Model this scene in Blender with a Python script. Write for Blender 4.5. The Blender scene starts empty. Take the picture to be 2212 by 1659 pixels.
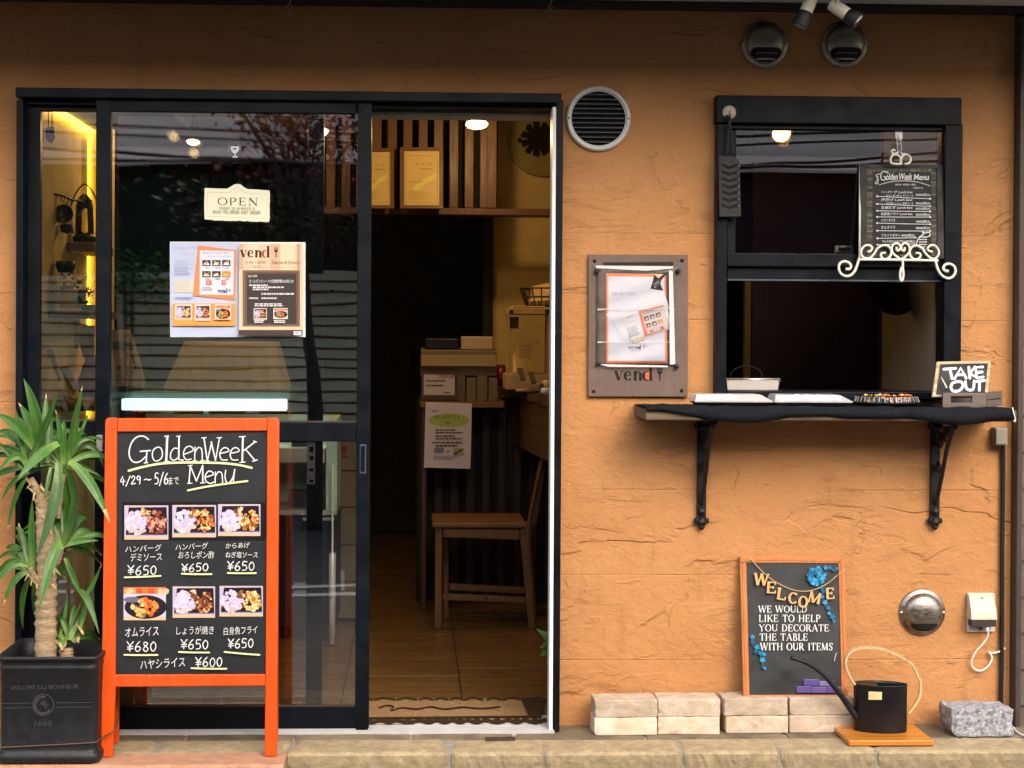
import bpy, math, random
from mathutils import Vector, Matrix, Euler

# ---------------------------------------------------------------- camera, world, sun, exposure
SC = bpy.context.scene
COL = SC.collection
rad = math.radians
D, EYE, FOC, IW, IH = 5.32, 1.299, 3500.0, 2212.0, 1659.0     # metres to the facade, eye height, focal length in photo pixels
YAW, PITCH, ROLL = -2.3, -0.46, 0.32
PX, PY = 1030.6, 744.0                                        # principal point
cam = bpy.data.objects.new('camera', bpy.data.cameras.new('camera'))
COL.objects.link(cam)
cam.location = (0, -D, EYE)
cam.rotation_euler = (Euler((rad(90 + PITCH), 0, rad(YAW)), 'XYZ').to_matrix() @ Matrix.Rotation(rad(ROLL), 3, 'Z')).to_euler()
cam.data.sensor_width = 36
cam.data.lens = 36 * FOC / IW
cam.data.shift_x = (IW / 2 - PX) / IW
cam.data.shift_y = (PY - IH / 2) / IW
cam.data.clip_start = 0.05
cam.data.clip_end = 300
SC.camera = cam

SUN_EL, SUN_AZ = 38, -24           # a soft veiled sun, high in front and to the left
w = bpy.data.worlds.new('World')
SC.world = w
w.use_nodes = True
nt = w.node_tree
sky = nt.nodes.new('ShaderNodeTexSky')
sky.sky_type = 'NISHITA'
sky.sun_disc = False
sky.sun_elevation = rad(SUN_EL)
sky.sun_rotation = rad(180 + SUN_AZ)
sky.air_density, sky.dust_density, sky.ozone_density = 1.0, 5.0, 0.6
bg = nt.nodes['Background']
bg.inputs['Strength'].default_value = 0.15
nt.links.new(sky.outputs[0], bg.inputs['Color'])
sl = bpy.data.lights.new('sun', 'SUN')
sl.energy, sl.angle, sl.color = 0.7, rad(80), (1.0, 0.95, 0.88)
so = bpy.data.objects.new('sun', sl)
COL.objects.link(so)
az = rad(SUN_AZ)
sdir = Vector((math.sin(az) * math.cos(rad(SUN_EL)), -math.cos(az) * math.cos(rad(SUN_EL)), math.sin(rad(SUN_EL))))
so.rotation_euler = sdir.to_track_quat('Z', 'Y').to_euler()
so.location = (0, -6, 6)
SC.view_settings.view_transform = 'Standard'
SC.view_settings.look = 'None'
SC.view_settings.exposure = 1.18
SC.view_settings.gamma = 1.0
SC.cycles.max_bounces = 8
SC.cycles.transparent_max_bounces = 24
SC.cycles.sample_clamp_indirect = 4
SC.cycles.caustics_reflective = False
SC.cycles.caustics_refractive = False

# ---------------------------------------------------------------- helpers
RM = cam.rotation_euler.to_matrix()
CAM = Vector(cam.location)

def ray(x, y):
    return RM @ Vector(((x - PX) / FOC, -(y - PY) / FOC, -1))

def Q(pl, x, y, off=0.0):
    """The point of plane pl = (point, normal) that the photograph shows at pixel x, y, lifted off the plane by off."""
    p0, n = pl
    d = ray(x, y)
    t = (p0 - CAM).dot(n) / d.dot(n)
    return CAM + d * t + n * off

def WP(d):
    return (Vector((0, -d, 0)), Vector((0, -1, 0)))

def HP(z):
    return (Vector((0, 0, z)), Vector((0, 0, 1)))

def TP(y0, z0, y1, z1):
    """A plane leaning along the facade through (y0, z0) at the bottom and (y1, z1) at the top."""
    n = Vector((0, -(z1 - z0), (y1 - y0))).normalized()
    return (Vector((0, y0, z0)), n)

def P(x, y, d):
    return Q(WP(d), x, y)

def R(x0, y0, x1, y1, d):
    a, b = P(x0, (y0 + y1) / 2, d), P(x1, (y0 + y1) / 2, d)
    c, e = P((x0 + x1) / 2, y0, d), P((x0 + x1) / 2, y1, d)
    return a.x, b.x, e.z, c.z            # X0 X1 Z0 Z1

def CR(x0, y0, wfull, wpx):
    """Crop coordinates of the photograph (2364 px wide) to layout pixels (2212 px wide)."""
    s = wfull / wpx
    k = IW / 2364.0
    return lambda x, y: ((x0 + x * s) * k, (y0 + y * s) * k)

def lin(c):
    c = c / 255.0
    return c / 12.92 if c <= 0.04045 else ((c + 0.055) / 1.055) ** 2.4

def S(r, g, b, k=0.85):
    return (lin(r) * k, lin(g) * k, lin(b) * k)

class MB:
    def __init__(s):
        s.v, s.f, s.c = [], [], []
        s.ink = (0.8, 0.8, 0.8)

    def add(s, vs, fs):
        o = len(s.v)
        s.v += [Vector(p) for p in vs]
        for f in fs:
            s.f.append([o + i for i in f])
            s.c.append(s.ink)
        return s

    def box(s, x0, x1, y0, y1, z0, z1, M=None):
        vs = [Vector((x, y, z)) for x in (x0, x1) for y in (y0, y1) for z in (z0, z1)]
        if M is not None:
            vs = [M @ p for p in vs]
        return s.add(vs, [(0, 1, 3, 2), (4, 6, 7, 5), (0, 4, 5, 1), (2, 3, 7, 6), (0, 2, 6, 4), (1, 5, 7, 3)])

    def rect(s, x0, y0, x1, y1, d0, d1):
        """A box whose front face, d0 in front of the wall, fills the photo rectangle; it reaches back to d1."""
        a, b, c, e = R(x0, y0, x1, y1, d0)
        return s.box(a, b, -d0, -d1, c, e)

    def bar(s, p0, p1, wd, ht, up=(0, 0, 1)):
        p0, p1 = Vector(p0), Vector(p1)
        t = (p1 - p0).normalized()
        u = Vector(up)
        a = t.cross(u)
        if a.length < 1e-5:
            a = t.cross(Vector((0, 1, 0)))
        a.normalize()
        b = a.cross(t).normalized()
        vs = [p + a * (i * wd / 2) + b * (j * ht / 2) for p in (p0, p1) for i in (-1, 1) for j in (-1, 1)]
        return s.add(vs, [(0, 1, 3, 2), (4, 6, 7, 5), (0, 4, 5, 1), (2, 3, 7, 6), (0, 2, 6, 4), (1, 5, 7, 3)])

    def tube(s, pts, r, n=8, closed=False, flat=1.0):
        pts = [Vector(p) for p in pts]
        m = len(pts)
        rs = r if isinstance(r, (list, tuple)) else [r] * m
        base = len(s.v)
        ref = None
        for i, p in enumerate(pts):
            if closed:
                t = pts[(i + 1) % m] - pts[i - 1]
            else:
                t = pts[min(i + 1, m - 1)] - pts[max(i - 1, 0)]
            if t.length < 1e-9:
                t = Vector((0, 0, 1))
            t.normalize()
            if ref is None:
                ref = t.cross(Vector((0, 1, 0.123)))
                if ref.length < 1e-3:
                    ref = t.cross(Vector((1, 0, 0)))
            a = (ref - t * ref.dot(t)).normalized()
            ref = a
            b = t.cross(a)
            for k in range(n):
                th = 2 * math.pi * k / n
                s.v.append(p + a * (math.cos(th) * rs[i]) + b * (math.sin(th) * rs[i] * flat))
        for i in range(m if closed else m - 1):
            j = (i + 1) % m
            for k in range(n):
                l = (k + 1) % n
                s.f.append([base + i * n + k, base + i * n + l, base + j * n + l, base + j * n + k])
                s.c.append(s.ink)
        if not closed:
            s.f.append([base + k for k in range(n)][::-1]); s.c.append(s.ink)
            s.f.append([base + (m - 1) * n + k for k in range(n)]); s.c.append(s.ink)
        return s

    def lathe(s, prof, M, n=32, sy=1.0, cap=True):
        base = len(s.v)
        for r, z in prof:
            for k in range(n):
                th = 2 * math.pi * k / n
                s.v.append(M @ Vector((r * math.cos(th), r * sy * math.sin(th), z)))
        for i in range(len(prof) - 1):
            for k in range(n):
                l = (k + 1) % n
                s.f.append([base + i * n + k, base + i * n + l, base + (i + 1) * n + l, base + (i + 1) * n + k])
                s.c.append(s.ink)
        for i, rv in ((0, True), (len(prof) - 1, False)):
            if cap and prof[i][0] > 2e-4:
                f = [base + i * n + k for k in range(n)]
                s.f.append(f[::-1] if rv else f)
                s.c.append(s.ink)
        return s

    def slab(s, pl, poly, t, off=0.0):
        """A plate: the photo outline poly lying on plane pl (lifted by off), t thick towards the back."""
        fr = [Q(pl, x, y, off) for x, y in poly]
        ctr = Vector((0, 0, 0))
        area = sum(poly[i][0] * poly[(i + 1) % len(poly)][1] - poly[(i + 1) % len(poly)][0] * poly[i][1] for i in range(len(poly)))
        if area > 0:
            fr.reverse()
        bk = [p - pl[1] * t for p in fr]
        n = len(fr)
        return s.add(fr + bk, [list(range(n)), list(range(2 * n - 1, n - 1, -1))] + [[i, n + i, n + (i + 1) % n, (i + 1) % n] for i in range(n)])

    def build(s, name, m, parent=None, smooth=False, bevel=0.0, seg=2, sub=0, origin=True, ang=40):
        me = bpy.data.meshes.new(name)
        loc = Vector((0, 0, 0))
        vs = s.v
        if parent is None and origin and vs:
            xs = [p.x for p in vs]; ys = [p.y for p in vs]; zs = [p.z for p in vs]
            loc = Vector(((min(xs) + max(xs)) / 2, (min(ys) + max(ys)) / 2, min(zs)))
            vs = [p - loc for p in vs]
        me.from_pydata([tuple(p) for p in vs], [], s.f)
        at = me.attributes.new('ink', 'FLOAT_COLOR', 'FACE')
        at.data.foreach_set('color', [x for c in s.c for x in (c[0], c[1], c[2], 1.0)])
        if smooth:
            me.polygons.foreach_set('use_smooth', [True] * len(me.polygons))
        me.update()
        o = bpy.data.objects.new(name, me)
        COL.objects.link(o)
        o.location = loc
        if m is not None:
            me.materials.append(m)
        if parent is not None:
            o.parent = parent
            o.matrix_parent_inverse = WM(parent).inverted()
        if bevel:
            b = o.modifiers.new('bevel', 'BEVEL')
            b.width, b.segments, b.limit_method, b.angle_limit = bevel, seg, 'ANGLE', rad(ang)
            me.polygons.foreach_set('use_smooth', [True] * len(me.polygons))
            b.harden_normals = True
        if sub:
            b = o.modifiers.new('subdivision', 'SUBSURF')
            b.levels = b.render_levels = sub
        return o

def WM(o):
    M = Matrix.LocRotScale(o.location, o.rotation_euler, o.scale)
    if o.parent:
        M = WM(o.parent) @ o.matrix_parent_inverse @ M
    return M

def tag(o, label=None, cat=None, group=None, kind=None):
    if label: o['label'] = label
    if cat:
        o['category'] = cat
        o['kind'] = kind or 'thing'
    if group: o['group'] = group
    if kind: o['kind'] = kind
    return o

def thing(name, label, cat, loc=(0, 0, 0), group=None):
    o = bpy.data.objects.new(name, None)
    o.empty_display_size = 0.05
    COL.objects.link(o)
    o.location = loc
    return tag(o, label, cat, group)

def copy_tree(o, parent=None):
    c = o.copy()
    COL.objects.link(c)
    if parent is not None:
        c.parent = parent
    for ch in [k for k in o.children]:
        copy_tree(ch, c)
    return c

# ---------------------------------------------------------------- materials
def mat(name, col, rough=0.5, metal=0.0, var=0.0, vs=(6, 6, 6), bump=0.0, bs=(80, 80, 80), coat=0.0, spec=0.5, ink=False,
        trans=0.0, rnd=0.0, emit=None, estr=0.0, col2=None, detail=5, alpha=1.0, grime=0.0, rv=0.12, chip=0.0):
    m = bpy.data.materials.new(name)
    m.use_nodes = True
    t = m.node_tree
    N, L = t.nodes, t.links
    b = N['Principled BSDF']
    b.inputs['Roughness'].default_value = rough
    b.inputs['Metallic'].default_value = metal
    b.inputs['Specular IOR Level'].default_value = spec
    b.inputs['Coat Weight'].default_value = coat
    b.inputs['Coat Roughness'].default_value = 0.12
    b.inputs['Transmission Weight'].default_value = trans
    b.inputs['Alpha'].default_value = alpha
    if emit:
        b.inputs['Emission Color'].default_value = (*emit, 1)
        b.inputs['Emission Strength'].default_value = estr
    tc = N.new('ShaderNodeTexCoord')
    src = None
    if ink:
        a = N.new('ShaderNodeAttribute')
        a.attribute_name = 'ink'
        src = a.outputs['Color']
    else:
        rgb = N.new('ShaderNodeRGB')
        rgb.outputs[0].default_value = (*col, 1)
        src = rgb.outputs[0]
    def noise(sc, det=detail, rgh=0.6, dist=0.0):
        mp = N.new('ShaderNodeMapping')
        mp.inputs['Scale'].default_value = sc
        L.new(tc.outputs['Object'], mp.inputs['Vector'])
        if rnd:
            oi = N.new('ShaderNodeObjectInfo')
            vm = N.new('ShaderNodeVectorMath'); vm.operation = 'SCALE'
            cb = N.new('ShaderNodeCombineXYZ')
            for k in range(3):
                L.new(oi.outputs['Random'], cb.inputs[k])
            L.new(cb.outputs[0], vm.inputs[0]); vm.inputs['Scale'].default_value = 37.0
            L.new(vm.outputs[0], mp.inputs['Location'])
        n = N.new('ShaderNodeTexNoise')
        n.inputs['Scale'].default_value = 1.0
        n.inputs['Detail'].default_value = det
        n.inputs['Roughness'].default_value = rgh
        n.inputs['Distortion'].default_value = dist
        L.new(mp.outputs[0], n.inputs['Vector'])
        return n.outputs['Fac']
    def ramp(fac, lo, hi):
        r = N.new('ShaderNodeMapRange')
        r.inputs['From Min'].default_value, r.inputs['From Max'].default_value = 0.3, 0.7
        r.inputs['To Min'].default_value, r.inputs['To Max'].default_value = lo, hi
        L.new(fac, r.inputs['Value'])
        return r.outputs[0]
    def mix(fac, a, bcol, mode='MIX'):
        x = N.new('ShaderNodeMix'); x.data_type = 'RGBA'; x.blend_type = mode
        if isinstance(fac, (int, float)):
            x.inputs[0].default_value = fac
        else:
            L.new(fac, x.inputs[0])
        L.new(a, x.inputs[6])
        if isinstance(bcol, tuple):
            x.inputs[7].default_value = (*bcol, 1)
        else:
            L.new(bcol, x.inputs[7])
        return x.outputs[2]
    if col2:
        src = mix(ramp(noise(vs, detail, 0.6, 0.6), 0, 1), src, col2)
    if var:
        hs = N.new('ShaderNodeHueSaturation')
        L.new(src, hs.inputs['Color'])
        L.new(ramp(noise(tuple(k * 1.7 for k in vs)), 1 - var, 1 + var), hs.inputs['Value'])
        src = hs.outputs[0]
        L.new(ramp(noise(tuple(k * 2.3 for k in vs), 3), max(0, rough - rv), min(1, rough + rv)), b.inputs['Roughness'])
    if grime:
        src = mix(ramp(noise(tuple(k * 3.1 for k in vs), 8, 0.75), -grime, grime), src, (0.03, 0.025, 0.02))
    if chip:
        cn = N.new('ShaderNodeMapRange')
        cn.inputs['From Min'].default_value, cn.inputs['From Max'].default_value = 0.72 - chip, 0.735 - chip
        L.new(noise((55, 55, 30), 4, 0.7), cn.inputs['Value'])
        src = mix(cn.outputs[0], src, (0.42, 0.27, 0.13))
    if rnd:
        oi = N.new('ShaderNodeObjectInfo')
        hs = N.new('ShaderNodeHueSaturation')
        L.new(src, hs.inputs['Color'])
        r = N.new('ShaderNodeMapRange')
        r.inputs['To Min'].default_value, r.inputs['To Max'].default_value = 1 - rnd, 1 + rnd * 0.5
        L.new(oi.outputs['Random'], r.inputs['Value'])
        L.new(r.outputs[0], hs.inputs['Value'])
        src = hs.outputs[0]
    L.new(src, b.inputs['Base Color'])
    if bump:
        bn = N.new('ShaderNodeBump')
        bn.inputs['Strength'].default_value = min(1, bump)
        bn.inputs['Distance'].default_value = 0.002 * max(1, bump)
        L.new(noise(bs, 6, 0.65), bn.inputs['Height'])
        L.new(bn.outputs[0], b.inputs['Normal'])
    return m

def glass_mat(name, tint=(1, 1, 1), ior=1.62, rough=0.0, haze=0.0, hz=(0.8, 0.8, 0.85), wave=0.0):
    """A thin pane: what lies behind shows through it, and it mirrors by Fresnel; haze is a film of dust or wrinkled plastic."""
    m = bpy.data.materials.new(name)
    m.use_nodes = True
    t = m.node_tree
    N, L = t.nodes, t.links
    N.remove(N['Principled BSDF'])
    tr = N.new('ShaderNodeBsdfTransparent'); tr.inputs[0].default_value = (*tint, 1)
    gl = N.new('ShaderNodeBsdfGlossy'); gl.inputs['Roughness'].default_value = rough
    fr = N.new('ShaderNodeFresnel'); fr.inputs['IOR'].default_value = ior
    mx = N.new('ShaderNodeMixShader')
    L.new(fr.outputs[0], mx.inputs[0]); L.new(tr.outputs[0], mx.inputs[1]); L.new(gl.outputs[0], mx.inputs[2])
    out = mx.outputs[0]
    if wave:
        tw = N.new('ShaderNodeTexCoord'); mw = N.new('ShaderNodeMapping'); mw.inputs['Scale'].default_value = (1.1, 1, 3.0)
        nw = N.new('ShaderNodeTexNoise'); nw.inputs['Scale'].default_value = 1.6; nw.inputs['Detail'].default_value = 1.5
        bw = N.new('ShaderNodeBump'); bw.inputs['Strength'].default_value = wave; bw.inputs['Distance'].default_value = 0.004
        L.new(tw.outputs['Object'], mw.inputs[0]); L.new(mw.outputs[0], nw.inputs['Vector']); L.new(nw.outputs['Fac'], bw.inputs['Height']); L.new(bw.outputs[0], gl.inputs['Normal'])
    if haze:
        df = N.new('ShaderNodeBsdfDiffuse'); df.inputs[0].default_value = (*hz, 1)
        m2 = N.new('ShaderNodeMixShader')
        tc = N.new('ShaderNodeTexCoord')
        n = N.new('ShaderNodeTexNoise'); n.inputs['Scale'].default_value = 22; n.inputs['Detail'].default_value = 4; n.inputs['Distortion'].default_value = 1.5
        L.new(tc.outputs['Object'], n.inputs['Vector'])
        r = N.new('ShaderNodeMapRange'); r.inputs['From Min'].default_value = 0.42; r.inputs['From Max'].default_value = 0.75
        r.inputs['To Min'].default_value = 0.02; r.inputs['To Max'].default_value = haze
        L.new(n.outputs['Fac'], r.inputs['Value'])
        L.new(r.outputs[0], m2.inputs[0]); L.new(out, m2.inputs[1]); L.new(df.outputs[0], m2.inputs[2])
        out = m2.outputs[0]
        bn = N.new('ShaderNodeBump'); bn.inputs['Strength'].default_value = 0.6; bn.inputs['Distance'].default_value = 0.004
        L.new(n.outputs['Fac'], bn.inputs['Height']); L.new(bn.outputs[0], gl.inputs['Normal'])
    L.new(out, N['Material Output'].inputs[0])
    return m

def stucco_mat():
    """Hand-trowelled orange render: broad trowel sweeps, broken ridges where strokes overlap, fine grain, faint panel joints."""
    m = bpy.data.materials.new('orange trowelled stucco')
    m.use_nodes = True
    t = m.node_tree
    N, L = t.nodes, t.links
    b = N['Principled BSDF']
    b.inputs['Roughness'].default_value = 0.85
    b.inputs['Specular IOR Level'].default_value = 0.15
    tc = N.new('ShaderNodeTexCoord')
    def mp(sc, loc=(0, 0, 0)):
        k = N.new('ShaderNodeMapping'); k.inputs['Scale'].default_value = sc; k.inputs['Location'].default_value = loc
        L.new(tc.outputs['Object'], k.inputs['Vector'])
        return k.outputs[0]
    def noise(sc, det=4, rg=0.55, dist=0, loc=(0, 0, 0)):
        n = N.new('ShaderNodeTexNoise'); n.inputs['Scale'].default_value = 1
        n.inputs['Detail'].default_value = det; n.inputs['Roughness'].default_value = rg; n.inputs['Distortion'].default_value = dist
        L.new(mp(sc, loc), n.inputs['Vector'])
        return n.outputs['Fac']
    def math_(op, a, c=None, clamp=False):
        k = N.new('ShaderNodeMath'); k.operation = op; k.use_clamp = clamp
        for i, v in enumerate((a, c)):
            if v is None: continue
            if isinstance(v, (int, float)): k.inputs[i].default_value = v
            else: L.new(v, k.inputs[i])
        return k.outputs[0]
    def rng(v, a, c, lo=0.0, hi=1.0):
        r = N.new('ShaderNodeMapRange'); r.clamp = True
        r.inputs['From Min'].default_value, r.inputs['From Max'].default_value = a, c
        r.inputs['To Min'].default_value, r.inputs['To Max'].default_value = lo, hi
        L.new(v, r.inputs['Value'])
        return r.outputs[0]
    # overlapping trowel strokes: a stepped (terraced) noise leaves ridges along irregular fronts
    sweep = noise((1.7, 1.7, 3.6), 4, 0.5, 0.7)
    st = math_('MULTIPLY', sweep, 5.5)
    frac = math_('FRACT', st)
    ridge = rng(frac, 0.90, 1.0)                                    # slow rise, sharp drop
    front = math_('MULTIPLY', rng(math_('ABSOLUTE', math_('SUBTRACT', frac, 0.99)), 0.0, 0.035, 1.0, 0.0), rng(noise((5, 5, 7), 3, 0.6, 0, (3, 1, 7)), 0.52, 0.64))
    mask = rng(noise((4.0, 4.0, 6.0), 3, 0.6, 0, (8, 2, 3)), 0.44, 0.56)
    ridge = math_('MULTIPLY', ridge, mask)
    sw2 = noise((4, 4, 8), 4, 0.55, 1.2, (5, 5, 1))
    f2 = math_('FRACT', math_('MULTIPLY', sw2, 3.2))
    r2 = math_('MULTIPLY', rng(f2, 0.88, 1.0), rng(noise((3.5, 3.5, 4), 2, 0.5, 0, (1, 9, 4)), 0.53, 0.66))
    f3 = math_('FRACT', math_('MULTIPLY', noise((5, 5, 15), 5, 0.6, 0.8, (2, 7, 3)), 4.0))
    m3 = rng(noise((3, 3, 5), 3, 0.6, 0, (7, 2, 9)), 0.46, 0.58)
    r3 = math_('MULTIPLY', rng(f3, 0.84, 1.0), m3)
    fr3 = math_('MULTIPLY', rng(math_('ABSOLUTE', math_('SUBTRACT', f3, 0.985)), 0.0, 0.03, 1.0, 0.0), m3)
    grain = noise((190, 190, 190), 3, 0.6)
    mid = noise((26, 26, 34), 5, 0.6, 0.5)
    broad = noise((3.2, 3.2, 4.2), 3, 0.5, 0.3, (2, 2, 2))
    sx = N.new('ShaderNodeSeparateXYZ'); L.new(tc.outputs['Object'], sx.inputs[0])
    wob = math_('ADD', sx.outputs['Z'], math_('MULTIPLY', noise((1.2, 1, 1), 2), 0.012))
    jf = math_('ABSOLUTE', math_('SUBTRACT', math_('FRACT', math_('DIVIDE', math_('ADD', wob, 0.20), 0.2814)), 0.5))
    joint = math_('MULTIPLY', rng(jf, 0.0, 0.012, 1.0, 0.0), rng(noise((3, 3, 3), 2, 0.5, 0, (9, 9, 9)), 0.42, 0.6))
    h = math_('MULTIPLY', ridge, 0.42)
    h = math_('ADD', h, math_('MULTIPLY', r2, 0.32))
    h = math_('ADD', h, math_('MULTIPLY', r3, 0.16))
    h = math_('ADD', h, math_('MULTIPLY', grain, 0.16))
    h = math_('ADD', h, math_('MULTIPLY', mid, 0.55))
    h = math_('ADD', h, math_('MULTIPLY', broad, 0.9))
    h = math_('SUBTRACT', h, math_('MULTIPLY', joint, 0.2))
    bn = N.new('ShaderNodeBump'); bn.inputs['Strength'].default_value = 0.9; bn.inputs['Distance'].default_value = 0.011
    L.new(h, bn.inputs['Height']); L.new(bn.outputs[0], b.inputs['Normal'])
    def mixc(f, a, c):
        x = N.new('ShaderNodeMix'); x.data_type = 'RGBA'
        L.new(f, x.inputs[0]) if not isinstance(f, float) else None
        for i, v in ((6, a), (7, c)):
            if isinstance(v, tuple): x.inputs[i].default_value = (*v, 1)
            else: L.new(v, x.inputs[i])
        return x.outputs[2]
    c = mixc(rng(noise((2.2, 2.2, 2.6), 6, 0.62, 0.4, (4, 4, 4)), 0.32, 0.7), (0.490, 0.232, 0.091), (0.552, 0.278, 0.116))
    c = mixc(rng(noise((9, 9, 5), 7, 0.7, 0.5, (6, 1, 2)), 0.56, 0.85, 0, 0.5), c, (0.40, 0.170, 0.062))
    c = mixc(math_('MULTIPLY', front, 0.5), c, (0.13, 0.055, 0.022))          # dirt caught under the ridges
    c = mixc(math_('MULTIPLY', fr3, 0.24), c, (0.16, 0.06, 0.024))
    c = mixc(math_('MULTIPLY', joint, 0.10), c, (0.20, 0.085, 0.03))
    stain = math_('MULTIPLY', rng(noise((16, 16, 1.6), 4, 0.6, 0.2, (1, 6, 6)), 0.58, 0.8), rng(noise((2, 2, 2), 2, 0.5, 0, (5, 1, 1)), 0.42, 0.62, 0.08, 0.6))
    c = mixc(stain, c, (0.25, 0.12, 0.05))
    L.new(c, b.inputs['Base Color'])
    return m

def flag_mat():
    """Buff crazy-paving stones with pale mortar between them."""
    m = bpy.data.materials.new('buff flagstone')
    m.use_nodes = True
    t = m.node_tree
    N, L = t.nodes, t.links
    b = N['Principled BSDF']; b.inputs['Roughness'].default_value = 0.8
    tc = N.new('ShaderNodeTexCoord')
    nz = N.new('ShaderNodeTexNoise'); nz.inputs['Scale'].default_value = 5; nz.inputs['Detail'].default_value = 3
    L.new(tc.outputs['Object'], nz.inputs['Vector'])
    mxv = N.new('ShaderNodeMix'); mxv.data_type = 'RGBA'; mxv.inputs[0].default_value = 0.06
    L.new(tc.outputs['Object'], mxv.inputs[6]); L.new(nz.outputs['Color'], mxv.inputs[7])
    mpg = N.new('ShaderNodeMapping'); mpg.inputs['Scale'].default_value = (2.7, 3.9, 0.02); mpg.inputs['Location'].default_value = (0.37, 0.22, 0)
    L.new(mxv.outputs[2], mpg.inputs['Vector'])
    vo = N.new('ShaderNodeTexVoronoi'); vo.feature = 'DISTANCE_TO_EDGE'; vo.inputs['Scale'].default_value = 1
    vc = N.new('ShaderNodeTexVoronoi'); vc.feature = 'F1'; vc.inputs['Scale'].default_value = 1
    L.new(mpg.outputs[0], vo.inputs['Vector']); L.new(mpg.outputs[0], vc.inputs['Vector'])
    mr = N.new('ShaderNodeMapRange'); mr.inputs['From Min'].default_value = -0.02; mr.inputs['From Max'].default_value = -0.01
    L.new(vo.outputs['Distance'], mr.inputs['Value'])
    n2 = N.new('ShaderNodeTexNoise'); n2.inputs['Scale'].default_value = 9; n2.inputs['Detail'].default_value = 9; n2.inputs['Roughness'].default_value = 0.7
    L.new(tc.outputs['Object'], n2.inputs['Vector'])
    cr = N.new('ShaderNodeValToRGB')
    e = cr.color_ramp.elements
    e[0].position, e[0].color = 0.30, (0.095, 0.080, 0.058, 1)
    e[1].position, e[1].color = 0.70, (0.30, 0.235, 0.14, 1)
    k = e.new(0.5); k.color = (0.205, 0.165, 0.105, 1)
    L.new(n2.outputs['Fac'], cr.inputs[0])
    hs = N.new('ShaderNodeHueSaturation')
    sp = N.new('ShaderNodeSeparateColor'); L.new(vc.outputs['Color'], sp.inputs[0])
    r2 = N.new('ShaderNodeMapRange'); r2.inputs['To Min'].default_value, r2.inputs['To Max'].default_value = 0.7, 1.15
    L.new(sp.outputs[0], r2.inputs['Value']); L.new(r2.outputs[0], hs.inputs['Value']); L.new(cr.outputs[0], hs.inputs['Color'])
    mx = N.new('ShaderNodeMix'); mx.data_type = 'RGBA'
    L.new(mr.outputs[0], mx.inputs[0]); mx.inputs[6].default_value = (0.46, 0.40, 0.30, 1); L.new(hs.outputs[0], mx.inputs[7])
    L.new(mx.outputs[2], b.inputs['Base Color'])
    ad = N.new('ShaderNodeMath'); ad.operation = 'MULTIPLY_ADD'
    L.new(mr.outputs[0], ad.inputs[0]); ad.inputs[1].default_value = 0.5; L.new(n2.outputs['Fac'], ad.inputs[2])
    bn = N.new('ShaderNodeBump'); bn.inputs['Strength'].default_value = 0.7; bn.inputs['Distance'].default_value = 0.012
    L.new(ad.outputs[0], bn.inputs['Height']); L.new(bn.outputs[0], b.inputs['Normal'])
    return m

def wood_mat(name, c1, c2, rough=0.5, axis=0, sc=1.0, bump=0.3, rnd=0.0, coat=0.0):
    st = [60 * sc, 60 * sc, 60 * sc]
    st[axis] = 3.5 * sc
    return mat(name, c1, rough, var=0.14, vs=tuple(st), bump=bump, bs=tuple(k * 2.5 for k in st), col2=c2, rnd=rnd, coat=coat, detail=6)

def granite_mat():
    m = bpy.data.materials.new('speckled granite')
    m.use_nodes = True
    t = m.node_tree
    N, L = t.nodes, t.links
    b = N['Principled BSDF']; b.inputs['Roughness'].default_value = 0.75
    tc = N.new('ShaderNodeTexCoord')
    v = N.new('ShaderNodeTexNoise'); v.inputs['Scale'].default_value = 85; v.inputs['Detail'].default_value = 6; v.inputs['Roughness'].default_value = 0.8
    L.new(tc.outputs['Object'], v.inputs['Vector'])
    cr = N.new('ShaderNodeValToRGB'); cr.color_ramp.interpolation = 'EASE'
    e = cr.color_ramp.elements
    e[0].position, e[0].color = 0.36, (0.05, 0.05, 0.06, 1)
    e[1].position, e[1].color = 0.60, (0.47, 0.48, 0.53, 1)
    k = e.new(0.47); k.color = (0.26, 0.27, 0.30, 1)
    L.new(v.outputs['Fac'], cr.inputs[0]); L.new(cr.outputs[0], b.inputs['Base Color'])
    n = N.new('ShaderNodeTexNoise'); n.inputs['Scale'].default_value = 70; n.inputs['Detail'].default_value = 8
    L.new(tc.outputs['Object'], n.inputs['Vector'])
    bn = N.new('ShaderNodeBump'); bn.inputs['Strength'].default_value = 0.7; bn.inputs['Distance'].default_value = 0.004
    L.new(n.outputs['Fac'], bn.inputs['Height']); L.new(bn.outputs[0], b.inputs['Normal'])
    return m

M = {}
M['stucco'] = stucco_mat()
M['flag'] = flag_mat()
M['granite'] = granite_mat()
M['nosing'] = mat('buff sandstone block', (0.46, 0.36, 0.21), 0.85, col2=(0.31, 0.25, 0.155), var=0.2, vs=(16, 16, 26), bump=1.0, bs=(150, 150, 150), grime=0.4, detail=9)
M['mortar'] = mat('pale grey mortar', (0.30, 0.275, 0.235), 0.95, var=0.2, vs=(20, 20, 20), bump=1.5)
M['frame'] = mat('dark navy aluminium', (0.0026, 0.0048, 0.0088), 0.42, spec=0.18, var=0.45, vs=(5, 5, 5), bump=0.05, bs=(200, 200, 200))
M['alu'] = mat('bright aluminium', (0.78, 0.78, 0.80), 0.32, 0.8, var=0.08)
M['white'] = mat('white weatherstrip', (0.85, 0.85, 0.86), 0.45, var=0.05, vs=(9, 9, 9))
M['glass'] = glass_mat('door glass', ior=2.3, rough=0.008, wave=0.1)
M['clear'] = glass_mat('clear acrylic', (0.97, 0.97, 0.96), 1.45, 0.02)
M['sleeve'] = glass_mat('wrinkled plastic sleeve', (0.99, 0.99, 0.99), 1.33, 0.12, 0.04)
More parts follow.
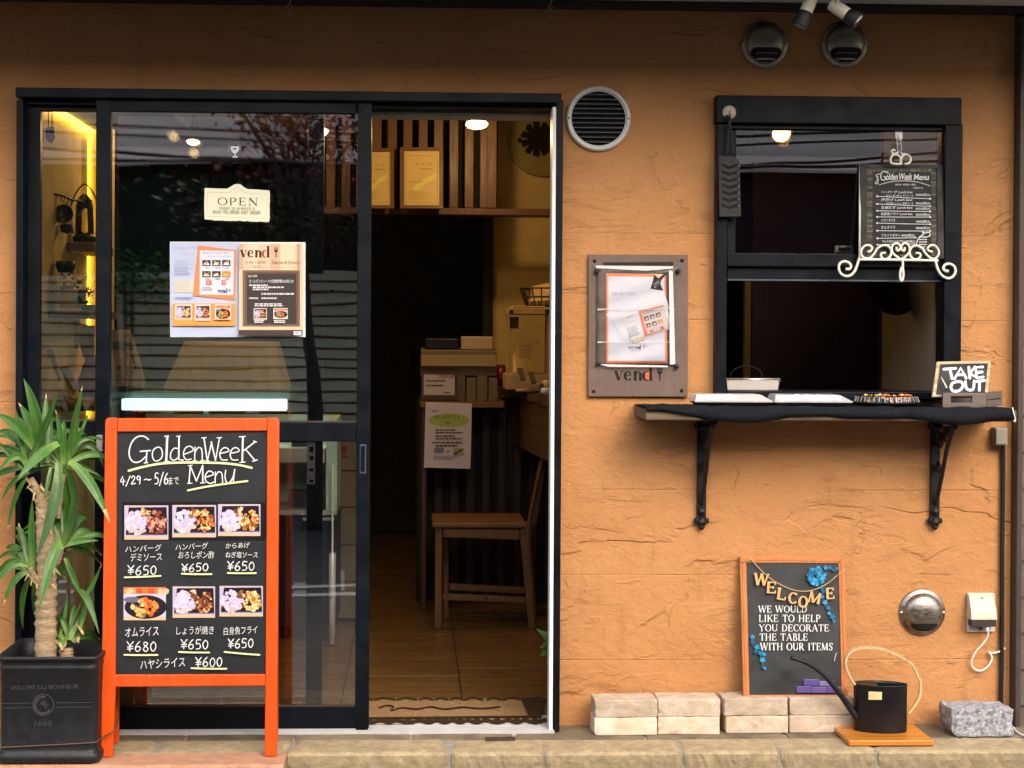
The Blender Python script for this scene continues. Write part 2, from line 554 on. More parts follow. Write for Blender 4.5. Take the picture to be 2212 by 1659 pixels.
M['packlid'] = mat('glare whitened pack lid', (0.86, 0.87, 0.93), 0.2, alpha=0.42)  # clear lid, its colour whitened to stand in for glare
M['steel'] = mat('brushed steel', (0.34, 0.30, 0.26), 0.36, 1.0, var=0.2, vs=(20, 20, 60), bump=0.12, bs=(40, 40, 400))
M['steel2'] = mat('dull weathered steel', (0.36, 0.34, 0.29), 0.45, 1.0, var=0.25, vs=(15, 15, 40), grime=0.3)
M['ventwhite'] = mat('pale grey vent metal', (0.68, 0.68, 0.66), 0.4, 0.2, var=0.1, vs=(12, 12, 12))
M['black'] = mat('matt black', (0.004, 0.004, 0.005), 0.6, var=0.2)
M['void'] = mat('dull black for holes and parts', (0.004, 0.004, 0.004), 0.9)  # stands for shade in openings and grooves, also used on black parts
M['iron'] = mat('black cast iron', (0.006, 0.0055, 0.0055), 0.55, var=0.3, vs=(40, 40, 40), bump=0.5, bs=(150, 150, 150), spec=0.4)
M['ivory'] = mat('ivory painted wire', (0.80, 0.78, 0.68), 0.4, var=0.06, vs=(20, 20, 20))
M['orange'] = mat('orange painted timber', (0.68, 0.078, 0.005), 0.42, var=0.10, vs=(30, 30, 5), bump=0.25, bs=(110, 110, 9), spec=0.4, grime=0.10, chip=0.02)
M['chalk'] = mat('chalkboard', (0.010, 0.0125, 0.0165), 0.62, var=0.35, vs=(6, 6, 9), bump=0.1, spec=0.35)
M['ink'] = mat('print', (1, 1, 1), 0.55, ink=True, spec=0.3)
M['gloss'] = mat('glossy print', (1, 1, 1), 0.3, ink=True, spec=0.4)
M['chalkink'] = mat('chalk marker', (1, 1, 1), 0.8, ink=True, spec=0.2, var=0.22, vs=(120, 120, 120))
M['planter'] = mat('black zinc planter', (0.010, 0.0108, 0.0130), 0.5, var=0.3, vs=(14, 14, 14), bump=0.25, bs=(60, 60, 60), spec=0.45)
M['emboss'] = mat('worn embossed metal', (0.045, 0.045, 0.054), 0.45, var=0.35, vs=(60, 60, 60), spec=0.5)
M['soil'] = mat('potting soil', (0.015, 0.010, 0.006), 0.95, var=0.5, vs=(60, 60, 60), bump=1.5, bs=(90, 90, 90))
M['leaf'] = mat('yucca leaf', (0.075, 0.20, 0.030), 0.42, ink=True, var=0.18, vs=(45, 45, 7), bump=0.2, bs=(160, 160, 12), spec=0.45)
M['bark'] = mat('ringed yucca bark', (0.27, 0.18, 0.095), 0.85, col2=(0.46, 0.35, 0.21), var=0.25, vs=(30, 30, 110), bump=1.6, bs=(50, 50, 190))
M['terracotta'] = mat('textured salmon tile', (0.42, 0.215, 0.125), 0.75, col2=(0.52, 0.29, 0.18), var=0.14, vs=(18, 26, 18), bump=2.2, bs=(42, 75, 42))
M['asphalt'] = mat('asphalt', (0.06, 0.058, 0.056), 0.85, var=0.2, vs=(3, 3, 3), bump=0.8, bs=(160, 160, 160))
M['gutter'] = mat('worn grey concrete', (0.16, 0.14, 0.105), 0.85, col2=(0.09, 0.08, 0.06), var=0.25, vs=(9, 14, 9), bump=1.4, bs=(60, 60, 60))
M['brick'] = mat('cream firebrick', (0.60, 0.455, 0.315), 0.9, col2=(0.69, 0.60, 0.49), var=0.16, vs=(12, 12, 16), bump=0.7, bs=(170, 170, 170), rnd=0.26, grime=0.22)
M['oak'] = wood_mat('varnished orange board', (0.60, 0.225, 0.030), (0.50, 0.165, 0.02), 0.32, 0, 0.6, 0.08, coat=0.3)
M['weather'] = wood_mat('weathered plank', (0.20, 0.135, 0.085), (0.10, 0.065, 0.04), 0.7, 0, 1.0, 0.8)
M['crate'] = wood_mat('grey brown crate wood', (0.17, 0.135, 0.115), (0.10, 0.078, 0.066), 0.7, 0, 1.0, 0.7)
M['cloth'] = mat('black cloth', (0.006, 0.007, 0.011), 0.85, var=0.2, vs=(30, 30, 30), bump=0.6, bs=(500, 500, 500), spec=0.2)
M['frameor'] = wood_mat('orange pine frame', (0.56, 0.205, 0.058), (0.47, 0.155, 0.04), 0.5, 2, 1.0, 0.2)
M['gold'] = mat('brass band', (0.86, 0.68, 0.38), 0.36, 0.5, var=0.12, vs=(15, 15, 15))
M['canblack'] = mat('black enamel can', (0.004, 0.005, 0.008), 0.42, var=0.2, vs=(12, 12, 12), bump=0.06, bs=(70, 70, 70), spec=0.4)
M['plaque'] = mat('brown plaque', (0.145, 0.098, 0.078), 0.55, var=0.14, vs=(9, 9, 5), bump=0.3, bs=(300, 300, 300), grime=0.12)
M['plast'] = mat('greyish white plastic', (0.58, 0.56, 0.50), 0.45, var=0.08, vs=(14, 14, 14), grime=0.10)
M['greybox'] = mat('weathered grey box', (0.27, 0.25, 0.21), 0.55, var=0.15, grime=0.2)
M['cream'] = mat('cream plastic', (0.58, 0.53, 0.42), 0.5, var=0.06)
M['cable'] = mat('white cable', (0.74, 0.72, 0.68), 0.5)
M['brown'] = mat('brown painted metal', (0.058, 0.040, 0.033), 0.5, var=0.2, vs=(8, 8, 3))
M['siding'] = mat('grey brown siding', (0.10, 0.078, 0.066), 0.6, var=0.2, vs=(6, 6, 30), bump=0.4)
M['beam'] = mat('dark stained beam', (0.020, 0.012, 0.009), 0.6, var=0.4, vs=(3, 20, 40), bump=0.5)
M['soffit'] = mat('white soffit board', (0.62, 0.63, 0.60), 0.7, var=0.06)
M['rubber'] = mat('dark rubber', (0.020, 0.018, 0.022), 0.55, var=0.2, vs=(30, 30, 30), spec=0.35)
# indoors
M['floor'] = wood_mat('wood look floor tile', (0.19, 0.10, 0.03), (0.12, 0.062, 0.018), 0.30, 0, 0.45, 0.12)
M['grout'] = mat('dark grout', (0.03, 0.022, 0.015), 0.8)
M['yellow'] = mat('cream plaster', (0.66, 0.50, 0.22), 0.85, var=0.12, vs=(5, 5, 5), bump=1.2, bs=(60, 60, 60))
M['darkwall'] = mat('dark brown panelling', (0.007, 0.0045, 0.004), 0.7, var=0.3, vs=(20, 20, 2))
M['greywall'] = mat('grey plaster', (0.20, 0.18, 0.15), 0.85, var=0.15, vs=(4, 4, 4), bump=0.6)
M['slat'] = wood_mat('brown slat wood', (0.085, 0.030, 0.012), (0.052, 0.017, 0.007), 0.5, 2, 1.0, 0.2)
M['pine'] = wood_mat('honey pine', (0.19, 0.088, 0.026), (0.14, 0.060, 0.016), 0.5, 2, 0.8, 0.15)
M['counter'] = wood_mat('brown bar counter', (0.16, 0.085, 0.04), (0.10, 0.052, 0.025), 0.35, 1, 0.8, 0.1)
M['taupe'] = mat('taupe plastic', (0.15, 0.115, 0.07), 0.45, var=0.06)
M['box'] = mat('kraft board', (0.15, 0.115, 0.065), 0.8, var=0.12)
M['slatdark'] = wood_mat('shadowy slat wood', (0.05, 0.02, 0.009), (0.03, 0.011, 0.005), 0.5, 2, 1.0, 0.2)  # slat wood copy with the dimness of the counter front in its colour
M['amber'] = mat('amber lamp', (1, 0.6, 0.2), 0.4, emit=(1.0, 0.50, 0.14), estr=5)
M['sill'] = mat('pale anodised sill', (0.55, 0.55, 0.56), 0.45, 0.2, var=0.1)
M['bulb'] = mat('lit lamp', (1, 0.8, 0.5), 0.4, emit=(1.0, 0.72, 0.36), estr=8)
M['ledy'] = mat('yellow led strip', (1, 0.8, 0.2), 0.4, emit=(1.0, 0.62, 0.03), estr=4.5)
M['tube'] = mat('fluorescent tube cover', (0.9, 1, 0.97), 0.4, emit=(0.62, 1.0, 0.92), estr=1.1)
M['mint'] = mat('mint case lining', (0.42, 0.60, 0.50), 0.5)
M['linen'] = mat('tan linen', (0.36, 0.27, 0.13), 0.9, var=0.12, vs=(9, 9, 20), bump=0.5, bs=(300, 300, 300))
M['kraft'] = mat('kraft paper', (0.50, 0.33, 0.17), 0.8, var=0.12, vs=(12, 12, 12))
M['pot'] = mat('black pot', (0.012, 0.011, 0.010), 0.45)
M['red'] = mat('dark red glaze', (0.20, 0.012, 0.016), 0.35)
M['green'] = mat('small succulent', (0.035, 0.062, 0.022), 0.6, var=0.4, vs=(60, 60, 60))
M['herb'] = mat('bright leaf', (0.06, 0.20, 0.03), 0.5, var=0.2, vs=(30, 30, 30))
M['mat'] = mat('coir mat', (0.30, 0.18, 0.08), 0.95, var=0.3, vs=(50, 50, 50), bump=1.5, bs=(250, 250, 250))
# across the street
M['concrete'] = mat('pale weathered boarding', (0.90, 0.70, 0.54), 0.8, var=0.12, vs=(1, 3, 6))
M['netting'] = mat('dark green screen', (0.012, 0.028, 0.012), 0.9, var=0.3, vs=(3, 3, 3))
M['shutter'] = mat('olive grey slats', (0.80, 0.70, 0.42), 0.6, var=0.12, vs=(1, 4, 12))
M['maroon'] = mat('maroon brown wall', (0.035, 0.017, 0.016), 0.85, var=0.3, vs=(2, 2, 2))
M['maple'] = mat('purple maple leaves', (1, 1, 1), 0.6, ink=True, spec=0.3)
M['trunk'] = mat('tree bark', (0.06, 0.04, 0.03), 0.9, var=0.3, vs=(20, 20, 5), bump=1.2)
M['paint'] = mat('white road paint', (0.72, 0.72, 0.70), 0.7, var=0.15, vs=(8, 8, 8), grime=0.15)

# ---------------------------------------------------------------- lettering and prints, laid on the surface they belong to
_tc = {}
def glyphs(body, bold=0.0, shear=0.0, space=1.0):
    k = (body, bold, shear, space)
    if k not in _tc:
        c = bpy.data.curves.new('lettering', 'FONT')
        c.body, c.offset, c.shear, c.space_character = body, bold, shear, space
        c.resolution_u = 4
        o = bpy.data.objects.new('lettering', c)
        COL.objects.link(o)
        me = bpy.data.meshes.new_from_object(o.evaluated_get(bpy.context.evaluated_depsgraph_get()))
        vs = [(v.co.x, v.co.y) for v in me.vertices]
        fs = [list(p.vertices) for p in me.polygons]
        bpy.data.objects.remove(o); bpy.data.curves.remove(c); bpy.data.meshes.remove(me)
        _tc[k] = (vs, fs)
    return _tc[k]

DIG = {
    '6': [[(.8, 0), (.35, .3), (.08, .7), (.3, 1), (.7, .95), (.88, .7), (.62, .5), (.2, .62)]],
    '5': [[(.9, .02), (.3, .0), (.18, .45), (.6, .4), (.88, .66), (.7, .95), (.15, 1)]],
    '0': [[(.5, .05), (.15, .3), (.1, .65), (.35, .97), (.7, .9), (.92, .5), (.75, .12), (.45, .05)]],
    '8': [[(.75, .1), (.3, .05), (.25, .3), (.6, .5), (.9, .75), (.55, 1), (.15, .8), (.4, .5), (.8, .25), (.7, .08)]],
    'Y': [[(0, 0), (.5, .45)], [(1, 0), (.5, .45), (.45, 1)], [(.08, .55), (.92, .5)], [(.08, .78), (.92, .73)]],
    '4': [[(.5, 0), (.02, .62), (.98, .55)], [(.68, .3), (.6, 1)]],
    '2': [[(.1, .25), (.4, .02), (.8, .2), (.5, .6), (.05, 1), (.95, .92)]],
    '9': [[(.85, .2), (.45, .02), (.12, .25), (.35, .5), (.8, .35), (.85, .2), (.7, 1)]],
    '/': [[(.95, -.1), (.05, 1.15)]],
    '~': [[(0, .6), (.3, .35), (.65, .65), (1, .4)]],
}

# serif capitals: (width, strokes); a stroke is (x0, y0, x1, y1, thick?) with y up, or ('e', cx, cy, rx, ry, a0, a1); serifs as (x, y)
SER = {
    'A': (1.0, [(.10, 0, .48, 1, 0), (.48, 1, .88, 0, 1), (.24, .34, .70, .34, 0)], [(.10, 0), (.88, 0)]),
    'B': (.78, [(.16, 0, .16, 1, 1), ('e', .32, .75, .28, .25, -90, 90), ('e', .34, .26, .36, .26, -90, 90), (.1, .98, .34, .98, 0), (.1, .51, .36, .51, 0), (.1, .02, .36, .02, 0)], []),
    'C': (.92, [('e', .52, .5, .44, .5, 40, 320), (.86, .78, .86, .98, 0)], []),
    'D': (.95, [(.16, 0, .16, 1, 1), ('e', .38, .5, .48, .48, -90, 90), (.08, .98, .4, .98, 0), (.08, .02, .4, .02, 0)], []),
    'E': (.78, [(.16, 0, .16, 1, 1), (.06, .97, .68, .97, 0), (.2, .52, .54, .52, 0), (.06, .03, .72, .03, 0), (.67, .76, .67, .99, 0), (.53, .4, .53, .64, 0), (.71, .01, .71, .26, 0)], []),
    'H': (1.0, [(.16, 0, .16, 1, 1), (.82, 0, .82, 1, 1), (.2, .52, .8, .52, 0)], [(.16, 0), (.16, 1), (.82, 0), (.82, 1)]),
    'I': (.42, [(.2, 0, .2, 1, 1)], [(.2, 0), (.2, 1)]),
    'K': (.95, [(.16, 0, .16, 1, 1), (.80, 1, .22, .42, 0), (.38, .56, .86, 0, 1)], [(.16, 0), (.16, 1), (.78, 1), (.86, 0)]),
    'L': (.76, [(.16, 0, .16, 1, 1), (.06, .03, .7, .03, 0), (.69, .01, .69, .28, 0)], [(.16, 1)]),
    'M': (1.2, [(.16, 0, .18, 1, 0), (.18, 1, .58, .05, 1), (.58, .05, .98, 1, 0), (1.0, 0, .98, 1, 1)], [(.16, 0), (1.0, 0)]),
    'N': (1.0, [(.16, 0, .16, 1, 0), (.16, 1, .84, 0, 1), (.84, 0, .84, 1, 0)], [(.16, 0), (.84, 1)]),
    'O': (1.0, [('e', .5, .5, .46, .5, 0, 360)], []),
    'P': (.76, [(.16, 0, .16, 1, 1), ('e', .32, .72, .36, .27, -90, 90), (.08, .98, .34, .98, 0), (.2, .46, .34, .46, 0)], [(.16, 0)]),
    'R': (.9, [(.16, 0, .16, 1, 1), ('e', .32, .73, .32, .26, -90, 90), (.08, .98, .34, .98, 0), (.2, .48, .34, .48, 0), (.42, .48, .8, 0, 1)], [(.16, 0), (.82, 0)]),
    'S': (.7, [('s',)], []),
    'T': (.86, [(.42, 0, .42, 1, 1), (.04, .97, .8, .97, 0), (.05, .99, .05, .74, 0), (.79, .99, .79, .74, 0)], [(.42, 0)]),
    'U': (.98, [(.16, 1, .16, .32, 1), ('e', .49, .32, .33, .30, 180, 360), (.82, .32, .82, 1, 0)], [(.16, 1), (.82, 1)]),
    'W': (1.35, [(.06, 1, .36, 0, 1), (.36, 0, .67, 1, 0), (.64, 1, .96, 0, 1), (.96, 0, 1.27, 1, 0)], [(.06, 1), (.66, 1), (1.27, 1)]),
    'Y': (.95, [(.10, 1, .46, .48, 1), (.84, 1, .46, .48, 0), (.46, .48, .46, 0, 1)], [(.10, 1), (.84, 1), (.46, 0)]),
}

class Print(MB):
    """Flat marks on plane pl; every mark sits a hair above the one before."""
    def __init__(s, pl, base=0.0006, f=None):
        super().__init__()
        s.pl, s.h, s.map = pl, base, f or (lambda x, y: (x, y))
        s.stepz = 2.2e-5

    def q(s, x, y, e=0.0):
        x, y = s.map(x, y)
        return Q(s.pl, x, y, s.h + e)

    def poly(s, pts, col):
        s.h += s.stepz
        s.ink = col
        a = sum(pts[i][0] * pts[(i + 1) % len(pts)][1] - pts[(i + 1) % len(pts)][0] * pts[i][1] for i in range(len(pts)))
        p = pts[::-1] if a > 0 else pts
        s.add([s.q(*k) for k in p], [list(range(len(p)))])

    def rect(s, x0, y0, x1, y1, col):
        s.poly([(x0, y0), (x1, y0), (x1, y1), (x0, y1)], col)

    def disc(s, x, y, rx, ry, col, n=20):
        s.poly([(x + rx * math.cos(2 * math.pi * k / n), y + ry * math.sin(2 * math.pi * k / n)) for k in range(n)], col)

    def blob(s, x, y, r, col, rnd, n=7, sq=1.0):
        a0 = rnd.random() * 6
        s.poly([(x + r * rnd.uniform(.6, 1.15) * math.cos(a0 + 6.283 * k / n), y + sq * r * rnd.uniform(.6, 1.15) * math.sin(a0 + 6.283 * k / n)) for k in range(n)], col)

    def stroke(s, pts, wd, col, caps=True):
        s.h += s.stepz
        s.ink = col
        m = len(pts)
        ws = wd if isinstance(wd, (list, tuple)) else [wd] * m
        vs, fs = [], []
        for i in range(m):
            ax, ay = pts[max(i - 1, 0)]; bx, by = pts[min(i + 1, m - 1)]
            tx, ty = bx - ax, by - ay
            l = math.hypot(tx, ty) or 1
            nx, ny = -ty / l, tx / l
            k = ws[i] / 2
            x, y = pts[i]
            e = 4e-6 * i
            vs += [s.q(x + nx * k, y + ny * k, e), s.q(x - nx * k, y - ny * k, e)]
            if i:
                fs.append((2 * i - 2, 2 * i, 2 * i + 1, 2 * i - 1))
        s.add(vs, fs)
        s.h += 4e-6 * m
        if caps and m > 1:
            for i in (0, m - 1):
                s.disc(pts[i][0], pts[i][1], ws[i] / 2, ws[i] / 2, col, 8)

    def curve(s, pts, wd, col, n=6):
        s.stroke(smooth(pts, n), wd, col)

    def text(s, body, x0, y0, x1, y1, col, bold=0.0, shear=0.0, rot=0.0, space=1.0):
        s.h += s.stepz
        s.ink = col
        vs, fs = glyphs(body, bold, shear, space)
        a, b = min(v[0] for v in vs), max(v[0] for v in vs)
        c, d = min(v[1] for v in vs), max(v[1] for v in vs)
        cx, cy = (x0 + x1) / 2, (y0 + y1) / 2
        cr, sr = math.cos(rad(rot)), math.sin(rad(rot))
        out = []
        for x, y in vs:
            u = x0 + (x - a) / (b - a) * (x1 - x0) - cx
            v = y1 - (y - c) / (d - c) * (y1 - y0) - cy
            out.append(s.q(cx + u * cr - v * sr, cy + u * sr + v * cr))
        s.add(out, fs)

    def hand(s, st, x0, y0, x1, y1, wd, col, gap=0.28, wob=0.0, seed=1):
        rnd = random.Random(seed)
        n = len(st)
        cw = (x1 - x0) / (n + gap * (n - 1))
        for i, ch in enumerate(st):
            ox = x0 + i * cw * (1 + gap)
            oy = rnd.uniform(-wob, wob)
            for g in DIG[ch]:
                s.curve([(ox + u * cw, y0 + oy + v * (y1 - y0)) for u, v in g], wd, col, 4)

    def serif(s, st, x0, y0, x1, y1, col, thick=.16, thin=.065, gap=.10, xf=None):
        tot = sum(SER[c][0] if c != ' ' else .5 for c in st) + gap * (len(st) - 1)
        sx, sy = (x1 - x0) / tot, (y1 - y0)
        x = 0.0
        f0 = xf or (lambda a, b: (a, b))
        for c in st:
            if c == ' ':
                x += .5 + gap
                continue
            wdt, strokes, sers = SER[c]
            T = lambda u, v: f0(x0 + (x + u) * sx, y1 - v * sy)
            for k in strokes:
                if k[0] == 'e':
                    _, cx, cy, rx, ry, a0, a1 = k
                    n = 22
                    an = [rad(a0 + (a1 - a0) * i / n) for i in range(n + 1)]
                    s.stroke([T(cx + rx * .92 * math.cos(a), cy + ry * .95 * math.sin(a)) for a in an],
                             [sy * (thin + (thick - thin) * abs(math.cos(a)) ** 1.5) for a in an], col, False)
                elif k[0] == 's':
                    pts = smooth([(.60, .80), (.45, .96), (.22, .92), (.12, .75), (.24, .58), (.46, .45), (.58, .26), (.44, .06), (.2, .05), (.08, .22)], 3)
                    m = len(pts)
                    s.stroke([T(*p) for p in pts], [sy * (thin + (thick - thin) * max(0, 1 - abs(i / m - .5) * 2.6)) for i in range(m)], col, False)
                    s.stroke([T(.61, .72), T(.61, .98)], sy * thin, col, False)
                    s.stroke([T(.08, .02), T(.08, .28)], sy * thin, col, False)
                else:
                    a, b, c2, d, th = k
                    s.stroke([T(a, b), T(c2, d)], sy * (thick if th else thin), col, False)
            for u, v in sers:
                vv = thin / 2 if v == 0 else 1 - thin / 2
                s.stroke([T(u - .13, vv), T(u + .13, vv)], sy * thin * .9, col, False)
            x += wdt + gap

    def vend(s, x0, y0, x1, y1, col, fill=None, colf=None, colr=None):
        """The word vend in a fat-face letter, a fork after it; y0 is the top of the d, y1 the baseline."""
        H = y1 - y0
        xh = .64
        W = 4.0
        T = lambda u, v: (x0 + u / W * (x1 - x0), y1 - v * H)
        k = H * .15
        def line(pts, wd): s.stroke([T(*p) for p in pts], wd, col, False)
        def ell(cx, cy, rx, ry, a0, a1, tk, tn, c=col):
            n = 20
            an = [rad(a0 + (a1 - a0) * i / n) for i in range(n + 1)]
            s.stroke([T(cx + rx * math.cos(a), cy + ry * math.sin(a)) for a in an], [H * (tn + (tk - tn) * abs(math.cos(a)) ** 1.4) for a in an], c, False)
        cw = k * 1.3
        line([(.14, xh), (.46, .02)], cw); line([(.46, .02), (.76, xh)], k * .35); line([(0, xh), (.34, xh)], k * .35); line([(.6, xh), (.9, xh)], k * .35)
        ell(1.36, .32, .3, .3, 40, 320, .20, .05); line([(1.1, .36), (1.66, .36)], k * .4); line([(1.62, .36), (1.55, .52)], k * .6)
        line([(2.08, 0), (2.08, xh)], cw); line([(1.92, xh - .02), (2.1, xh - .02)], k * .5); line([(1.92, .02), (2.26, .02)], k * .4)
        line([(2.14, .48), (2.4, xh - .03), (2.58, .5)], k * .6); line([(2.6, .55), (2.6, 0)], cw); line([(2.46, .02), (2.78, .02)], k * .4)
        if fill: s.disc(*T(3.3, .32), (x1 - x0) / W * .30, H * .30, fill)
        ell(3.22, .32, .30, .30, 60, 300, .20, .05, colr or col)
        line([(3.62, 0), (3.62, 1)], cw); line([(3.44, .98), (3.64, .98)], k * .4); line([(3.6, .02), (3.82, .02)], k * .4)

    def fork(s, x0, y0, x1, y1, col):
        w_ = x1 - x0
        h_ = y1 - y0
        for k in (0, 1, 2):
            s.rect(x0 + w_ * (.06 + .36 * k), y0, x0 + w_ * (.22 + .36 * k), y0 + h_ * .32, col)
        s.poly([(x0, y0 + h_ * .28), (x1, y0 + h_ * .28), (x1, y0 + h_ * .38), (x0 + w_ * .66, y0 + h_ * .5), (x0 + w_ * .34, y0 + h_ * .5), (x0, y0 + h_ * .38)], col)
        s.rect(x0 + w_ * .38, y0 + h_ * .48, x0 + w_ * .62, y1, col)

    def lines(s, x0, y0, x1, y1, n, col, fill=0.55, seed=0, jag=True):
        """Unreadably small print: rows of short word-long dashes."""
        rnd = random.Random(seed)
        p = (y1 - y0) / n
        for i in range(n):
            x = x0
            end = x1 - rnd.uniform(0, .35) * (x1 - x0)
            while x < end:
                l = min(rnd.uniform(.04, .14) * (x1 - x0), end - x)
                s.rect(x, y0 + i * p, x + l, y0 + i * p + p * fill, col)
                x += l + .022 * (x1 - x0)

    def food(s, x0, y0, x1, y1, kind, seed):
        rnd = random.Random(seed)
        X = lambda u: x0 + u * (x1 - x0)
        Y = lambda v: y0 + v * (y1 - y0)
        r = min(x1 - x0, y1 - y0)
        s.rect(x0, y0, x1, y1, S(222, 190, 150))
        pal = {'ham': [(105, 45, 38), (190, 130, 110), (150, 70, 60), (215, 165, 140), (70, 25, 25)],
               'oro': [(225, 175, 95), (150, 70, 55), (235, 205, 150), (200, 120, 60), (90, 40, 30)],
               'fry': [(215, 160, 90), (180, 115, 50), (235, 195, 130), (140, 80, 40), (240, 215, 165)],
               'ome': [(235, 105, 45), (245, 150, 70), (225, 190, 90), (200, 80, 35), (250, 200, 110)],
               'gin': [(190, 115, 65), (225, 165, 105), (150, 85, 50), (240, 200, 140), (110, 60, 40)],
               'fish': [(230, 190, 110), (245, 220, 160), (200, 150, 75), (235, 205, 140), (170, 120, 60)]}[kind]
        if kind == 'ome':
            s.rect(x0, y0, x1, Y(.22), S(225, 120, 60))
            for k in range(7):
                s.blob(X(rnd.random()), Y(.12), r * .12, S(*rnd.choice([(240, 160, 100), (200, 90, 45), (235, 190, 150)])), rnd)
            s.rect(x0, Y(.2), x1, Y(.9), S(205, 200, 220))
            s.disc(X(.52), Y(.60), (x1 - x0) * .5, (y1 - y0) * .36, S(40, 32, 40), 28)
            s.disc(X(.2), Y(.38), (x1 - x0) * .2, (y1 - y0) * .09, S(110, 105, 130), 16)
            for k in range(75):
                a, q = rnd.random() * 6.28, rnd.random() ** .5
                u, v = .5 + .33 * q * math.cos(a), .62 + .27 * q * math.sin(a)
                s.blob(X(u), Y(v), r * rnd.uniform(.03, .085), S(*rnd.choice(pal[:2] + pal[3:4] if u > .52 else [(225, 190, 110), (205, 165, 80), (235, 205, 150), (150, 120, 60)])), rnd)
            return
        s.poly([(X(.0), Y(.03)), (X(1), Y(.0)), (X(1), Y(.93)), (X(.0), Y(.9))], S(196, 186, 214))
        s.poly([(X(.10), Y(.06)), (X(.96), Y(.05)), (X(.98), Y(.84)), (X(.03), Y(.86))], S(38, 22, 32))
        s.rect(X(.04), Y(.83), X(.98), Y(.87), S(90, 80, 100))
        for k in range(100):
            a, q = rnd.random() * 6.28, rnd.random() ** .5
            u, v = .29 + .24 * q * math.cos(a), .52 + .33 * q * math.sin(a)
            g = rnd.uniform(-22, 12)
            s.blob(X(u), Y(v), r * rnd.uniform(.05, .10), S(222 + g, 208 + g + (12 if v > .6 else 0) * 0, 236 + g - (24 if v > .65 else 0)), rnd)
        for k in range(14):
            s.blob(X(rnd.uniform(.4, .58)), Y(rnd.uniform(.12, .36)), r * rnd.uniform(.04, .08), S(*rnd.choice([(215, 180, 110), (160, 110, 70), (235, 205, 165), (120, 70, 55)])), rnd)
        for k in range(75):
            a, q = rnd.random() * 6.28, rnd.random() ** .5
            u, v = .74 + .21 * q * math.cos(a), .50 + .32 * q * math.sin(a)
            s.blob(X(u), Y(v), r * rnd.uniform(.03, .085), S(*rnd.choice(pal)), rnd)

def smooth(pts, n=6):
    """A Catmull-Rom curve through the points (2-D or 3-D)."""
    out = []
    m = len(pts)
    for i in range(m - 1):
        p0, p1, p2, p3 = pts[max(i - 1, 0)], pts[i], pts[i + 1], pts[min(i + 2, m - 1)]
        for k in range(n):
            t = k / n
            out.append(tuple(.5 * (2 * b + (c - a) * t + (2 * a - 5 * b + 4 * c - d) * t * t + (3 * b - a - 3 * c + d) * t ** 3)
                             for a, b, c, d in zip(p0, p1, p2, p3)))
    out.append(tuple(pts[-1]))
    return out

def spiral(cx, cy, r0, r1, a0, turns, n=30):
    return [(cx + (r0 + (r1 - r0) * i / n) * math.cos(rad(a0) + turns * 2 * math.pi * i / n),
             cy + (r0 + (r1 - r0) * i / n) * math.sin(rad(a0) + turns * 2 * math.pi * i / n)) for i in range(n + 1)]

WHITE, PAPER, BLACK = S(238, 240, 245), S(232, 234, 242), S(20, 18, 20)
CHALK = S(226, 229, 228)

# ================================================================ the setting
fx0, fx1, fz0, fz1 = R(33, 195, 1213, 1578, 0.10)       # door frame outside
wx0, wx1, wz0, wz1 = R(1548, 208, 2078, 856, 0.05)      # takeout window frame outside
WR = P(2187, 700, 0).x                                   # right end of the stucco
WT = 2.44

def setting(mb, name, m, **k):
    return tag(mb.build(name, m, **k), kind='structure')

g = MB(); g.box(-40, 40, -40, -0.95, -0.40, -0.072); setting(g, 'road', M['asphalt'])
g = MB(); g.box(-40, 40, -0.95, -0.30, -0.40, -0.062); setting(g, 'gutter', M['gutter'], bevel=0.006)
g = MB()
for a, b, dy in ((-40, 40, 0.0),):
    p0 = Vector((-12, -3.12, -0.068)); p1 = Vector((12, -3.30, -0.068))
    g.bar(p0, p1, 0.10, 0.004)
    g.bar(Vector((-12, -3.66, -0.0675)), Vector((12, -3.36, -0.0675)), 0.09, 0.004)
setting(g, 'road_line', M['paint'])
# stone step: a paved top, and a row of worn sandstone blocks along its edge
g = MB(); g.box(-3, 3.2, -.325, .14, -.12, -.0045)
setting(g, 'step_mortar', M['mortar'])
rnd = random.Random(4)
g = MB()
cuts = [P(x, 1622, .335).x for x in (-700, -330, 40, 330, 617, 973, 1176, 1476, 1685, 1896, 2240, 2700)]
def stone(g, x0, x1, y0, y1, z0, z1, n, am, skew=(0, 0)):
    """A worn block: jittered edges, softened arrises."""
    m = 4
    vs, fs = [], []
    for i in range(n + 1):
        f = i / n
        e = .006 * (max(0, 1 - f * n) + max(0, 1 - (1 - f) * n))
        j = [rnd.uniform(-am, am) for _ in range(6)]
        xf = lambda y: x0 + (x1 - x0) * f + (skew[0] * (1 - f) + skew[1] * f) * (y - y0) / (y1 - y0)
        vs += [(xf(y1), y1, z1 - e * .6), (xf(y0), y0 + .020 + j[0], z1 - e * .6 + j[1] * .3), (xf(y0), y0 + .007 + e * .5 + j[0], z1 - .0025 - e + j[1] * .5), (xf(y0), y0 + e * .7 + j[2], z1 - .010 + j[3] * .5), (xf(y0), y0 + .002 + e * .7 + j[4], (z0 + z1) / 2), (xf(y0), y0 + .008 + e + j[5], z0)]
    for i in range(n):
        for k in range(5):
            fs.append((i * 6 + k, i * 6 + k + 1, i * 6 + 7 + k, i * 6 + 6 + k))
    fs.append(tuple(range(6))[::-1]); fs.append(tuple(n * 6 + k for k in range(6)))
    g.add(vs, fs)
for i in range(len(cuts) - 1):
    stone(g, cuts[i] + .005, cuts[i + 1] - .006, -.338 + rnd.uniform(-.004, .004), -.185, -.061, .0 + rnd.uniform(-.002, .001), 26, .0015, (rnd.uniform(-.02, .02), rnd.uniform(-.02, .02)))
setting(g, 'stone_step', M['nosing'])
g = MB()
x = -2.9
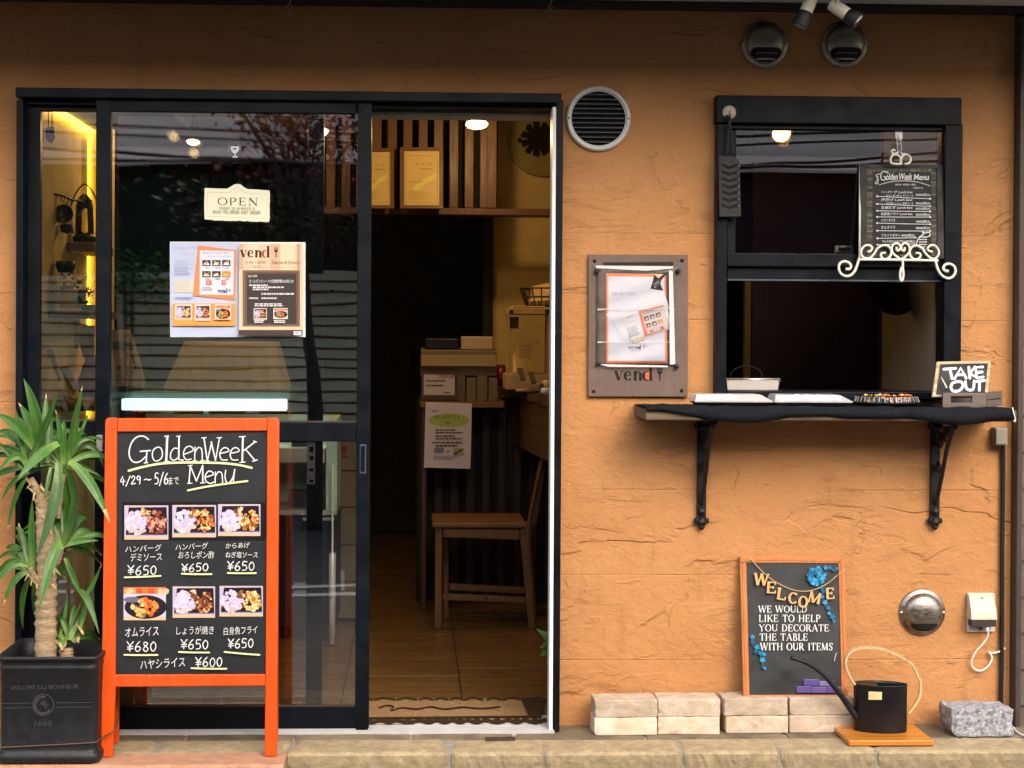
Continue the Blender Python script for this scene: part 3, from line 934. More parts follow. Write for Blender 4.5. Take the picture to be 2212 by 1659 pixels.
while x < 3.0:
    l = rnd.uniform(.3, .62)
    a_, b_ = rnd.uniform(-.05, .05), rnd.uniform(-.05, .05)
    ring = [(x + .006, -.176), (x + l * .5, -.176 + rnd.uniform(0, .008)), (x + l - .006, -.176), (x + l - .006 + b_, .13), (x + .006 + a_, .13)]
    if rnd.random() < .0: pass
    g.add([(u, v, -.0005 + .0012 * (k % 2)) for k, (u, v) in enumerate(ring)] + [(u, v, -.02) for u, v in ring], [(0, 1, 2, 3, 4), *[(k, k + 5, (k + 1) % 5 + 5, (k + 1) % 5) for k in range(5)]])
    x += l + b_ * .5 if False else l
setting(g, 'paving', M['flag'], bevel=.002)
g = MB()
tx1 = P(617, 1640, .40).x
rnd = random.Random(9)
n = 60
vs, fs = [], []
for i in range(n + 1):
    x = -2.6 + (tx1 + 2.6) * i / n
    y = -.480 + rnd.uniform(-.006, .004)
    vs += [(x, -.338, .0035), (x, -.40, .0035), (x, y + .012, .0030), (x, y + .003, -.004), (x, y, -.014 + rnd.uniform(-.004, .004)), (x, y + .006, -.08)]
for i in range(n):
    for k in range(5):
        fs.append((i * 6 + k, i * 6 + k + 1, i * 6 + 7 + k, i * 6 + 6 + k))
fs.append(tuple(n * 6 + k for k in range(6)))
g.add(vs, fs)
setting(g, 'pavement', M['terracotta'], smooth=False)
# indoors: floor tiles with dark joints, ceiling
g = MB(); g.box(-1.75, 2.4, .06, 5.2, -.2, -.008); setting(g, 'grout_bed', M['grout'])
g = MB()
L0 = 0.425
xa = P(998, 1500, -.6).x
xt = [Q(HP(0), 998, 1508).x + L0 * k for k in range(-6, 7)]
for i in range(len(xt) - 1):
    y = .07 - .425 * ((i * 2) % 3) / 3
    while y < 5.0:
        a, b = max(xt[i], -1.7), min(xt[i + 1], 2.3)
        if b > a and y + .85 > .07:
            g.box(a + .002, b - .002, max(y, .07) + .002, y + .848, -.03, 0.0)
        y += .85
setting(g, 'floor', M['floor'], bevel=.002)
g = MB(); g.box(-1.75, 2.4, .16, 5.2, 2.385, 2.42); setting(g, 'ceiling', M['yellow'])

# ---------------------------------------------------------------- the facade
mb = MB()
e = 0.006
def wall_piece(x0, x1, z0, z1):
    mb.box(x0, x1, 0, .14, z0, z1)
wall_piece(-2.4, fx0 + e, -.05, WT)
wall_piece(fx0 + e, fx1 - e, fz1 - e, WT)
wall_piece(fx1 - e, wx0 + e, -.05, WT)
wall_piece(wx0 + e, wx1 - e, wz1 - e, WT)
wall_piece(wx0 + e, wx1 - e, -.05, wz0 + e)
wall_piece(wx1 - e, WR, -.05, WT)
tag(mb.build('shop_wall', M['stucco'], origin=False), 'orange trowelled stucco wall around the shop door and takeout window', 'wall')

# eave over the front
ev = thing('eave', 'dark beam and white soffit of the eave along the top of the shop front', 'eave', (0, -.5, 2.36))
mb = MB(); mb.box(-2.6, 2.6, -.05, -.002, 2.358, 2.3795); mb.box(-2.6, 2.6, -.060, -.0505, 2.364, 2.3795)
mb.build('beam', M['beam'], ev, bevel=.003)
mb = MB(); mb.box(-2.6, 2.6, -.16, .14, 2.380, 2.44); mb.build('soffit', M['soffit'], ev)
mb = MB(); mb.box(-2.6, 2.6, -.80, -.161, 2.384, 2.44); mb.build('unseen_dark_boards', M['brown'], ev)  # added out of view, dark to cut light bounced onto the wall top
mb = MB(); mb.box(-2.6, 2.6, -.84, -.802, 2.35, 2.56); mb.build('fascia', M['brown'], ev)
mb = MB(); mb.add([(-2.6, -.86, 2.57), (2.6, -.86, 2.57), (2.6, 5.3, 3.3), (-2.6, 5.3, 3.3), (-2.6, -.86, 2.54), (2.6, -.86, 2.54), (2.6, 5.3, 3.25), (-2.6, 5.3, 3.25)],
               [(0, 1, 2, 3), (7, 6, 5, 4), (0, 4, 5, 1), (1, 5, 6, 2), (2, 6, 7, 3), (3, 7, 4, 0)])
mb.build('roof', M['brown'], ev)

# right-hand corner: brown post, neighbour's siding, cable
mb = MB()
a = P(2188, 300, .07); b = P(2174, 1560, .07)
mb.box(WR + .001, WR + .020, -.050, .10, -.05, 2.347)
tag(mb.build('corner_post', M['brown'], bevel=.004), 'dark brown square corner post closing the right end of the stucco', 'post')
mb = MB()
x0 = WR + .024
z = -.05
while z < 2.33:
    mb.add([(x0, -.036, z), (2.6, -.036, z), (2.6, -.026, z + .118), (x0, -.026, z + .118), (x0, .1, z), (2.6, .1, z), (2.6, .1, z + .118), (x0, .1, z + .118)],
           [(0, 1, 2, 3), (0, 4, 5, 1), (3, 2, 6, 7), (0, 3, 7, 4)])
    z += .12
tag(mb.build('neighbour_wall', M['siding']), 'grey brown board siding beyond the brown corner post', 'wall')
mb = MB()
jb0 = P(2160, 962, .03)
pts = [P(2166, 962, .02), P(2167, 1000, .012), P(2165, 1200, .012), P(2164, 1400, .012), P(2162, 1540, .012), P(2162, 1563, .012)]
mb.tube(smooth([tuple(p) for p in pts], 6), .0075, 8)
tag(mb.build('conduit', M['black'], smooth=True), 'black conduit running down the wall from the small grey junction box', 'conduit')
jb = thing('junction_box', 'small grey plastic junction box on the wall under the shelf end', 'junction box', tuple(jb0))
mb = MB(); mb.rect(2150, 924, 2177, 963, .045, .001); mb.build('housing', M['greybox'], jb, bevel=.004)
mb = MB(); mb.rect(2152, 927, 2175, 960, .050, .0455); mb.build('cover', M['greybox'], jb, bevel=.002)

# hooks under the beam
def hook(x, y0, y1, label):
    mb = MB()
    d = .062
    c = P(x, y0, d)
    s = 1 / 700
    p = [(0, .05), (0, .01), (-.007, 0), (-.009, -.008), (-.003, -.014), (.004, -.010), (.003, .000)]
    mb.tube(smooth([(c.x + u, c.y, c.z + v) for u, v in p], 5), .0022, 8)
    e = P(x, y1, d)
    mb.tube([(c.x - .001, c.y, c.z - .012), (c.x - .001, c.y, e.z)], .0018, 8)
    mb.lathe([(.0001, -.006), (.004, -.004), (.004, .006), (.0001, .008)], Matrix.Translation((c.x - .001, c.y, e.z)), 10)
    tag(mb.build('ceiling_hook', M['steel2'], smooth=True), label, 'hook', 'hooks under the eave beam')
hook(627, 10, 30, 'small metal hook hanging under the beam above the glass door')
hook(1190, 12, 36, 'small metal hook hanging under the beam above the open doorway edge')

# ---------------------------------------------------------------- door frame and its two sliding leaves
fr = thing('shop_entrance', 'wide navy entrance frame around the glass sliding doors', 'door frame', ((fx0 + fx1) / 2, -.1, 0))
mb = MB(); mb.rect(33, 195, 1213, 216, .100, -.13); mb.build('head', M['frame'], fr, bevel=.003)
mb = MB(); mb.rect(33, 216, 48, 1580, .100, -.13); mb.build('jamb', M['frame'], fr, bevel=.003)
mb = MB(); mb.rect(1198, 216, 1213, 1580, .100, -.13); mb.build('jamb', M['frame'], fr, bevel=.003)
mb = MB(); mb.rect(1190, 231, 1197.4, 1577, .0995, .03); mb.build('weatherstrip', M['white'], fr)
a, b, c, dd = R(48, 1576, 1198, 1585, .104)
mb = MB()
mb.box(a, b, -.104, .13, -.004, .004)
for y in (-.100, -.078, -.058, -.034, -.012, .02):
    mb.box(a, b, y, y + .004, .0042, .012)
mb.build('sill_track', M['sill'], fr)
mb = MB(); mb.rect(50, 216, 1197, 231, .055, -.10); mb.build('head_track', M['frame'], fr)
mb = MB(); a, b, c, dd = R(803, 231, 1190, 246, .0); mb.box(a, b, .05, .16, c, dd + .02); mb.build('head_lining', M['plast'], fr)

def leaf(label, d, x0, x1, sl, sr, top, g1, g2, g3, bot, th=.03):
    t = thing('sliding_door', label, 'door', tuple(P((x0 + x1) / 2, 1577, d)))
    t['group'] = 'sliding glass door leaves'
    for q in ((x0, top - 30, x0 + sl, bot), (x1 - sr, top - 30, x1, bot)):
        mb = MB(); mb.rect(*q, d, d - th); mb.build('stile', M['frame'], t, bevel=.0025)
    for nm, q in (('top_rail', (x0 + sl, top - 30, x1 - sr, top)), ('middle_rail', (x0 + sl, g1, x1 - sr, g2)), ('bottom_rail', (x0 + sl, g3, x1 - sr, bot))):
        mb = MB(); mb.rect(*q, d - .002, d - th + .002); mb.build(nm, M['frame'], t, bevel=.0025)
    for q in ((x0 + sl - 2, top - 2, x1 - sr + 2, g1 + 2), (x0 + sl - 2, g2 - 2, x1 - sr + 2, g3 + 2)):
        mb = MB(); mb.rect(*q, d - th / 2 + .0025, d - th / 2 - .0025); mb.build('pane', M['glass'], t)
    # thin pale glazing bead along the rails
    mb = MB(); mb.rect(x0 + sl, g1 - 3, x1 - sr, g1 - .5, d - .004, d - .010); mb.rect(x0 + sl, g3 - 3, x1 - sr, g3 - .5, d - .004, d - .010)
    mb.build('glazing_bead', M['brown'], t)
    return t
dl = leaf('fixed left leaf of the glass sliding door, with silver lock plate', .030, 50, 697, 35, 34, 243, 911, 955, 1527, 1578)
dr = leaf('front leaf of the glass sliding door, slid open to the left', .078, 205, 800, 32, 30, 243, 912, 953, 1527, 1584)
mb = MB(); mb.rect(663, 955, 681, 1046, .0335, .0301); lp = mb.build('lock_plate', M['alu'], dl, bevel=.001)
mb = MB()
for y, h in ((965, 12), (985, 9), (1012, 6), (1036, 6)):
    mb.rect(668, y, 677, y + h, .0345, .0336)
mb.build('keyhole', M['void'], lp)
mb = MB(); mb.rect(777, 960, 791, 1023, .0800, .0781); ph = mb.build('pull_handle', mat('blue grey handle metal', (.10, .12, .16), .4, .6), dr, bevel=.001)
mb = MB(); mb.rect(779, 964, 788, 1019, .0812, .0801); mb.build('handle_recess', M['frame'], ph)
mb = MB(); mb.rect(208, 940, 221, 975, .0815, .0781); mb.build('edge_bracket', M['alu'], dr, bevel=.001)

# on the door glass: sticker, OPEN sign, double menu poster
gz = .078 - .015 + .003
st = Print(WP(gz))
st.stroke([(507 + 13 * math.cos(k / 24 * 6.283), 322 + 15 * math.sin(k / 24 * 6.283)) for k in range(25)], 1.4, S(150, 150, 155))
st.poly([(498, 316), (517, 316), (516, 325), (511, 331), (503, 331), (499, 325)], WHITE)
st.rect(506, 331, 509, 338, WHITE); st.rect(502, 338, 513, 340.5, WHITE)
st.rect(503, 320, 511, 323, S(90, 90, 100))
tag(st.build('sticker', M['ink']), 'small round sticker of a white wine cup on the door glass', 'sticker')

c7 = CR(370, 400, 360, 1493)
poly = []
rnd = random.Random(3)
out = [(428, 140), (560, 146), (640, 148), (680, 125), (710, 106), (740, 101), (770, 108), (800, 132), (835, 152), (940, 156), (1045, 165)]
poly += out
for k in range(12): poly.append((1049 - k * .2 + rnd.uniform(-3, 3), 165 + (462 - 165) * (k + 1) / 13))
poly += [(1040, 466), (1030, 468)]
for k in range(28): poly.append((1025 - (1025 - 445) * k / 27, 466 - 20 * k / 27 + rnd.uniform(-4, 4)))
poly += [(428, 440), (420, 428)]
for k in range(12): poly.append((422 + rnd.uniform(-3, 3), 420 - 270 * k / 11))
pp = [c7(*p) for p in poly]
op = MB(); op.slab(WP(gz + .004), pp, .003)
osg = op.build('open_sign', mat('cream sign board', S(246, 246, 218), .6, var=.04), None)
tag(osg, 'cream OPEN sign with a small arched top stuck on the door glass', 'sign')
pr = Print(WP(gz + .004), f=c7)
pr.stroke([(455, 180), (650, 186), (700, 152), (738, 135), (775, 155), (820, 190), (1022, 200), (1018, 432), (448, 412), (455, 180)], 4, S(205, 205, 180), False)
pr.serif('OPEN', 548, 232, 938, 306, S(28, 32, 24), .15, .05, .16, xf=lambda x, y: (x, y + (x - 548) * .012))
pr.serif('THERE IS ALWAYS A', 562, 322, 906, 346, S(170, 172, 150), .22, .14, .22, xf=lambda x, y: (x, y + (x - 548) * .012))
pr.serif('WAY TO OPEN ANY DOOR', 505, 354, 962, 382, S(170, 172, 150), .22, .14, .22, xf=lambda x, y: (x, y + (x - 548) * .012))
pr.build('lettering', M['ink'], osg)
for c in osg.children: c.matrix_parent_inverse = WM(osg).inverted()

pm = MB(); pm.slab(WP(gz + .0015), [c7(92, 655), c7(1390, 660), c7(1390, 1568), c7(95, 1568)], .001)
po = pm.build('menu_poster', mat('poster paper', S(238, 238, 244), .6))
tag(po, 'wide two-page menu poster taped on the door glass below the sign', 'poster')
pr = Print(WP(gz + .0015), f=c7)
pr.rect(98, 662, 758, 1562, S(198, 210, 238))
pr.text('Golden Week', 135, 694, 400, 730, S(150, 165, 205), -.01)
pr.text('Menu', 215, 755, 330, 785, S(215, 165, 180), -.01)
pr.lines(135, 830, 320, 890, 5, S(165, 180, 215), .4, 1)
pr.lines(135, 895, 330, 985, 6, S(150, 160, 205), .4, 2)
pr.rect(135, 1020, 320, 1140, S(226, 220, 205))
pr.lines(145, 1030, 315, 1130, 6, S(200, 195, 195), .35, 3)
pr.lines(145, 1185, 330, 1215, 2, S(150, 160, 195), .45, 4)
pr.poly([(365, 690), (728, 735), (716, 1215), (315, 1172)], S(250, 150, 98))
pr.poly([(380, 738), (708, 745), (700, 1166), (378, 1160)], S(224, 230, 244))
pr.text('Special Lunch Box', 405, 752, 670, 775, S(130, 150, 190))
pr.text('Delivery Lunch Box', 458, 786, 680, 808, S(130, 150, 190))
rnd = random.Random(8)
for j in range(2):
    for i in range(3):
        x, y = 404 + 95 * i, 832 + 106 * j
        pr.rect(x, y, x + 80, y + 58, S(70, 55, 50) if (i, j) != (2, 1) else S(220, 150, 70))
        pr.poly([(x + 8, y + 48), (x + 22, y + 22), (x + 55, y + 20), (x + 72, y + 48)], S(232, 226, 222) if (i, j) != (2, 1) else S(245, 190, 110))
        for k in range(6): pr.blob(x + rnd.uniform(15, 65), y + rnd.uniform(8, 45), 7, S(*rnd.choice([(190, 120, 60), (150, 160, 90), (235, 215, 170)])), rnd)
        pr.lines(x + 30, y + 72, x + 80, y + 80, 1, S(110, 110, 130), .9, i + 3 * j)
for x in (440, 590):
    pr.rect(x, 1025, x + 55 - (15 if x > 500 else 0), 1068, S(225, 130, 105)); pr.blob(x + 22, 1050, 12, S(250, 200, 180), rnd)
pr.lines(405, 1090, 520, 1130, 3, S(190, 170, 190), .4, 6)
pr.vend(552, 1102, 650, 1142, S(50, 60, 110), None)
pr.fork(662, 1108, 676, 1142, S(50, 60, 110))
pr.rect(120, 1246, 718, 1460, S(255, 170, 92))
for x0, x1, k, sd in ((146, 304, 'fry', 5), (334, 486, 'oro', 6), (526, 682, 'fish', 7)):
    pr.rect(x0, 1256, x1, 1402 + (10 if sd == 6 else 0), S(240, 225, 215))
    pr.food(x0 + 10, 1266, x1 - 8, 1398, k if sd != 7 else 'ome', sd)
pr.lines(225, 1446, 700, 1453, 1, S(215, 130, 60), .8, 9)
pr.rect(760, 678, 1368, 1550, S(238, 210, 178))
for x0, x1, c in ((760, 800, (214, 182, 160)), (850, 940, (246, 222, 190)), (1060, 1150, (222, 188, 160)), (1160, 1290, (246, 222, 188)), (1310, 1345, (205, 168, 150))):
    pr.rect(x0, 678, x1, 925, S(*c))
pr.lines(760, 900, 1368, 925, 1, S(205, 175, 150), .3, 3)
pr.vend(772, 700, 1066, 808, S(70, 40, 30), None, colr=S(190, 70, 45))
pr.fork(1096, 710, 1132, 808, S(80, 48, 36))
pr.text('11:00〜20:00', 820, 842, 1012, 868, S(150, 115, 100))
pr.text('Thu Sat.', 875, 882, 975, 900, S(170, 135, 118))
pr.text('Take out & Delivery', 1070, 838, 1336, 884, S(110, 72, 58), -.01)
pr.rect(795, 930, 1342, 1466, S(140, 112, 96)); pr.rect(815, 945, 1325, 1452, S(116, 92, 78)); pr.rect(836, 962, 1306, 1442, S(72, 66, 66))
T2 = S(228, 228, 228)
pr.text('2019年', 845, 972, 935, 1000, T2, .01)
pr.text('ゴールデンウィークの営業時間のお知らせ', 855, 1018, 1280, 1052, T2, .012)
for k in range(3): pr.lines(856 + (35 if k else 0), 1066 + 20 * k, 1118 + (90 if k == 1 else 0), 1082 + 20 * k, 1, T2, .9, 20 + k)
pr.lines(975, 1148, 1285, 1168, 1, T2, .8, 31); pr.lines(856, 1190, 945, 1208, 1, T2, .8, 32); pr.lines(975, 1190, 1160, 1208, 1, T2, .8, 33)
pr.lines(910, 1246, 1230, 1280, 2, T2, .7, 34)
pr.rect(900, 1292, 1026, 1402, S(235, 225, 215)); pr.food(904, 1296, 1022, 1398, 'oro', 41)
pr.rect(1088, 1292, 1226, 1396, S(235, 230, 225)); pr.food(1094, 1298, 1220, 1388, 'ome', 42)
pr.lines(908, 1405, 1025, 1438, 2, T2, .75, 35); pr.lines(1096, 1405, 1215, 1438, 2, T2, .75, 36)
pr.rect(760, 1500, 1368, 1552, S(84, 68, 66)); pr.rect(1282, 1512, 1358, 1548, S(232, 232, 240)); pr.lines(1296, 1524, 1345, 1536, 1, S(120, 120, 150), .8, 37)
pr.build('print', M['gloss'], po)

# ---------------------------------------------------------------- takeout window
wn = thing('takeout_window', 'navy sash window over the takeout shelf, lower half raised open', 'window', ((wx0 + wx1) / 2, -.05, wz0))
mb = MB(); mb.rect(1548, 208, 2078, 268, .055, -.10); mb.build('head_panel', M['frame'], wn, bevel=.004)
mb = MB(); mb.rect(1548, 268, 1571, 856, .050, -.035); mb.build('jamb', M['frame'], wn, bevel=.003)
mb = MB(); mb.rect(2040, 268, 2078, 856, .050, -.035); mb.build('jamb', M['frame'], wn, bevel=.003)
mb = MB(); mb.rect(1571, 846, 2040, 862, .052, -.10); mb.build('sill', M['frame'], wn, bevel=.003)
sa = MB(); sa.rect(1571, 268, 2040, 281, .030, -.01); sa.rect(1571, 281, 1590, 548, .030, -.01); sa.rect(2033.5, 281, 2040, 548, .030, -.01); sa.rect(1571, 548, 2040, 577, .032, -.01)
sash = sa.build('upper_sash', M['frame'], wn, bevel=.003)
mb = MB(); mb.rect(1588, 279, 2035.5, 550, .012, .007); mb.build('pane', M['glass'], sash)
sa = MB(); sa.rect(1571, 579, 2040, 608, .012, -.03); ls = sa.build('lower_sash_rail', M['frame'], wn, bevel=.003)
mb = MB(); mb.rect(1572, 604, 2039, 607.5, .016, .0125); mb.build('seal', mat('blue grey seal', (.05, .065, .09), .5), ls)
mb = MB(); mb.rect(1806, 530, 1843, 546, -.03, -.05); mb.build('sash_latch', M['alu'], ls, bevel=.004)
mb = MB(); mb.rect(1811, 534, 1838, 543, -.028, -.0299); mb.build('latch_plate', M['black'], ls)

# vents
def hood(x, y, r, label, top):
    t = thing('vent_hood', label, 'vent', tuple(P(x, y, 0)), 'round steel wall vents')
    c = P(x, y, 0)
    s = r / 658
    Mx = Matrix.Translation(c) @ Matrix.Rotation(rad(90), 4, 'X')
    m = M['steel2'] if top else M['steel']
    mb = MB(); mb.lathe([(s * .80, .0006), (s, .0006), (s * 1.0, .006), (s * .97, .009), (s * .86, .010), (s * .84, .013), (s * .80, .013)], Mx, 48); mb.build('flange', m, t, smooth=True)
    mb = MB()
    n, k = 40, 14
    vs, fs, ops = [], [], []
    for i in range(k + 1):
        a = math.pi / 2 * i / k
        for j in range(n):
            th = 2 * math.pi * j / n
            rr = s * .84 * math.cos(a * .98) ** .9
            vs.append(Mx @ Vector((rr * math.cos(th), rr * math.sin(th), .011 + s * .42 * math.sin(a))))
    for i in range(k):
        for j in range(n):
            fs.append((i * n + j, i * n + (j + 1) % n, (i + 1) * n + (j + 1) % n, (i + 1) * n + j))
    mb.add(vs, fs)
    dm = mb.build('dome', m, t, smooth=True)
    # the mouth in the lower half: a black patch for the shade in the slot, with a steel louvre bar
    mb = MB()
    def on(u, v, off):
        q = min(.98, math.hypot(u, v) / .84)
        a = math.acos(min(1, q ** (1 / .9)))
        return Mx @ Vector((u * s, v * s, .011 + s * .42 * math.sin(a) + off))
    def patch(u0, u1, v0, v1, off, rc):
        K, J = 14, 5
        vs, fs = [], []
        for j in range(J + 1):
            v = v0 + (v1 - v0) * j / J
            e = 0
            dv = min(v - v0, v1 - v)
            if dv < rc: e = rc - math.sqrt(max(0, rc * rc - (rc - dv) ** 2))
            lim = math.sqrt(max(.01, .80 ** 2 - v * v))
            for i in range(K + 1):
                u = (u0 + e) + (u1 - u0 - 2 * e) * i / K
                vs.append(on(max(-lim, min(lim, u)), v, off))
        for j in range(J):
            for i in range(K):
                a = j * (K + 1) + i
                fs.append((a, a + 1, a + K + 2, a + K + 1))
        mb.add(vs, fs)
    if top: patch(-.66, .66, -.63, -.19, .0012, .15); patch(-.33, .33, -.775, -.70, .0012, .03)
    else: patch(-.60, .60, -.76, -.42, .0012, .12)
    mb.build('mouth', M['void'], dm)
    mb = MB()
    if top:
        patch(-.45, .45, -.44, -.42, .003, .0)
        mb.build('louvre', m, dm)
    else:
        patch(-.36, .36, -.66, -.58, .003, .0); mb.build('louvre', M['rubber'], dm)
    for u in (-.92, .92):
        mb = MB(); mb.lathe([(.0045, 0), (.0045, .0015), (.002, .0035), (.0001, .0038)], Matrix.Translation(Mx @ Vector((u * s, 0, .009))) @ Matrix.Rotation(rad(90), 4, 'X'), 10)
        mb.build('screw', M['alu'], t, smooth=True)
hood(1651, 97, 51, 'weathered steel vent hood above the window, left of the two up there', True)
hood(1823, 97, 51, 'weathered steel vent hood partly hidden behind the angled white spotlight', True)
hood(1991, 1322, 51, 'shiny domed steel vent low on the wall between welcome board and socket', False)

t = thing('louvre_vent', 'round white louvred vent beside the top corner of the door frame', 'vent', tuple(P(1292, 257, 0)))
c = P(1292, 257, 0); s = 70.5 / 658
Mx = Matrix.Translation(c) @ Matrix.Rotation(rad(90), 4, 'X')
mb = MB(); mb.lathe([(s * .83, .0006), (s, .0006), (s, .012), (s * .95, .017), (s * .89, .018), (s * .87, .013), (s * .83, .012)], Mx, 56, cap=False); mb.build('ring', M['ventwhite'], t, smooth=True)
mb = MB(); mb.lathe([(s * .84, .001), (.0001, .0012)], Mx, 40); mb.build('backing', M['void'], t)
mb = MB()
for k in range(11):
    v = -.72 + .145 * k
    hw = math.sqrt(max(0.02, .84 ** 2 - (abs(v) + .03) ** 2)) * s
    mb.add([Mx @ Vector(p) for p in ((-hw, v * s - .0018, .015), (hw, v * s - .0018, .015), (hw, v * s + .0014, .016), (-hw, v * s + .0014, .016), (-hw, v * s + .0020, .004), (hw, v * s + .0020, .004))],
           [(0, 1, 2, 3), (3, 2, 5, 4), (0, 4, 5, 1)])
mb.build('louvres', mat('dusty louvre metal', (.16, .16, .16), .5, .3, var=.3, vs=(30, 30, 30), grime=.5), t)
for u in (-.92, .92):
    mb = MB(); mb.lathe([(.003, 0), (.003, .001), (.0001, .002)], Matrix.Translation(Mx @ Vector((u * s, 0, .018))) @ Matrix.Rotation(rad(90), 4, 'X'), 10)
    mb.build('screw', M['rubber'], t)

# spotlights under the soffit
def spot(x0, y0, x1, y1, label, r, lens, d=.60):
    a = P(x0, y0, d); b = P(x1, y1, d)
    t = thing('spotlight', label, 'spotlight', (a.x, a.y, 2.3795), 'white spotlights under the eave')
    if lens:
        b = b + Vector((0, -.035, 0))
    ax = (b - a).normalized()
    L_ = (b - a).length
    Mx = Matrix.Translation(a) @ ax.to_track_quat('Z', 'Y').to_matrix().to_4x4()
    mb = MB(); mb.lathe([(.0001, -.002), (r * .9, 0), (r, .004), (r, L_ * .62), (r * .98, L_ * .62 + .002)], Mx, 28); mb.build('barrel', M['cream'], t, smooth=True)
    mb = MB(); mb.lathe([(r * 1.02, L_ * .60), (r * 1.12, L_ * .62), (r * 1.28, L_ * .80), (r * 1.38, L_ * .98), (r * 1.36, L_), (r * 1.18, L_), (r * 1.15, L_ * .985)], Mx, 28); shd = mb.build('shade', M['black'], t, smooth=True)
    mb = MB(); mb.lathe([(r * 1.17, L_ * .99), (r * .7, L_ * .985), (.0001, L_ * .98)], Mx, 28); mb.build('lens', mat('frosted lamp glass', (.66, .66, .62), .3, var=.2, vs=(90, 90, 90)), shd, smooth=True)
    mb = MB()
    mid = a + ax * (L_ * .18)
    top = Vector((mid.x, mid.y, 2.377))
    mb.tube(smooth([tuple(mid), tuple(mid + Vector((.0, -.02, .02))), (top.x, top.y, top.z)], 5), .006, 8)
    mb.lathe([(.0001, 2.36), (.028, 2.36), (.032, 2.3798)], Matrix.Translation((mid.x, mid.y, 0)), 24)
    mb.build('arm', M['cream'], t, smooth=True)
spot(1760, -22, 1728, 58, 'white spotlight with black rim pointing straight down at the wall', .0196, False)
spot(1795, 8, 1847, 52, 'white spotlight tilted to the side, its pale lens visible', .0196, True)

# ================================================================ in front of the door: A-board
AB = TP(-.392, .0035, -.285, 1.085)                    # the front face leans back
t = thing('menu_board_stand', 'orange A-board stand with a chalked holiday lunch menu in front of the door', 'menu stand', (P(412, 1600, .35).x, -.34, .0035))
c3 = CR(230, 940, 430, 1740)
c4 = CR(230, 1300, 430, 1508)
def plank(poly, th, off=0.0, name='rail', m='orange', bev=.004):
    mb = MB(); mb.slab(AB, poly, th, off); return mb.build(name, M[m], t, bevel=bev)
plank([(227, 908), (232, 902), (252.5, 902), (249, 1480), (242.5, 1636), (217, 1636)], .024, 0, 'front_leg')
plank([(577, 902), (599, 902), (603, 908), (600, 1400), (597, 1634), (571, 1634), (573, 1480)], .024, 0, 'front_leg')
plank([(252.8, 903), (576.8, 903), (576.6, 931), (252.6, 933)], .020, -.001, 'top_rail')
plank([(245, 1457.5), (573.2, 1456.5), (573, 1482), (244.5, 1484.5)], .020, -.001, 'bottom_rail')
mb = MB(); mb.slab(AB, [(250, 930), (579, 930), (576, 1460), (246, 1460)], .006, -.010); board = mb.build('board', M['chalk'], t)
mb = MB()
for x0, x1 in ((217, 242.5), (571, 597)):
    a = Q(AB, x0, 1636, -.012); b = Q(AB, x1, 1636, -.012)
# rear legs, hinged at the top
rb, rt = P(258, 1602, .196), Q(AB, 262, 915, -.03)
for xb, xt_ in ((246, 243), (590, 588)):
    mb = MB()
    pb = P(xb, 1600, .200); pb.z = .002
    ptp = Q(AB, xt_, 915, -.036)
    mb.bar(pb, ptp, .032, .020, up=(0, 1, 0)); mb.build('rear_leg', M['orange'], t, bevel=.003)
mb = MB(); pa, pb = P(246, 1380, .24), P(590, 1380, .24); mb.bar((pa.x, pa.y, pa.z), (pb.x, pb.y, pa.z), .018, .035); mb.build('rear_rail', M['orange'], t, bevel=.002)
for x_ in (300, 500):
    mb = MB(); mb.bar(Q(AB, x_, 905, -.03), Q(AB, x_ + 30, 905, -.03), .02, .006); mb.build('hinge', M['alu'], t)

pr = Print(AB, base=-.0094, f=c3)
W = CHALK
YEL = S(232, 234, 176)
pr.rect(205, 888, 1550, 1248, S(32, 30, 38, .5)); 
# heading in doubled serif chalk strokes
def hw(pts, wd=13, col=W): pr.curve(pts, wd, col, 5)
def ln(*pts, wd=13, col=W): pr.stroke(list(pts), wd, col)
hw([(452, 300), (405, 270), (345, 278), (298, 325), (272, 400), (278, 470), (315, 512), (370, 508), (425, 462)])
ln((375, 412), (470, 404)); ln((437, 408), (430, 518)); ln((412, 521), (445, 517), wd=10)
hw([(535, 372), (498, 400), (488, 450), (505, 495), (540, 500), (575, 470), (582, 420), (565, 380), (535, 372)], 11)
ln((628, 275), (618, 508), wd=20); ln((603, 272), (640, 268), wd=10); ln((597, 511), (648, 507), wd=10)
hw([(725, 385), (690, 385), (660, 430), (662, 480), (695, 495), (728, 470)], 11)
ln((738, 272), (735, 490), (775, 494), wd=15); ln((716, 272), (750, 268), wd=10)
hw([(785, 440), (868, 405), (855, 370), (815, 368), (785, 405), (782, 455), (808, 490), (852, 484)], 11)
ln((888, 372), (884, 500), wd=11); hw([(888, 420), (915, 378), (945, 385), (955, 430), (955, 500)], 11); ln((868, 502), (902, 500), wd=9); ln((940, 500), (978, 497), wd=9)
ln((972, 290), (1003, 500), wd=13); ln((1003, 500), (1045, 325), wd=11); ln((1040, 325), (1080, 495), wd=13); ln((1080, 495), (1117, 290), wd=11)
ln((952, 287), (992, 283), wd=10); ln((1094, 286), (1136, 284), wd=10); ln((990, 503), (1020, 500), wd=9)
for dx in (0, 97):
    hw([(1122 + dx, 432), (1200 + dx, 412), (1192 + dx, 385), (1160 + dx, 378), (1130 + dx, 405), (1120 + dx, 448), (1140 + dx, 490), (1192 + dx, 492)], 11)
ln((1336, 278), (1330, 512), wd=17); ln((1304, 277), (1360, 272), wd=10); ln((1306, 516), (1358, 512), wd=10)
ln((1452, 322), (1340, 408), wd=12); ln((1362, 394), (1450, 498), wd=13); ln((1436, 314), (1463, 326), wd=9); ln((1428, 506), (1472, 492), wd=10)
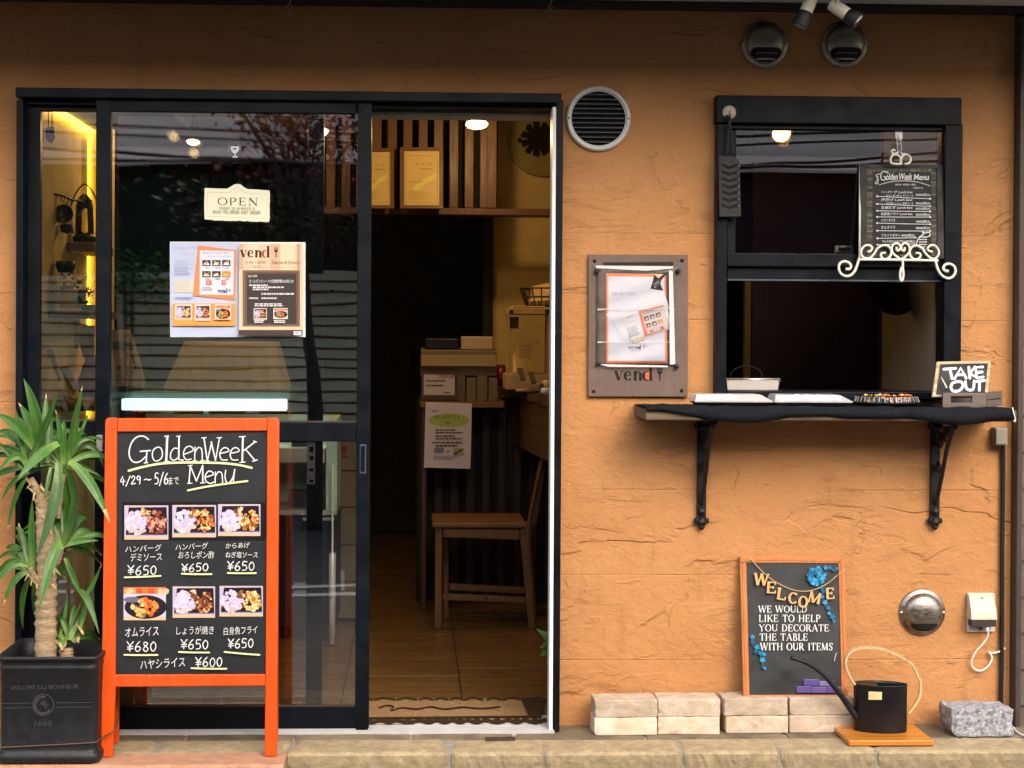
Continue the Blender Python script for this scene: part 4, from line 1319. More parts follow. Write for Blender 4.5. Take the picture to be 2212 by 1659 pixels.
hw([(268, 594), (400, 558), (560, 528), (750, 517), (950, 517), (1150, 523), (1300, 540), (1418, 566)], 21, YEL)
ln((845, 548), (832, 708), wd=13); ln((845, 548), (902, 690), wd=12); ln((902, 690), (960, 545), wd=11); ln((960, 545), (962, 708), wd=14)
ln((826, 546), (864, 541), wd=9); ln((820, 712), (862, 709), wd=9); ln((940, 708), (985, 704), wd=9)
hw([(985, 655), (1058, 630), (1046, 602), (1012, 600), (985, 640), (992, 690), (1030, 712), (1062, 700)], 11)
ln((1080, 605), (1076, 708), wd=11); hw([(1080, 645), (1108, 604), (1136, 615), (1145, 660), (1147, 705)], 11)
hw([(1176, 590), (1170, 650), (1184, 702), (1215, 700), (1245, 650), (1262, 580)], 11); ln((1258, 590), (1247, 690), wd=12)
hw([(822, 778), (1000, 742), (1200, 712), (1380, 690)], 18, YEL)
pr.hand('4/29', 192, 645, 385, 722, 10, W, .15, 5, 2); pr.hand('~', 415, 660, 478, 692, 9, W)
pr.hand('5/6', 510, 618, 640, 718, 10, W, .12, 3, 3); pr.text('まで', 642, 652, 738, 724, W, .0, 0, -4)
def item(m, tx, x0, y0, x1, y1, rot=0):
    pr.map = m
    pr.text(tx, x0, y0, x1, y1, W, .0, .12, rot)
def price(m, st, x0, y0, x1, y1, ul, wd=10, sd=1):
    pr.map = m
    pr.hand('Y' + st, x0, y0, x1, y1, wd, W, .22, 4, sd)
    pr.curve([ul[:2], ((ul[0] + ul[2]) / 2, (ul[1] + ul[3]) / 2 + 2), ul[2:]], 16 if m is c3 else 14, YEL, 4)
item(c3, 'ハンバーグ', 235, 1288, 578, 1350, -3); item(c3, 'デミソース', 285, 1362, 578, 1438, -2); price(c3, '650', 262, 1482, 530, 1565, (232, 1590, 568, 1576), sd=1)
item(c3, 'ハンバーグ', 705, 1272, 1012, 1330, -3); item(c3, 'おろしポン酢', 735, 1345, 1070, 1415); price(c3, '650', 768, 1462, 1015, 1534, (766, 1556, 1045, 1560), sd=2)
item(c3, 'からあげ', 1175, 1266, 1402, 1318, -2); item(c3, 'ねぎ塩ソース', 1175, 1350, 1475, 1406); price(c3, '650', 1196, 1444, 1446, 1524, (1196, 1549, 1460, 1550), sd=3)
item(c4, 'オムライス', 205, 518, 475, 592, -3); item(c4, 'しょうが焼き', 620, 510, 925, 578, -1); item(c4, '白身魚フライ', 1002, 512, 1278, 578, -3)
price(c4, '680', 222, 638, 460, 716, (200, 742, 470, 743), 8.5, 4); price(c4, '650', 660, 618, 880, 692, (642, 719, 888, 723), 8.5, 5); price(c4, '650', 1042, 612, 1246, 684, (1012, 718, 1294, 742), 8.5, 6)
item(c4, 'ハヤシライス', 328, 772, 690, 848, -4); price(c4, '600', 778, 764, 994, 838, (745, 849, 1028, 854), 8.5, 7)
pr.map = c3
for k in range(5):
    pr.stroke([(1480 - 30 * k, 790 + 4 * k), (1465 - 30 * k, 815 + 4 * k)], 3, S(90, 90, 96), False) if k == 0 else None
pr.build('chalk_lettering', M['chalkink'], board)
for k_, (m_, *fd) in enumerate(((c3, 226, 918, 638, 1238, 'ham'), (c3, 675, 914, 1085, 1216, 'oro'), (c3, 1103, 906, 1500, 1204, 'fry'), (c4, 190, 196, 533, 464, 'ome'), (c4, 588, 190, 932, 444, 'gin'), (c4, 968, 186, 1320, 434, 'fish'))):
    pr = Print(AB, base=-.0088, f=m_)
    pr.food(*fd, k_ + 1)
    pr.build('food_photo', M['gloss'], board)

# ---------------------------------------------------------------- planter with the yucca
px0, px1, pz0, pz1 = R(-12, 1400, 214, 1648, .467)
cx, cy = (px0 + px1) / 2, -.467 + (px1 - px0) / 2
hw_ = (px1 - px0) / 2
PZ = P(100, 1419, .467).z
t = thing('planter', 'square black zinc planter with embossed lettering beside the A-board', 'planter', (cx, cy, .0035))
def rsq(h, z, r=.028, k=5):
    o = []
    for sx, sy, a0 in ((1, 1, 0), (-1, 1, 90), (-1, -1, 180), (1, -1, 270)):
        for i in range(k + 1):
            a = rad(a0 + 90 * i / k)
            o.append(Vector((cx + sx * (h - r) + r * math.cos(a), cy + sy * (h - r) + r * math.sin(a), z)))
    return o
def loft(mb, rings, cap0=True, cap1=True):
    b = len(mb.v)
    n = len(rings[0])
    vs = [p for r in rings for p in r]
    fs = []
    for i in range(len(rings) - 1):
        for k in range(n):
            fs.append((i * n + k, i * n + (k + 1) % n, (i + 1) * n + (k + 1) % n, (i + 1) * n + k))
    if cap0: fs.append(tuple(range(n))[::-1])
    if cap1: fs.append(tuple((len(rings) - 1) * n + k for k in range(n)))
    mb.add(vs, fs)
mb = MB()
h = hw_
loft(mb, [rsq(h - .010, .0035), rsq(h - .003, .006), rsq(h, .018), rsq(h, .030), rsq(h - .006, .037), rsq(h - .010, .046), rsq(h - .009, .052), rsq(h - .010, .058),
          rsq(h - .008, PZ - .04), rsq(h - .005, PZ - .036), rsq(h - .008, PZ - .032), rsq(h - .007, PZ - .014), rsq(h - .001, PZ - .012), rsq(h, PZ - .004), rsq(h - .004, PZ), rsq(h - .010, PZ - .001), rsq(h - .012, PZ - .06)], True, False)
tub = mb.build('tub', M['planter'], t, smooth=True)
mb = MB(); loft(mb, [rsq(h - .0125, PZ - .075), rsq(h - .0125, PZ - .055)], True, True); mb.build('soil', M['soil'], t)
pl = CR(0, 1460, 300, 1590)
FP = WP(.467 - .0085)
pr = Print(FP, f=pl)
pr.h = .0016
pr.text("VOLUME DU BONHEUR", 130, 642, 965, 694, (1, 1, 1), .012, 0, -1.2)
n = 40
pr.stroke([(530 + 128 * math.cos(6.2832 * k / n), 884 + 130 * math.sin(6.2832 * k / n)) for k in range(n + 1)], 12, (1, 1, 1), False)
pr.stroke([(530 + 100 * math.cos(6.2832 * k / n + .6), 888 + 102 * math.sin(6.2832 * k / n + .6)) for k in range(n - 11)], 30, (1, 1, 1), False)
for a in (200, 250, 300, 350, 40):
    pr.curve([(530, 890), (530 + 30 * math.cos(rad(a)) + 8, 890 + 30 * math.sin(rad(a))), (530 + 70 * math.cos(rad(a + 25)), 890 + 70 * math.sin(rad(a + 25)))], [4, 5, 6, 8, 10, 12, 16, 18, 16, 10, 7, 5, 3], (1, 1, 1), 6)
for y in (862, 918):
    pr.stroke([(-40, y + 8), (385, y)], 10, (1, 1, 1), False); pr.stroke([(690, y - 4), (1130, y - 6)], 10, (1, 1, 1), False)
pr.text('1868', 418, 1078, 640, 1145, (1, 1, 1), 0, .2)
pr.text('MANUFACTURE DOMESTIQUE', 225, 1218, 890, 1272, (1, 1, 1), .03, .1, -.6)
mb = pr.build('embossing', M['emboss'], tub)

t = thing('yucca', 'yucca with ringed tan trunk and drooping sword leaves in the black planter', 'plant', (P(98, 1419, .30).x, -.30, PZ - .055))
def trunk(pts, rs, name='trunk', sd=1):
    rnd = random.Random(sd)
    q = [tuple(P(x, y, d)) for x, y, d in pts]
    c = smooth(q, 14)
    m = len(c)
    rr = []
    for i in range(m):
        f = i / (m - 1) * (len(rs) - 1)
        k = min(int(f), len(rs) - 2)
        r = rs[k] + (rs[k + 1] - rs[k]) * (f - k)
        rr.append(r * (1 + (.07 if i % 3 == 0 else -.05) + rnd.uniform(-.05, .05)))
    mb = MB(); mb.tube(c, rr, 14)
    for v in mb.v:
        v += Vector((rnd.uniform(-1, 1), rnd.uniform(-1, 1), rnd.uniform(-1, 1))) * .0012
    return mb.build(name, M['bark'], t, smooth=True)
main = trunk([(99, 1440, .30), (99, 1330, .30), (101, 1240, .30), (97, 1150, .30), (94, 1062, .30)], [.034, .033, .031, .027, .023])
trunk([(143, 1430, .29), (144, 1400, .29)], [.022, .020], 'stump', 2)
trunk([(92, 1075, .30), (80, 1060, .31), (66, 1034, .32)], [.011, .013, .010], 'branch', 3)
trunk([(104, 1230, .30), (122, 1215, .30), (133, 1182, .31)], [.010, .011, .008], 'branch', 4)
trunk([(94, 1260, .31), (74, 1246, .32), (66, 1228, .33)], [.010, .011, .008], 'branch', 5)
trunk([(126, 1120, .28), (131, 1060, .28), (136, 1025, .28)], [.008, .009, .009], 'branch', 6)
# torn pale leaf bases around the trunk
rnd = random.Random(21)
mb = MB(); mb.ink = S(205, 178, 128)
for x, y, d in [(66, 1045, .33), (75, 1065, .33), (88, 1050, .325), (97, 1055, .325), (84, 1085, .325), (105, 1075, .32), (108, 1212, .335), (118, 1228, .335), (70, 1250, .335), (62, 1240, .335), (80, 1262, .335), (140, 1395, .32), (128, 1390, .32), (170, 1375, .31), (176, 1362, .31), (90, 1110, .325), (107, 1140, .323), (104, 1250, .336), (112, 1262, .337)]:
    p = P(x, y, d)
    for k in range(3):
        a = rnd.uniform(-1, 1)
        q = p + Vector((math.sin(a) * .022, rnd.uniform(-.012, .0), rnd.choice((-1, 1)) * rnd.uniform(.008, .022)))
        u = Vector((.004, 0, .002))
        mb.add([p - u, p + u, q + u * .3, q - u * .3, p + Vector((0, .003, 0))], [(0, 1, 2, 3), (0, 3, 4), (1, 4, 2)])
mb.build('leaf_bases', M['leaf'], t)

def blade(mb, bx, by, bd, tx, ty, td, wpx, mx=None, my=None, md=None, tip=None, seed=0, tone=1.0, fold=.28):
    """A sword leaf: base and tip given by where the photo shows them and how far in front of the wall they are."""
    rnd = random.Random(seed * 7 + int(bx * 3 + ty))
    a, c = P(bx, by, bd), P(tx, ty, td)
    if mx is None:
        b = (a + c) / 2 + Vector((0, 0, .01))
    else:
        b = P(mx, my, (bd + td) / 2 if md is None else md)
        b = b * 2 - (a + c) / 2                        # the curve passes through m
    n = 14
    wd = wpx / 700 * .7
    row = []
    view = Vector((.1, -1, .25)).normalized()
    for i in range(n + 1):
        u = i / n
        p = a * (1 - u) ** 2 + b * (2 * u * (1 - u)) + c * u * u
        tg = ((b - a) * (2 * (1 - u)) + (c - b) * (2 * u)).normalized()
        s = tg.cross(view)
        if s.length < .1: s = tg.cross(Vector((1, 0, .2)))
        s.normalize()
        nn = s.cross(tg).normalized()
        pw = (.55 + .45 * min(1, u / .35)) * (1 - max(0, (u - .45) / .55) ** 1.7) * wd / 2 + .0006
        s = s + nn * .15 * math.sin(u * 4 + seed)
        row.append([p + s * pw * q + nn * pw * fold * abs(q) for q in (-1, -.62, -.3, 0, .3, .62, 1)])
    g0 = Vector(S(84, 142, 52)) * tone * .64
    base = Vector(S(150, 192, 92)) * tone * .68
    dry = Vector(S(222, 178, 122))
    brn = rnd.choice((.97, .97, .93, .88))
    vein = [rnd.uniform(.78, 1.15) for k in range(6)]
    for i in range(n):
        u = i / n
        cc = base.lerp(g0, min(1, u / .3))
        cc = cc * (1 + .10 * math.sin(seed * 5.1))
        if tip and u > tip: cc = dry
        elif u > brn: cc = cc.lerp(dry, .8)
        o_ = len(mb.v)
        mb.add([*row[i], *row[i + 1]], [])
        for k in range(6):
            mb.ink = tuple(cc * vein[k])
            mb.f.append([o_ + k, o_ + k + 1, o_ + k + 8, o_ + k + 7]); mb.c.append(mb.ink)
LV = [  # base x y d, tip x y d, width, via x y
    (92, 985, .30, 51, 818, .30, 32, 76, 890), (88, 990, .31, 40, 870, .33, 34, 70, 925), (84, 985, .32, -14, 893, .38, 30, 38, 923), (64, 998, .33, 127, 845, .36, 22, 96, 925),
    (126, 958, .31, 37, 1036, .42, 31, 85, 985), (60, 1012, .33, -6, 1022, .36, 22, 36, 986), (62, 1022, .32, -14, 948, .34, 15, 24, 985), (56, 1000, .32, 34, 884, .33, 15, 45, 940),
    (148, 962, .27, 178, 834, .27, 18, 164, 900), (141, 1004, .29, 172, 905, .32, 21, 156, 955), (136, 1004, .31, 145, 922, .34, 17, 137, 965), (143, 1000, .27, 195, 884, .26, 12, 172, 940),
    (126, 1000, .32, 76, 1212, .40, 33, 118, 1085), (150, 996, .30, 237, 1128, .36, 29, 196, 1045), (150, 990, .26, 224, 1008, .25, 20, 192, 962), (134, 1000, .29, 120, 886, .30, 18, 131, 940),
    (60, 1030, .27, 16, 1146, .22, 14, 34, 1075), (70, 1225, .31, 70, 1078, .32, 19, 68, 1150), (134, 1176, .31, 158, 1052, .31, 25, 156, 1110), (136, 1180, .30, 166, 1092, .28, 22, 158, 1130),
    (133, 1172, .32, 84, 1318, .42, 33, 112, 1210), (62, 1222, .33, -10, 1266, .36, 22, 26, 1222), (66, 1235, .32, 8, 1305, .34, 20, 34, 1252), (140, 1205, .30, 176, 1290, .30, 16, 158, 1246),
    (172, 1278, .30, 214, 1368, .36, 20, 190, 1298), (182, 1290, .28, 219, 1220, .28, 12, 200, 1262), (136, 1180, .30, 212, 1168, .30, 18, 176, 1168), (78, 1010, .30, 62, 902, .26, 22, 70, 950),
    (96, 1000, .29, 100, 850, .24, 24, 98, 920), (104, 1000, .30, 108, 880, .25, 20, 107, 930), (134, 1004, .29, 160, 1170, .24, 22, 158, 1060), (136, 1006, .28, 140, 1190, .22, 24, 146, 1080),
    (130, 1180, .29, 118, 1080, .24, 24, 122, 1130), (66, 1228, .31, 40, 1130, .27, 16, 54, 1180), (70, 1240, .30, 50, 1360, .22, 18, 50, 1290), (128, 1380, .28, 146, 1280, .26, 10, 140, 1330),
    (172, 1362, .30, 190, 1290, .28, 14, 182, 1322), (136, 1392, .31, 176, 1300, .29, 6, 156, 1345), (74, 1250, .30, 88, 1370, .22, 16, 76, 1310), (150, 1390, .26, 208, 1250, .22, 14, 184, 1310),
    (64, 1020, .28, 4, 1080, .24, 16, 30, 1040), (146, 998, .26, 210, 1080, .22, 18, 186, 1020), (110, 1010, .32, 96, 1080, .35, 12, 104, 1040),
]
rnd = random.Random(55)
for bx_, by_, r0, n_ in ((78, 1005, 125, 18), (136, 1008, 115, 16), (66, 1232, 100, 12), (138, 1186, 108, 14), (150, 1390, 84, 7)):
    for k in range(n_):
        an = rad(-100 + 200 * (k + .5) / n_ + rnd.uniform(-9, 9))
        ln_ = r0 * rnd.uniform(.75, 1.15)
        ux, uy = math.sin(an), -math.cos(an)
        dd_ = rnd.uniform(.16, .27)
        LV.append((bx_ + ux * 8, by_ + uy * 8, .29, bx_ + ux * ln_, by_ + uy * ln_ * .9 + abs(ux) * 26, dd_, rnd.uniform(13, 21), bx_ + ux * ln_ * .55, by_ + uy * ln_ * .68 - 3))
for i, L_ in enumerate(LV):
    mb = MB()
    dark = (L_[5] < .275)
    blade(mb, *L_[:7], L_[7], L_[8], None, .84 if i == 13 else None, i, (.55 if i in (3, 8, 14, 18, 19) else .8 if i % 3 == 0 else 1.0))
    mb.build('leaf', M['leaf'], t, smooth=True)
# the thin brown cord tied round the planter to the stand
mb = MB()
q = [P(-40, 1617, .4665), P(60, 1612, .4605), P(140, 1608, .4605), P(201, 1604, .4605), P(212, 1600, .44), P(218, 1595, .400), P(246, 1578, .396), P(254, 1560, .33), P(258, 1545, .25)]
mb.tube(smooth([tuple(p) for p in q], 6), .0022, 6)
tag(mb.build('cord', mat('brown cord', (.11, .055, .04), .7), smooth=True), 'thin brown cord stretched round the black planter to the orange stand', 'cord')

# ================================================================ plaque with the plastic sleeve
c8 = CR(1330, 560, 300, 1310)
PD = .016
mb = MB(); mb.slab(WP(PD), [c8(124, 120), c8(1128, 122), c8(1125, 1555), c8(122, 1552)], .0155)
pq = mb.build('wall_plaque', M['plaque'], bevel=.0015)
tag(pq, 'brown wall plaque with the shop name and a fork under the plastic sleeve', 'plaque')
pr = Print(WP(PD), f=c8)
pr.vend(385, 1245, 790, 1390, S(24, 20, 20), S(240, 105, 70))
pr.fork(818, 1262, 870, 1392, S(24, 20, 20))
pr.poly([(270, 200), (980, 195), (975, 245), (280, 250)], S(46, 36, 34))
pr.build('lettering', M['ink'], pq)
for x, y in ((187, 184), (1068, 180), (180, 1498), (1064, 1492)):
    p = Q(WP(PD), *c8(x, y))
    mb = MB(); mb.lathe([(.0058, 0), (.0054, .003), (.003, .0048), (.0001, .0052)], Matrix.Translation(p) @ Matrix.Rotation(rad(90), 4, 'X'), 14); mb.build('screw', M['iron'], pq, smooth=True)
mb = MB(); mb.slab(WP(PD + .0032), [c8(300, 310), c8(905, 318), c8(920, 1222), c8(304, 1220)], .0015)
ps = mb.build('poster', mat('poster orange border', S(252, 146, 98, .95), .6))
tag(ps, 'white poster with an orange border inside the plastic sleeve on the plaque', 'poster')
pr = Print(WP(PD + .0032), f=c8)
pr.poly([(318, 338), (888, 346), (900, 1195), (322, 1192)], WHITE)
pr.poly([(332, 350), (880, 356), (888, 1184), (336, 1182)], S(228, 231, 246, 1))
pr.text('お持ち帰りできます！', 360, 498, 605, 535, S(150, 152, 175)); pr.text('です', 785, 505, 850, 532, S(150, 152, 175))
pr.vend(525, 1030, 660, 1075, S(70, 62, 80), S(200, 90, 80)); pr.fork(676, 1032, 690, 1075, S(80, 70, 85)); pr.lines(545, 1088, 665, 1094, 1, S(120, 115, 140), .9, 3)
pr.lines(700, 1034, 730, 1050, 1, S(216, 219, 236), .9, 3)
pr.poly([(785, 322), (905, 300), (880, 330), (852, 390), (852, 430), (880, 486), (748, 466), (770, 400)], S(34, 28, 34))
pr.poly([(790, 325), (745, 320), (735, 315), (905, 318), (862, 345), (848, 380)], S(252, 218, 178)); pr.poly([(785, 325), (830, 360), (905, 298), (960, 300), (905, 325), (850, 388), (850, 430), (880, 486), (748, 466), (772, 395)], S(34, 28, 34))
pr.text('ご自由に', 768, 395, 850, 415, WHITE, .01, 0, -40); pr.text('お取りください', 775, 418, 868, 434, WHITE, .01, 0, -40)
pr.build('print', M['ink'], ps)
fl = [([(302, 722), (700, 475), (880, 480), (940, 660), (480, 1000)], 'flyer fanned at the back of the pile in the plastic sleeve'),
      ([(345, 742), (760, 478), (885, 496), (955, 800), (490, 995)], 'flyer fanned in the middle of the pile in the plastic sleeve'),
      ([(470, 745), (880, 560), (972, 862), (555, 1000)], 'front flyer in the plastic sleeve showing six small meal pictures')]
rnd = random.Random(6)
for i, (poly, lab) in enumerate(fl):
    mb = MB(); mb.slab(WP(PD + .0045 + .0014 * i), [c8(*p) for p in poly], .0005)
    f = mb.build('flyer', mat('flyer paper', S(226 + 5 * i, 228 + 5 * i, 244, .97), .6)); tag(f, lab, 'flyer', 'flyers in the plastic sleeve')
    if i == 2:
        pr = Print(WP(PD + .0045 + .0014 * i), f=c8)
        def rr(x, y, a=-17):
            u, v = x - 720, y - 780
            return (720 + u * math.cos(rad(a)) - v * math.sin(rad(a)), 780 + u * math.sin(rad(a)) + v * math.cos(rad(a)))
        pr.poly([(628, 690), (880, 628), (945, 860), (690, 950)], S(252, 150, 112)); pr.poly([(655, 702), (890, 642), (932, 858), (720, 922)], S(240, 224, 226))
        pr.map = lambda x, y: c8(*rr(x, y))
        for j in range(2):
            for k in range(3):
                x, y = 690 + 62 * k, 742 + 72 * j
                pr.rect(x, y, x + 48, y + 42, S(96, 76, 72) if (j, k) != (1, 2) else S(225, 150, 80)); pr.poly([(x + 6, y + 36), (x + 14, y + 14), (x + 38, y + 12), (x + 44, y + 36)], S(225, 205, 195))
        for k in (0, 1): pr.rect(710 + 110 * k, 884, 745 + 110 * k, 912, S(240, 140, 120))
        pr.lines(520, 690, 640, 705, 1, S(185, 185, 205), .6, 2); pr.lines(500, 800, 610, 900, 7, S(180, 185, 212), .5, 4); pr.lines(690, 690, 850, 716, 2, S(190, 185, 205), .5, 5)
        pr.poly([(510, 925), (640, 920), (640, 955), (520, 960)], S(245, 226, 200))
        pr.build('print', M['ink'], f)
sl_ = thing('plastic_sleeve', 'clear wrinkled plastic sleeve pinned to the brown plaque by four black magnets', 'plastic sleeve', tuple(Q(WP(PD), *c8(610, 1240))))
mb = MB()
nx, ny = 22, 28
vs, fs = [], []
rnd = random.Random(12)
for j in range(ny + 1):
    for i in range(nx + 1):
        x = 200 + (1010 - 200) * i / nx; y = 240 + (1240 - 240) * j / ny
        e = min(i, nx - i, j, ny - j)
        off = .0105 + .0012 * math.sin(j * .9 + i * .3) + rnd.uniform(-.0007, .0007) if e > 0 else .0020 + rnd.uniform(0, .001)
        vs.append(Q(WP(PD), *c8(x + rnd.uniform(-4, 4), y + rnd.uniform(-4, 4)), off))
for j in range(ny):
    for i in range(nx):
        a = j * (nx + 1) + i
        fs.append((a, a + nx + 1, a + nx + 2, a + 1))
mb.add(vs, fs); mb.build('film', M['sleeve'], sl_, smooth=True)
mb = Print(WP(PD + .0125), f=c8); mb.poly([(935, 280), (975, 290), (1000, 1225), (945, 1230)], WHITE); mb.poly([(195, 232), (978, 238), (975, 262), (700, 285), (205, 258)], S(210, 210, 215)); mb.poly([(225, 1225), (925, 1240), (925, 1256), (330, 1252)], S(228, 226, 224))
for y, k in ((668, 0), (998, 2)): mb.poly([(215, y), (300, y + k), (700, y + 4), (1000, y + 2), (1000, y + 6), (700, y + 7), (300, y + 6), (215, y + 14)], S(215, 216, 226))
mb.build('sealed_edge', mat('white plastic seam', S(225, 228, 230), .35), sl_)
for x, y in ((205, 290), (1025, 288), (222, 1218), (1010, 1246)):
    p = Q(WP(PD), *c8(x, y), .003)
    mb = MB(); mb.lathe([(.0078, 0), (.0078, .011), (.0065, .0125), (.0001, .0128)], Matrix.Translation(p) @ Matrix.Rotation(rad(90), 4, 'X'), 18); mb.build('magnet', M['rubber'], sl_, smooth=True)

# ================================================================ on the takeout window
w1 = CR(1630, 200, 630, 2090)
w2 = CR(1920, 330, 310, 1558)
hk = thing('suction_hook', 'round white hook on the top left of the window frame', 'hook', tuple(P(1575, 243, .055)))
p = P(1575, 243, .055)
mb = MB(); mb.lathe([(.022, 0), (.0225, .003), (.021, .006), (.012, .0085), (.0001, .009)], Matrix.Translation(p) @ Matrix.Rotation(rad(90), 4, 'X'), 28); mb.build('disc', M['cream'], hk, smooth=True)
mb = MB(); mb.tube(smooth([tuple(p + Vector((.002, -.008, .004))), tuple(p + Vector((.001, -.017, -.006))), tuple(p + Vector((0, -.022, -.012))), tuple(p + Vector((-.004, -.027, -.004)))], 5), .0028, 8); mb.build('prong', M['alu'], hk, smooth=True)
t = thing('rubber_scraper', 'dark rubber plate with chevron grooves hanging from the round white hook', 'rubber plate', tuple(P(1578, 468, .08)))
mb = MB()
pl_ = [w1(95, 528), w1(150, 526), w1(205, 528), w1(250, 560), w1(258, 600), w1(270, 985), w1(262, 996), w1(108, 998), w1(102, 985)]
mb.slab(WP(.078), pl_, .012)
mb.build('plate', M['rubber'], t, bevel=.002)
mb = MB()
for k in range(7):
    y = 600 + 51 * k
    mb.slab(WP(.0786), [w1(118, y - 14), w1(178, y + 10), w1(255, y - 16), w1(255, y + 8), w1(178, y + 32), w1(122, y + 8)], .0006)
mb.build('groove', M['void'], t)
mb = MB()
for k in range(7):
    y = 600 + 51 * k
    mb.slab(WP(.081), [w1(240, y + 2), w1(258, y - 6), w1(258, y + 18), w1(246, y + 14)], .0025)
mb.build('tread_edge', mat('worn rubber edge', (.055, .052, .062), .5), t)
mb = MB()
q0 = Vector(w1(178, 250) + (0,))
for x0, x1 in ((176, 160), (182, 205)):
    mb.tube(smooth([tuple(P(*w1(180, 225), .079)), tuple(P(*w1((x0 + x1) / 2, 380), .082)), tuple(P(*w1(x1, 530), .080))], 6), .0032, 6)
mb.tube([tuple(P(*w1(150, 222), .080)), tuple(P(*w1(185, 250), .081))], .0055, 8)
mb.build('cord', M['black'], t, smooth=True)

# white hook, chain, wrought-iron easel and the chalk menu on it
p = P(1942, 288, .018)
t = thing('adhesive_hook', 'small white hook stuck at the top of the window glass holding a chain', 'hook', tuple(p))
mb = MB(); mb.slab(WP(.017), [(1934, 279), (1950, 279), (1950, 299), (1947, 303), (1938, 303), (1934, 299)], .0045); mb.build('pad', M['white'], t, bevel=.0012)
mb = MB(); mb.tube(smooth([tuple(P(1942, 292, .018)), tuple(P(1942, 298, .024)), tuple(P(1942, 299, .032)), tuple(P(1942, 294, .034))], 5), .0025, 8); mb.build('prong', M['white'], t, smooth=True)
ED = .062
t = thing('easel', 'ivory wrought-iron easel with scrolls hanging by a chain over the window', 'easel', tuple(P(1945, 605, ED)))
def wire(pts, m=w2, d=ED, r=.0042, n=5, name=None, flat=False):
    c = smooth([tuple(P(*m(x, y), d)) for x, y in pts], n)
    return c
mb = MB()
R1 = .0040
def add(pts, r=R1, n=5, d=ED): mb.tube(wire(pts, n=n, d=d), r, 8)
add([(325, 1352), (600, 1354), (820, 1357), (1235, 1365)], .0045)
add([(415, 1265), (455, 1250), (468, 1215), (440, 1190), (395, 1190), (350, 1230), (340, 1290), (380, 1335), (440, 1335), (490, 1290), (530, 1225), (590, 1190), (650, 1195), (690, 1245), (680, 1310), (640, 1345), (595, 1345), (570, 1310), (580, 1280), (625, 1275)])
add([(1170, 1265), (1125, 1250), (1115, 1220), (1150, 1188), (1200, 1195), (1240, 1250), (1232, 1310), (1190, 1345), (1140, 1330), (1090, 1285), (1050, 1225), (990, 1192), (935, 1205), (905, 1255), (915, 1315), (960, 1350), (1010, 1340), (1030, 1305), (1015, 1280), (975, 1280)])
add([(755, 1205), (752, 1240), (775, 1250), (795, 1225), (790, 1190), (755, 1165), (715, 1180), (695, 1225), (715, 1285), (800, 1352)])
add([(842, 1210), (846, 1242), (825, 1252), (805, 1225), (812, 1190), (845, 1163), (885, 1180), (905, 1230), (885, 1290), (805, 1352)])
add([(320, 1340), (300, 1400), (270, 1480), (220, 1535), (160, 1545), (105, 1515), (82, 1455), (95, 1400), (145, 1375), (200, 1390), (225, 1430), (205, 1462), (160, 1462)], .0046)
add([(1205, 1370), (1225, 1450), (1270, 1530), (1340, 1570), (1400, 1555), (1435, 1500), (1425, 1440), (1375, 1405), (1320, 1412), (1295, 1450), (1310, 1480), (1355, 1488)], .0046)
add([(825, 1360), (825, 1450), (832, 1530), (815, 1600), (795, 1570), (795, 1500), (815, 1440)], .0042)
mb.build('shelf_scroll', M['ivory'], t, smooth=True)
mb = MB()
add([(792, 245), (700, 238), (682, 195), (700, 150), (745, 135), (790, 160), (800, 215), (798, 250)])
add([(806, 250), (805, 190), (830, 145), (870, 135), (910, 165), (912, 215), (880, 242), (845, 240)])
add([(770, 108), (740, 125), (705, 120), (695, 95), (715, 80), (740, 90)], .0034); add([(800, 112), (830, 135), (855, 125)], .0034)
mb.build('crown_scroll', M['ivory'], t, smooth=True)
mb = MB(); mb.tube([tuple(P(*w2(330, 250), .020)), tuple(P(*w2(322, 1350), ED - .002))], .0036, 8); mb.tube([tuple(P(*w2(800, 245), .0155)), tuple(P(*w2(815, 1360), .034))], .0036, 8); mb.build('upright', M['ivory'], t, smooth=True)
mb = MB()
for k, (x, y, rx, ry) in enumerate(((1941.5, 307, 4.5, 8), (1943, 319, 5, 9.5))):
    mb.tube([tuple(P(x + rx * math.cos(a) * (1 if k == 0 else .9), y + ry * math.sin(a), .036 + .004 * k + .003 * math.cos(a + k))) for a in [2 * math.pi * i / 14 for i in range(14)]], .0017, 6, closed=True)
mb.build('chain', M['ventwhite'], t, smooth=True)

t = thing('chalk_menu', 'small framed chalk menu standing on the ivory easel in front of the window', 'menu board', tuple(P(1945, 562, .05)))
BPL = TP(-.054, P(1945, 562, .054).z, -.030, P(1945, 355, .03).z)
mb = MB()
fr_ = [w2(332, 245), w2(1300, 255), w2(1305, 1345), w2(326, 1345)]
def frame_slabs(mb, pl, o, i, th, off=0):
    for k in range(4):
        mb.slab(pl, [o[k], o[(k + 1) % 4], i[(k + 1) % 4], i[k]], th, off)
inn = [w2(412, 290), w2(1222, 300), w2(1226, 1310), w2(408, 1310)]
frame_slabs(mb, BPL, fr_, inn, .014); mb.build('frame', M['black'], t, bevel=.0012)
mb = MB(); mb.slab(BPL, inn, .006, -.004); bd = mb.build('board', M['chalk'], t)
pr = Print(BPL, base=-.0038, f=w2)
rnd = random.Random(5)
for k in range(48):   # speckled old border
    for x0, x1 in ((408, 482), (1160, 1224)):
        g_ = rnd.uniform(60, 118); y = 292 + k * 21.2
        pr.rect(x0, y, x1 - rnd.uniform(0, 8), y + 22, S(g_, g_ * .97, g_ * .86))
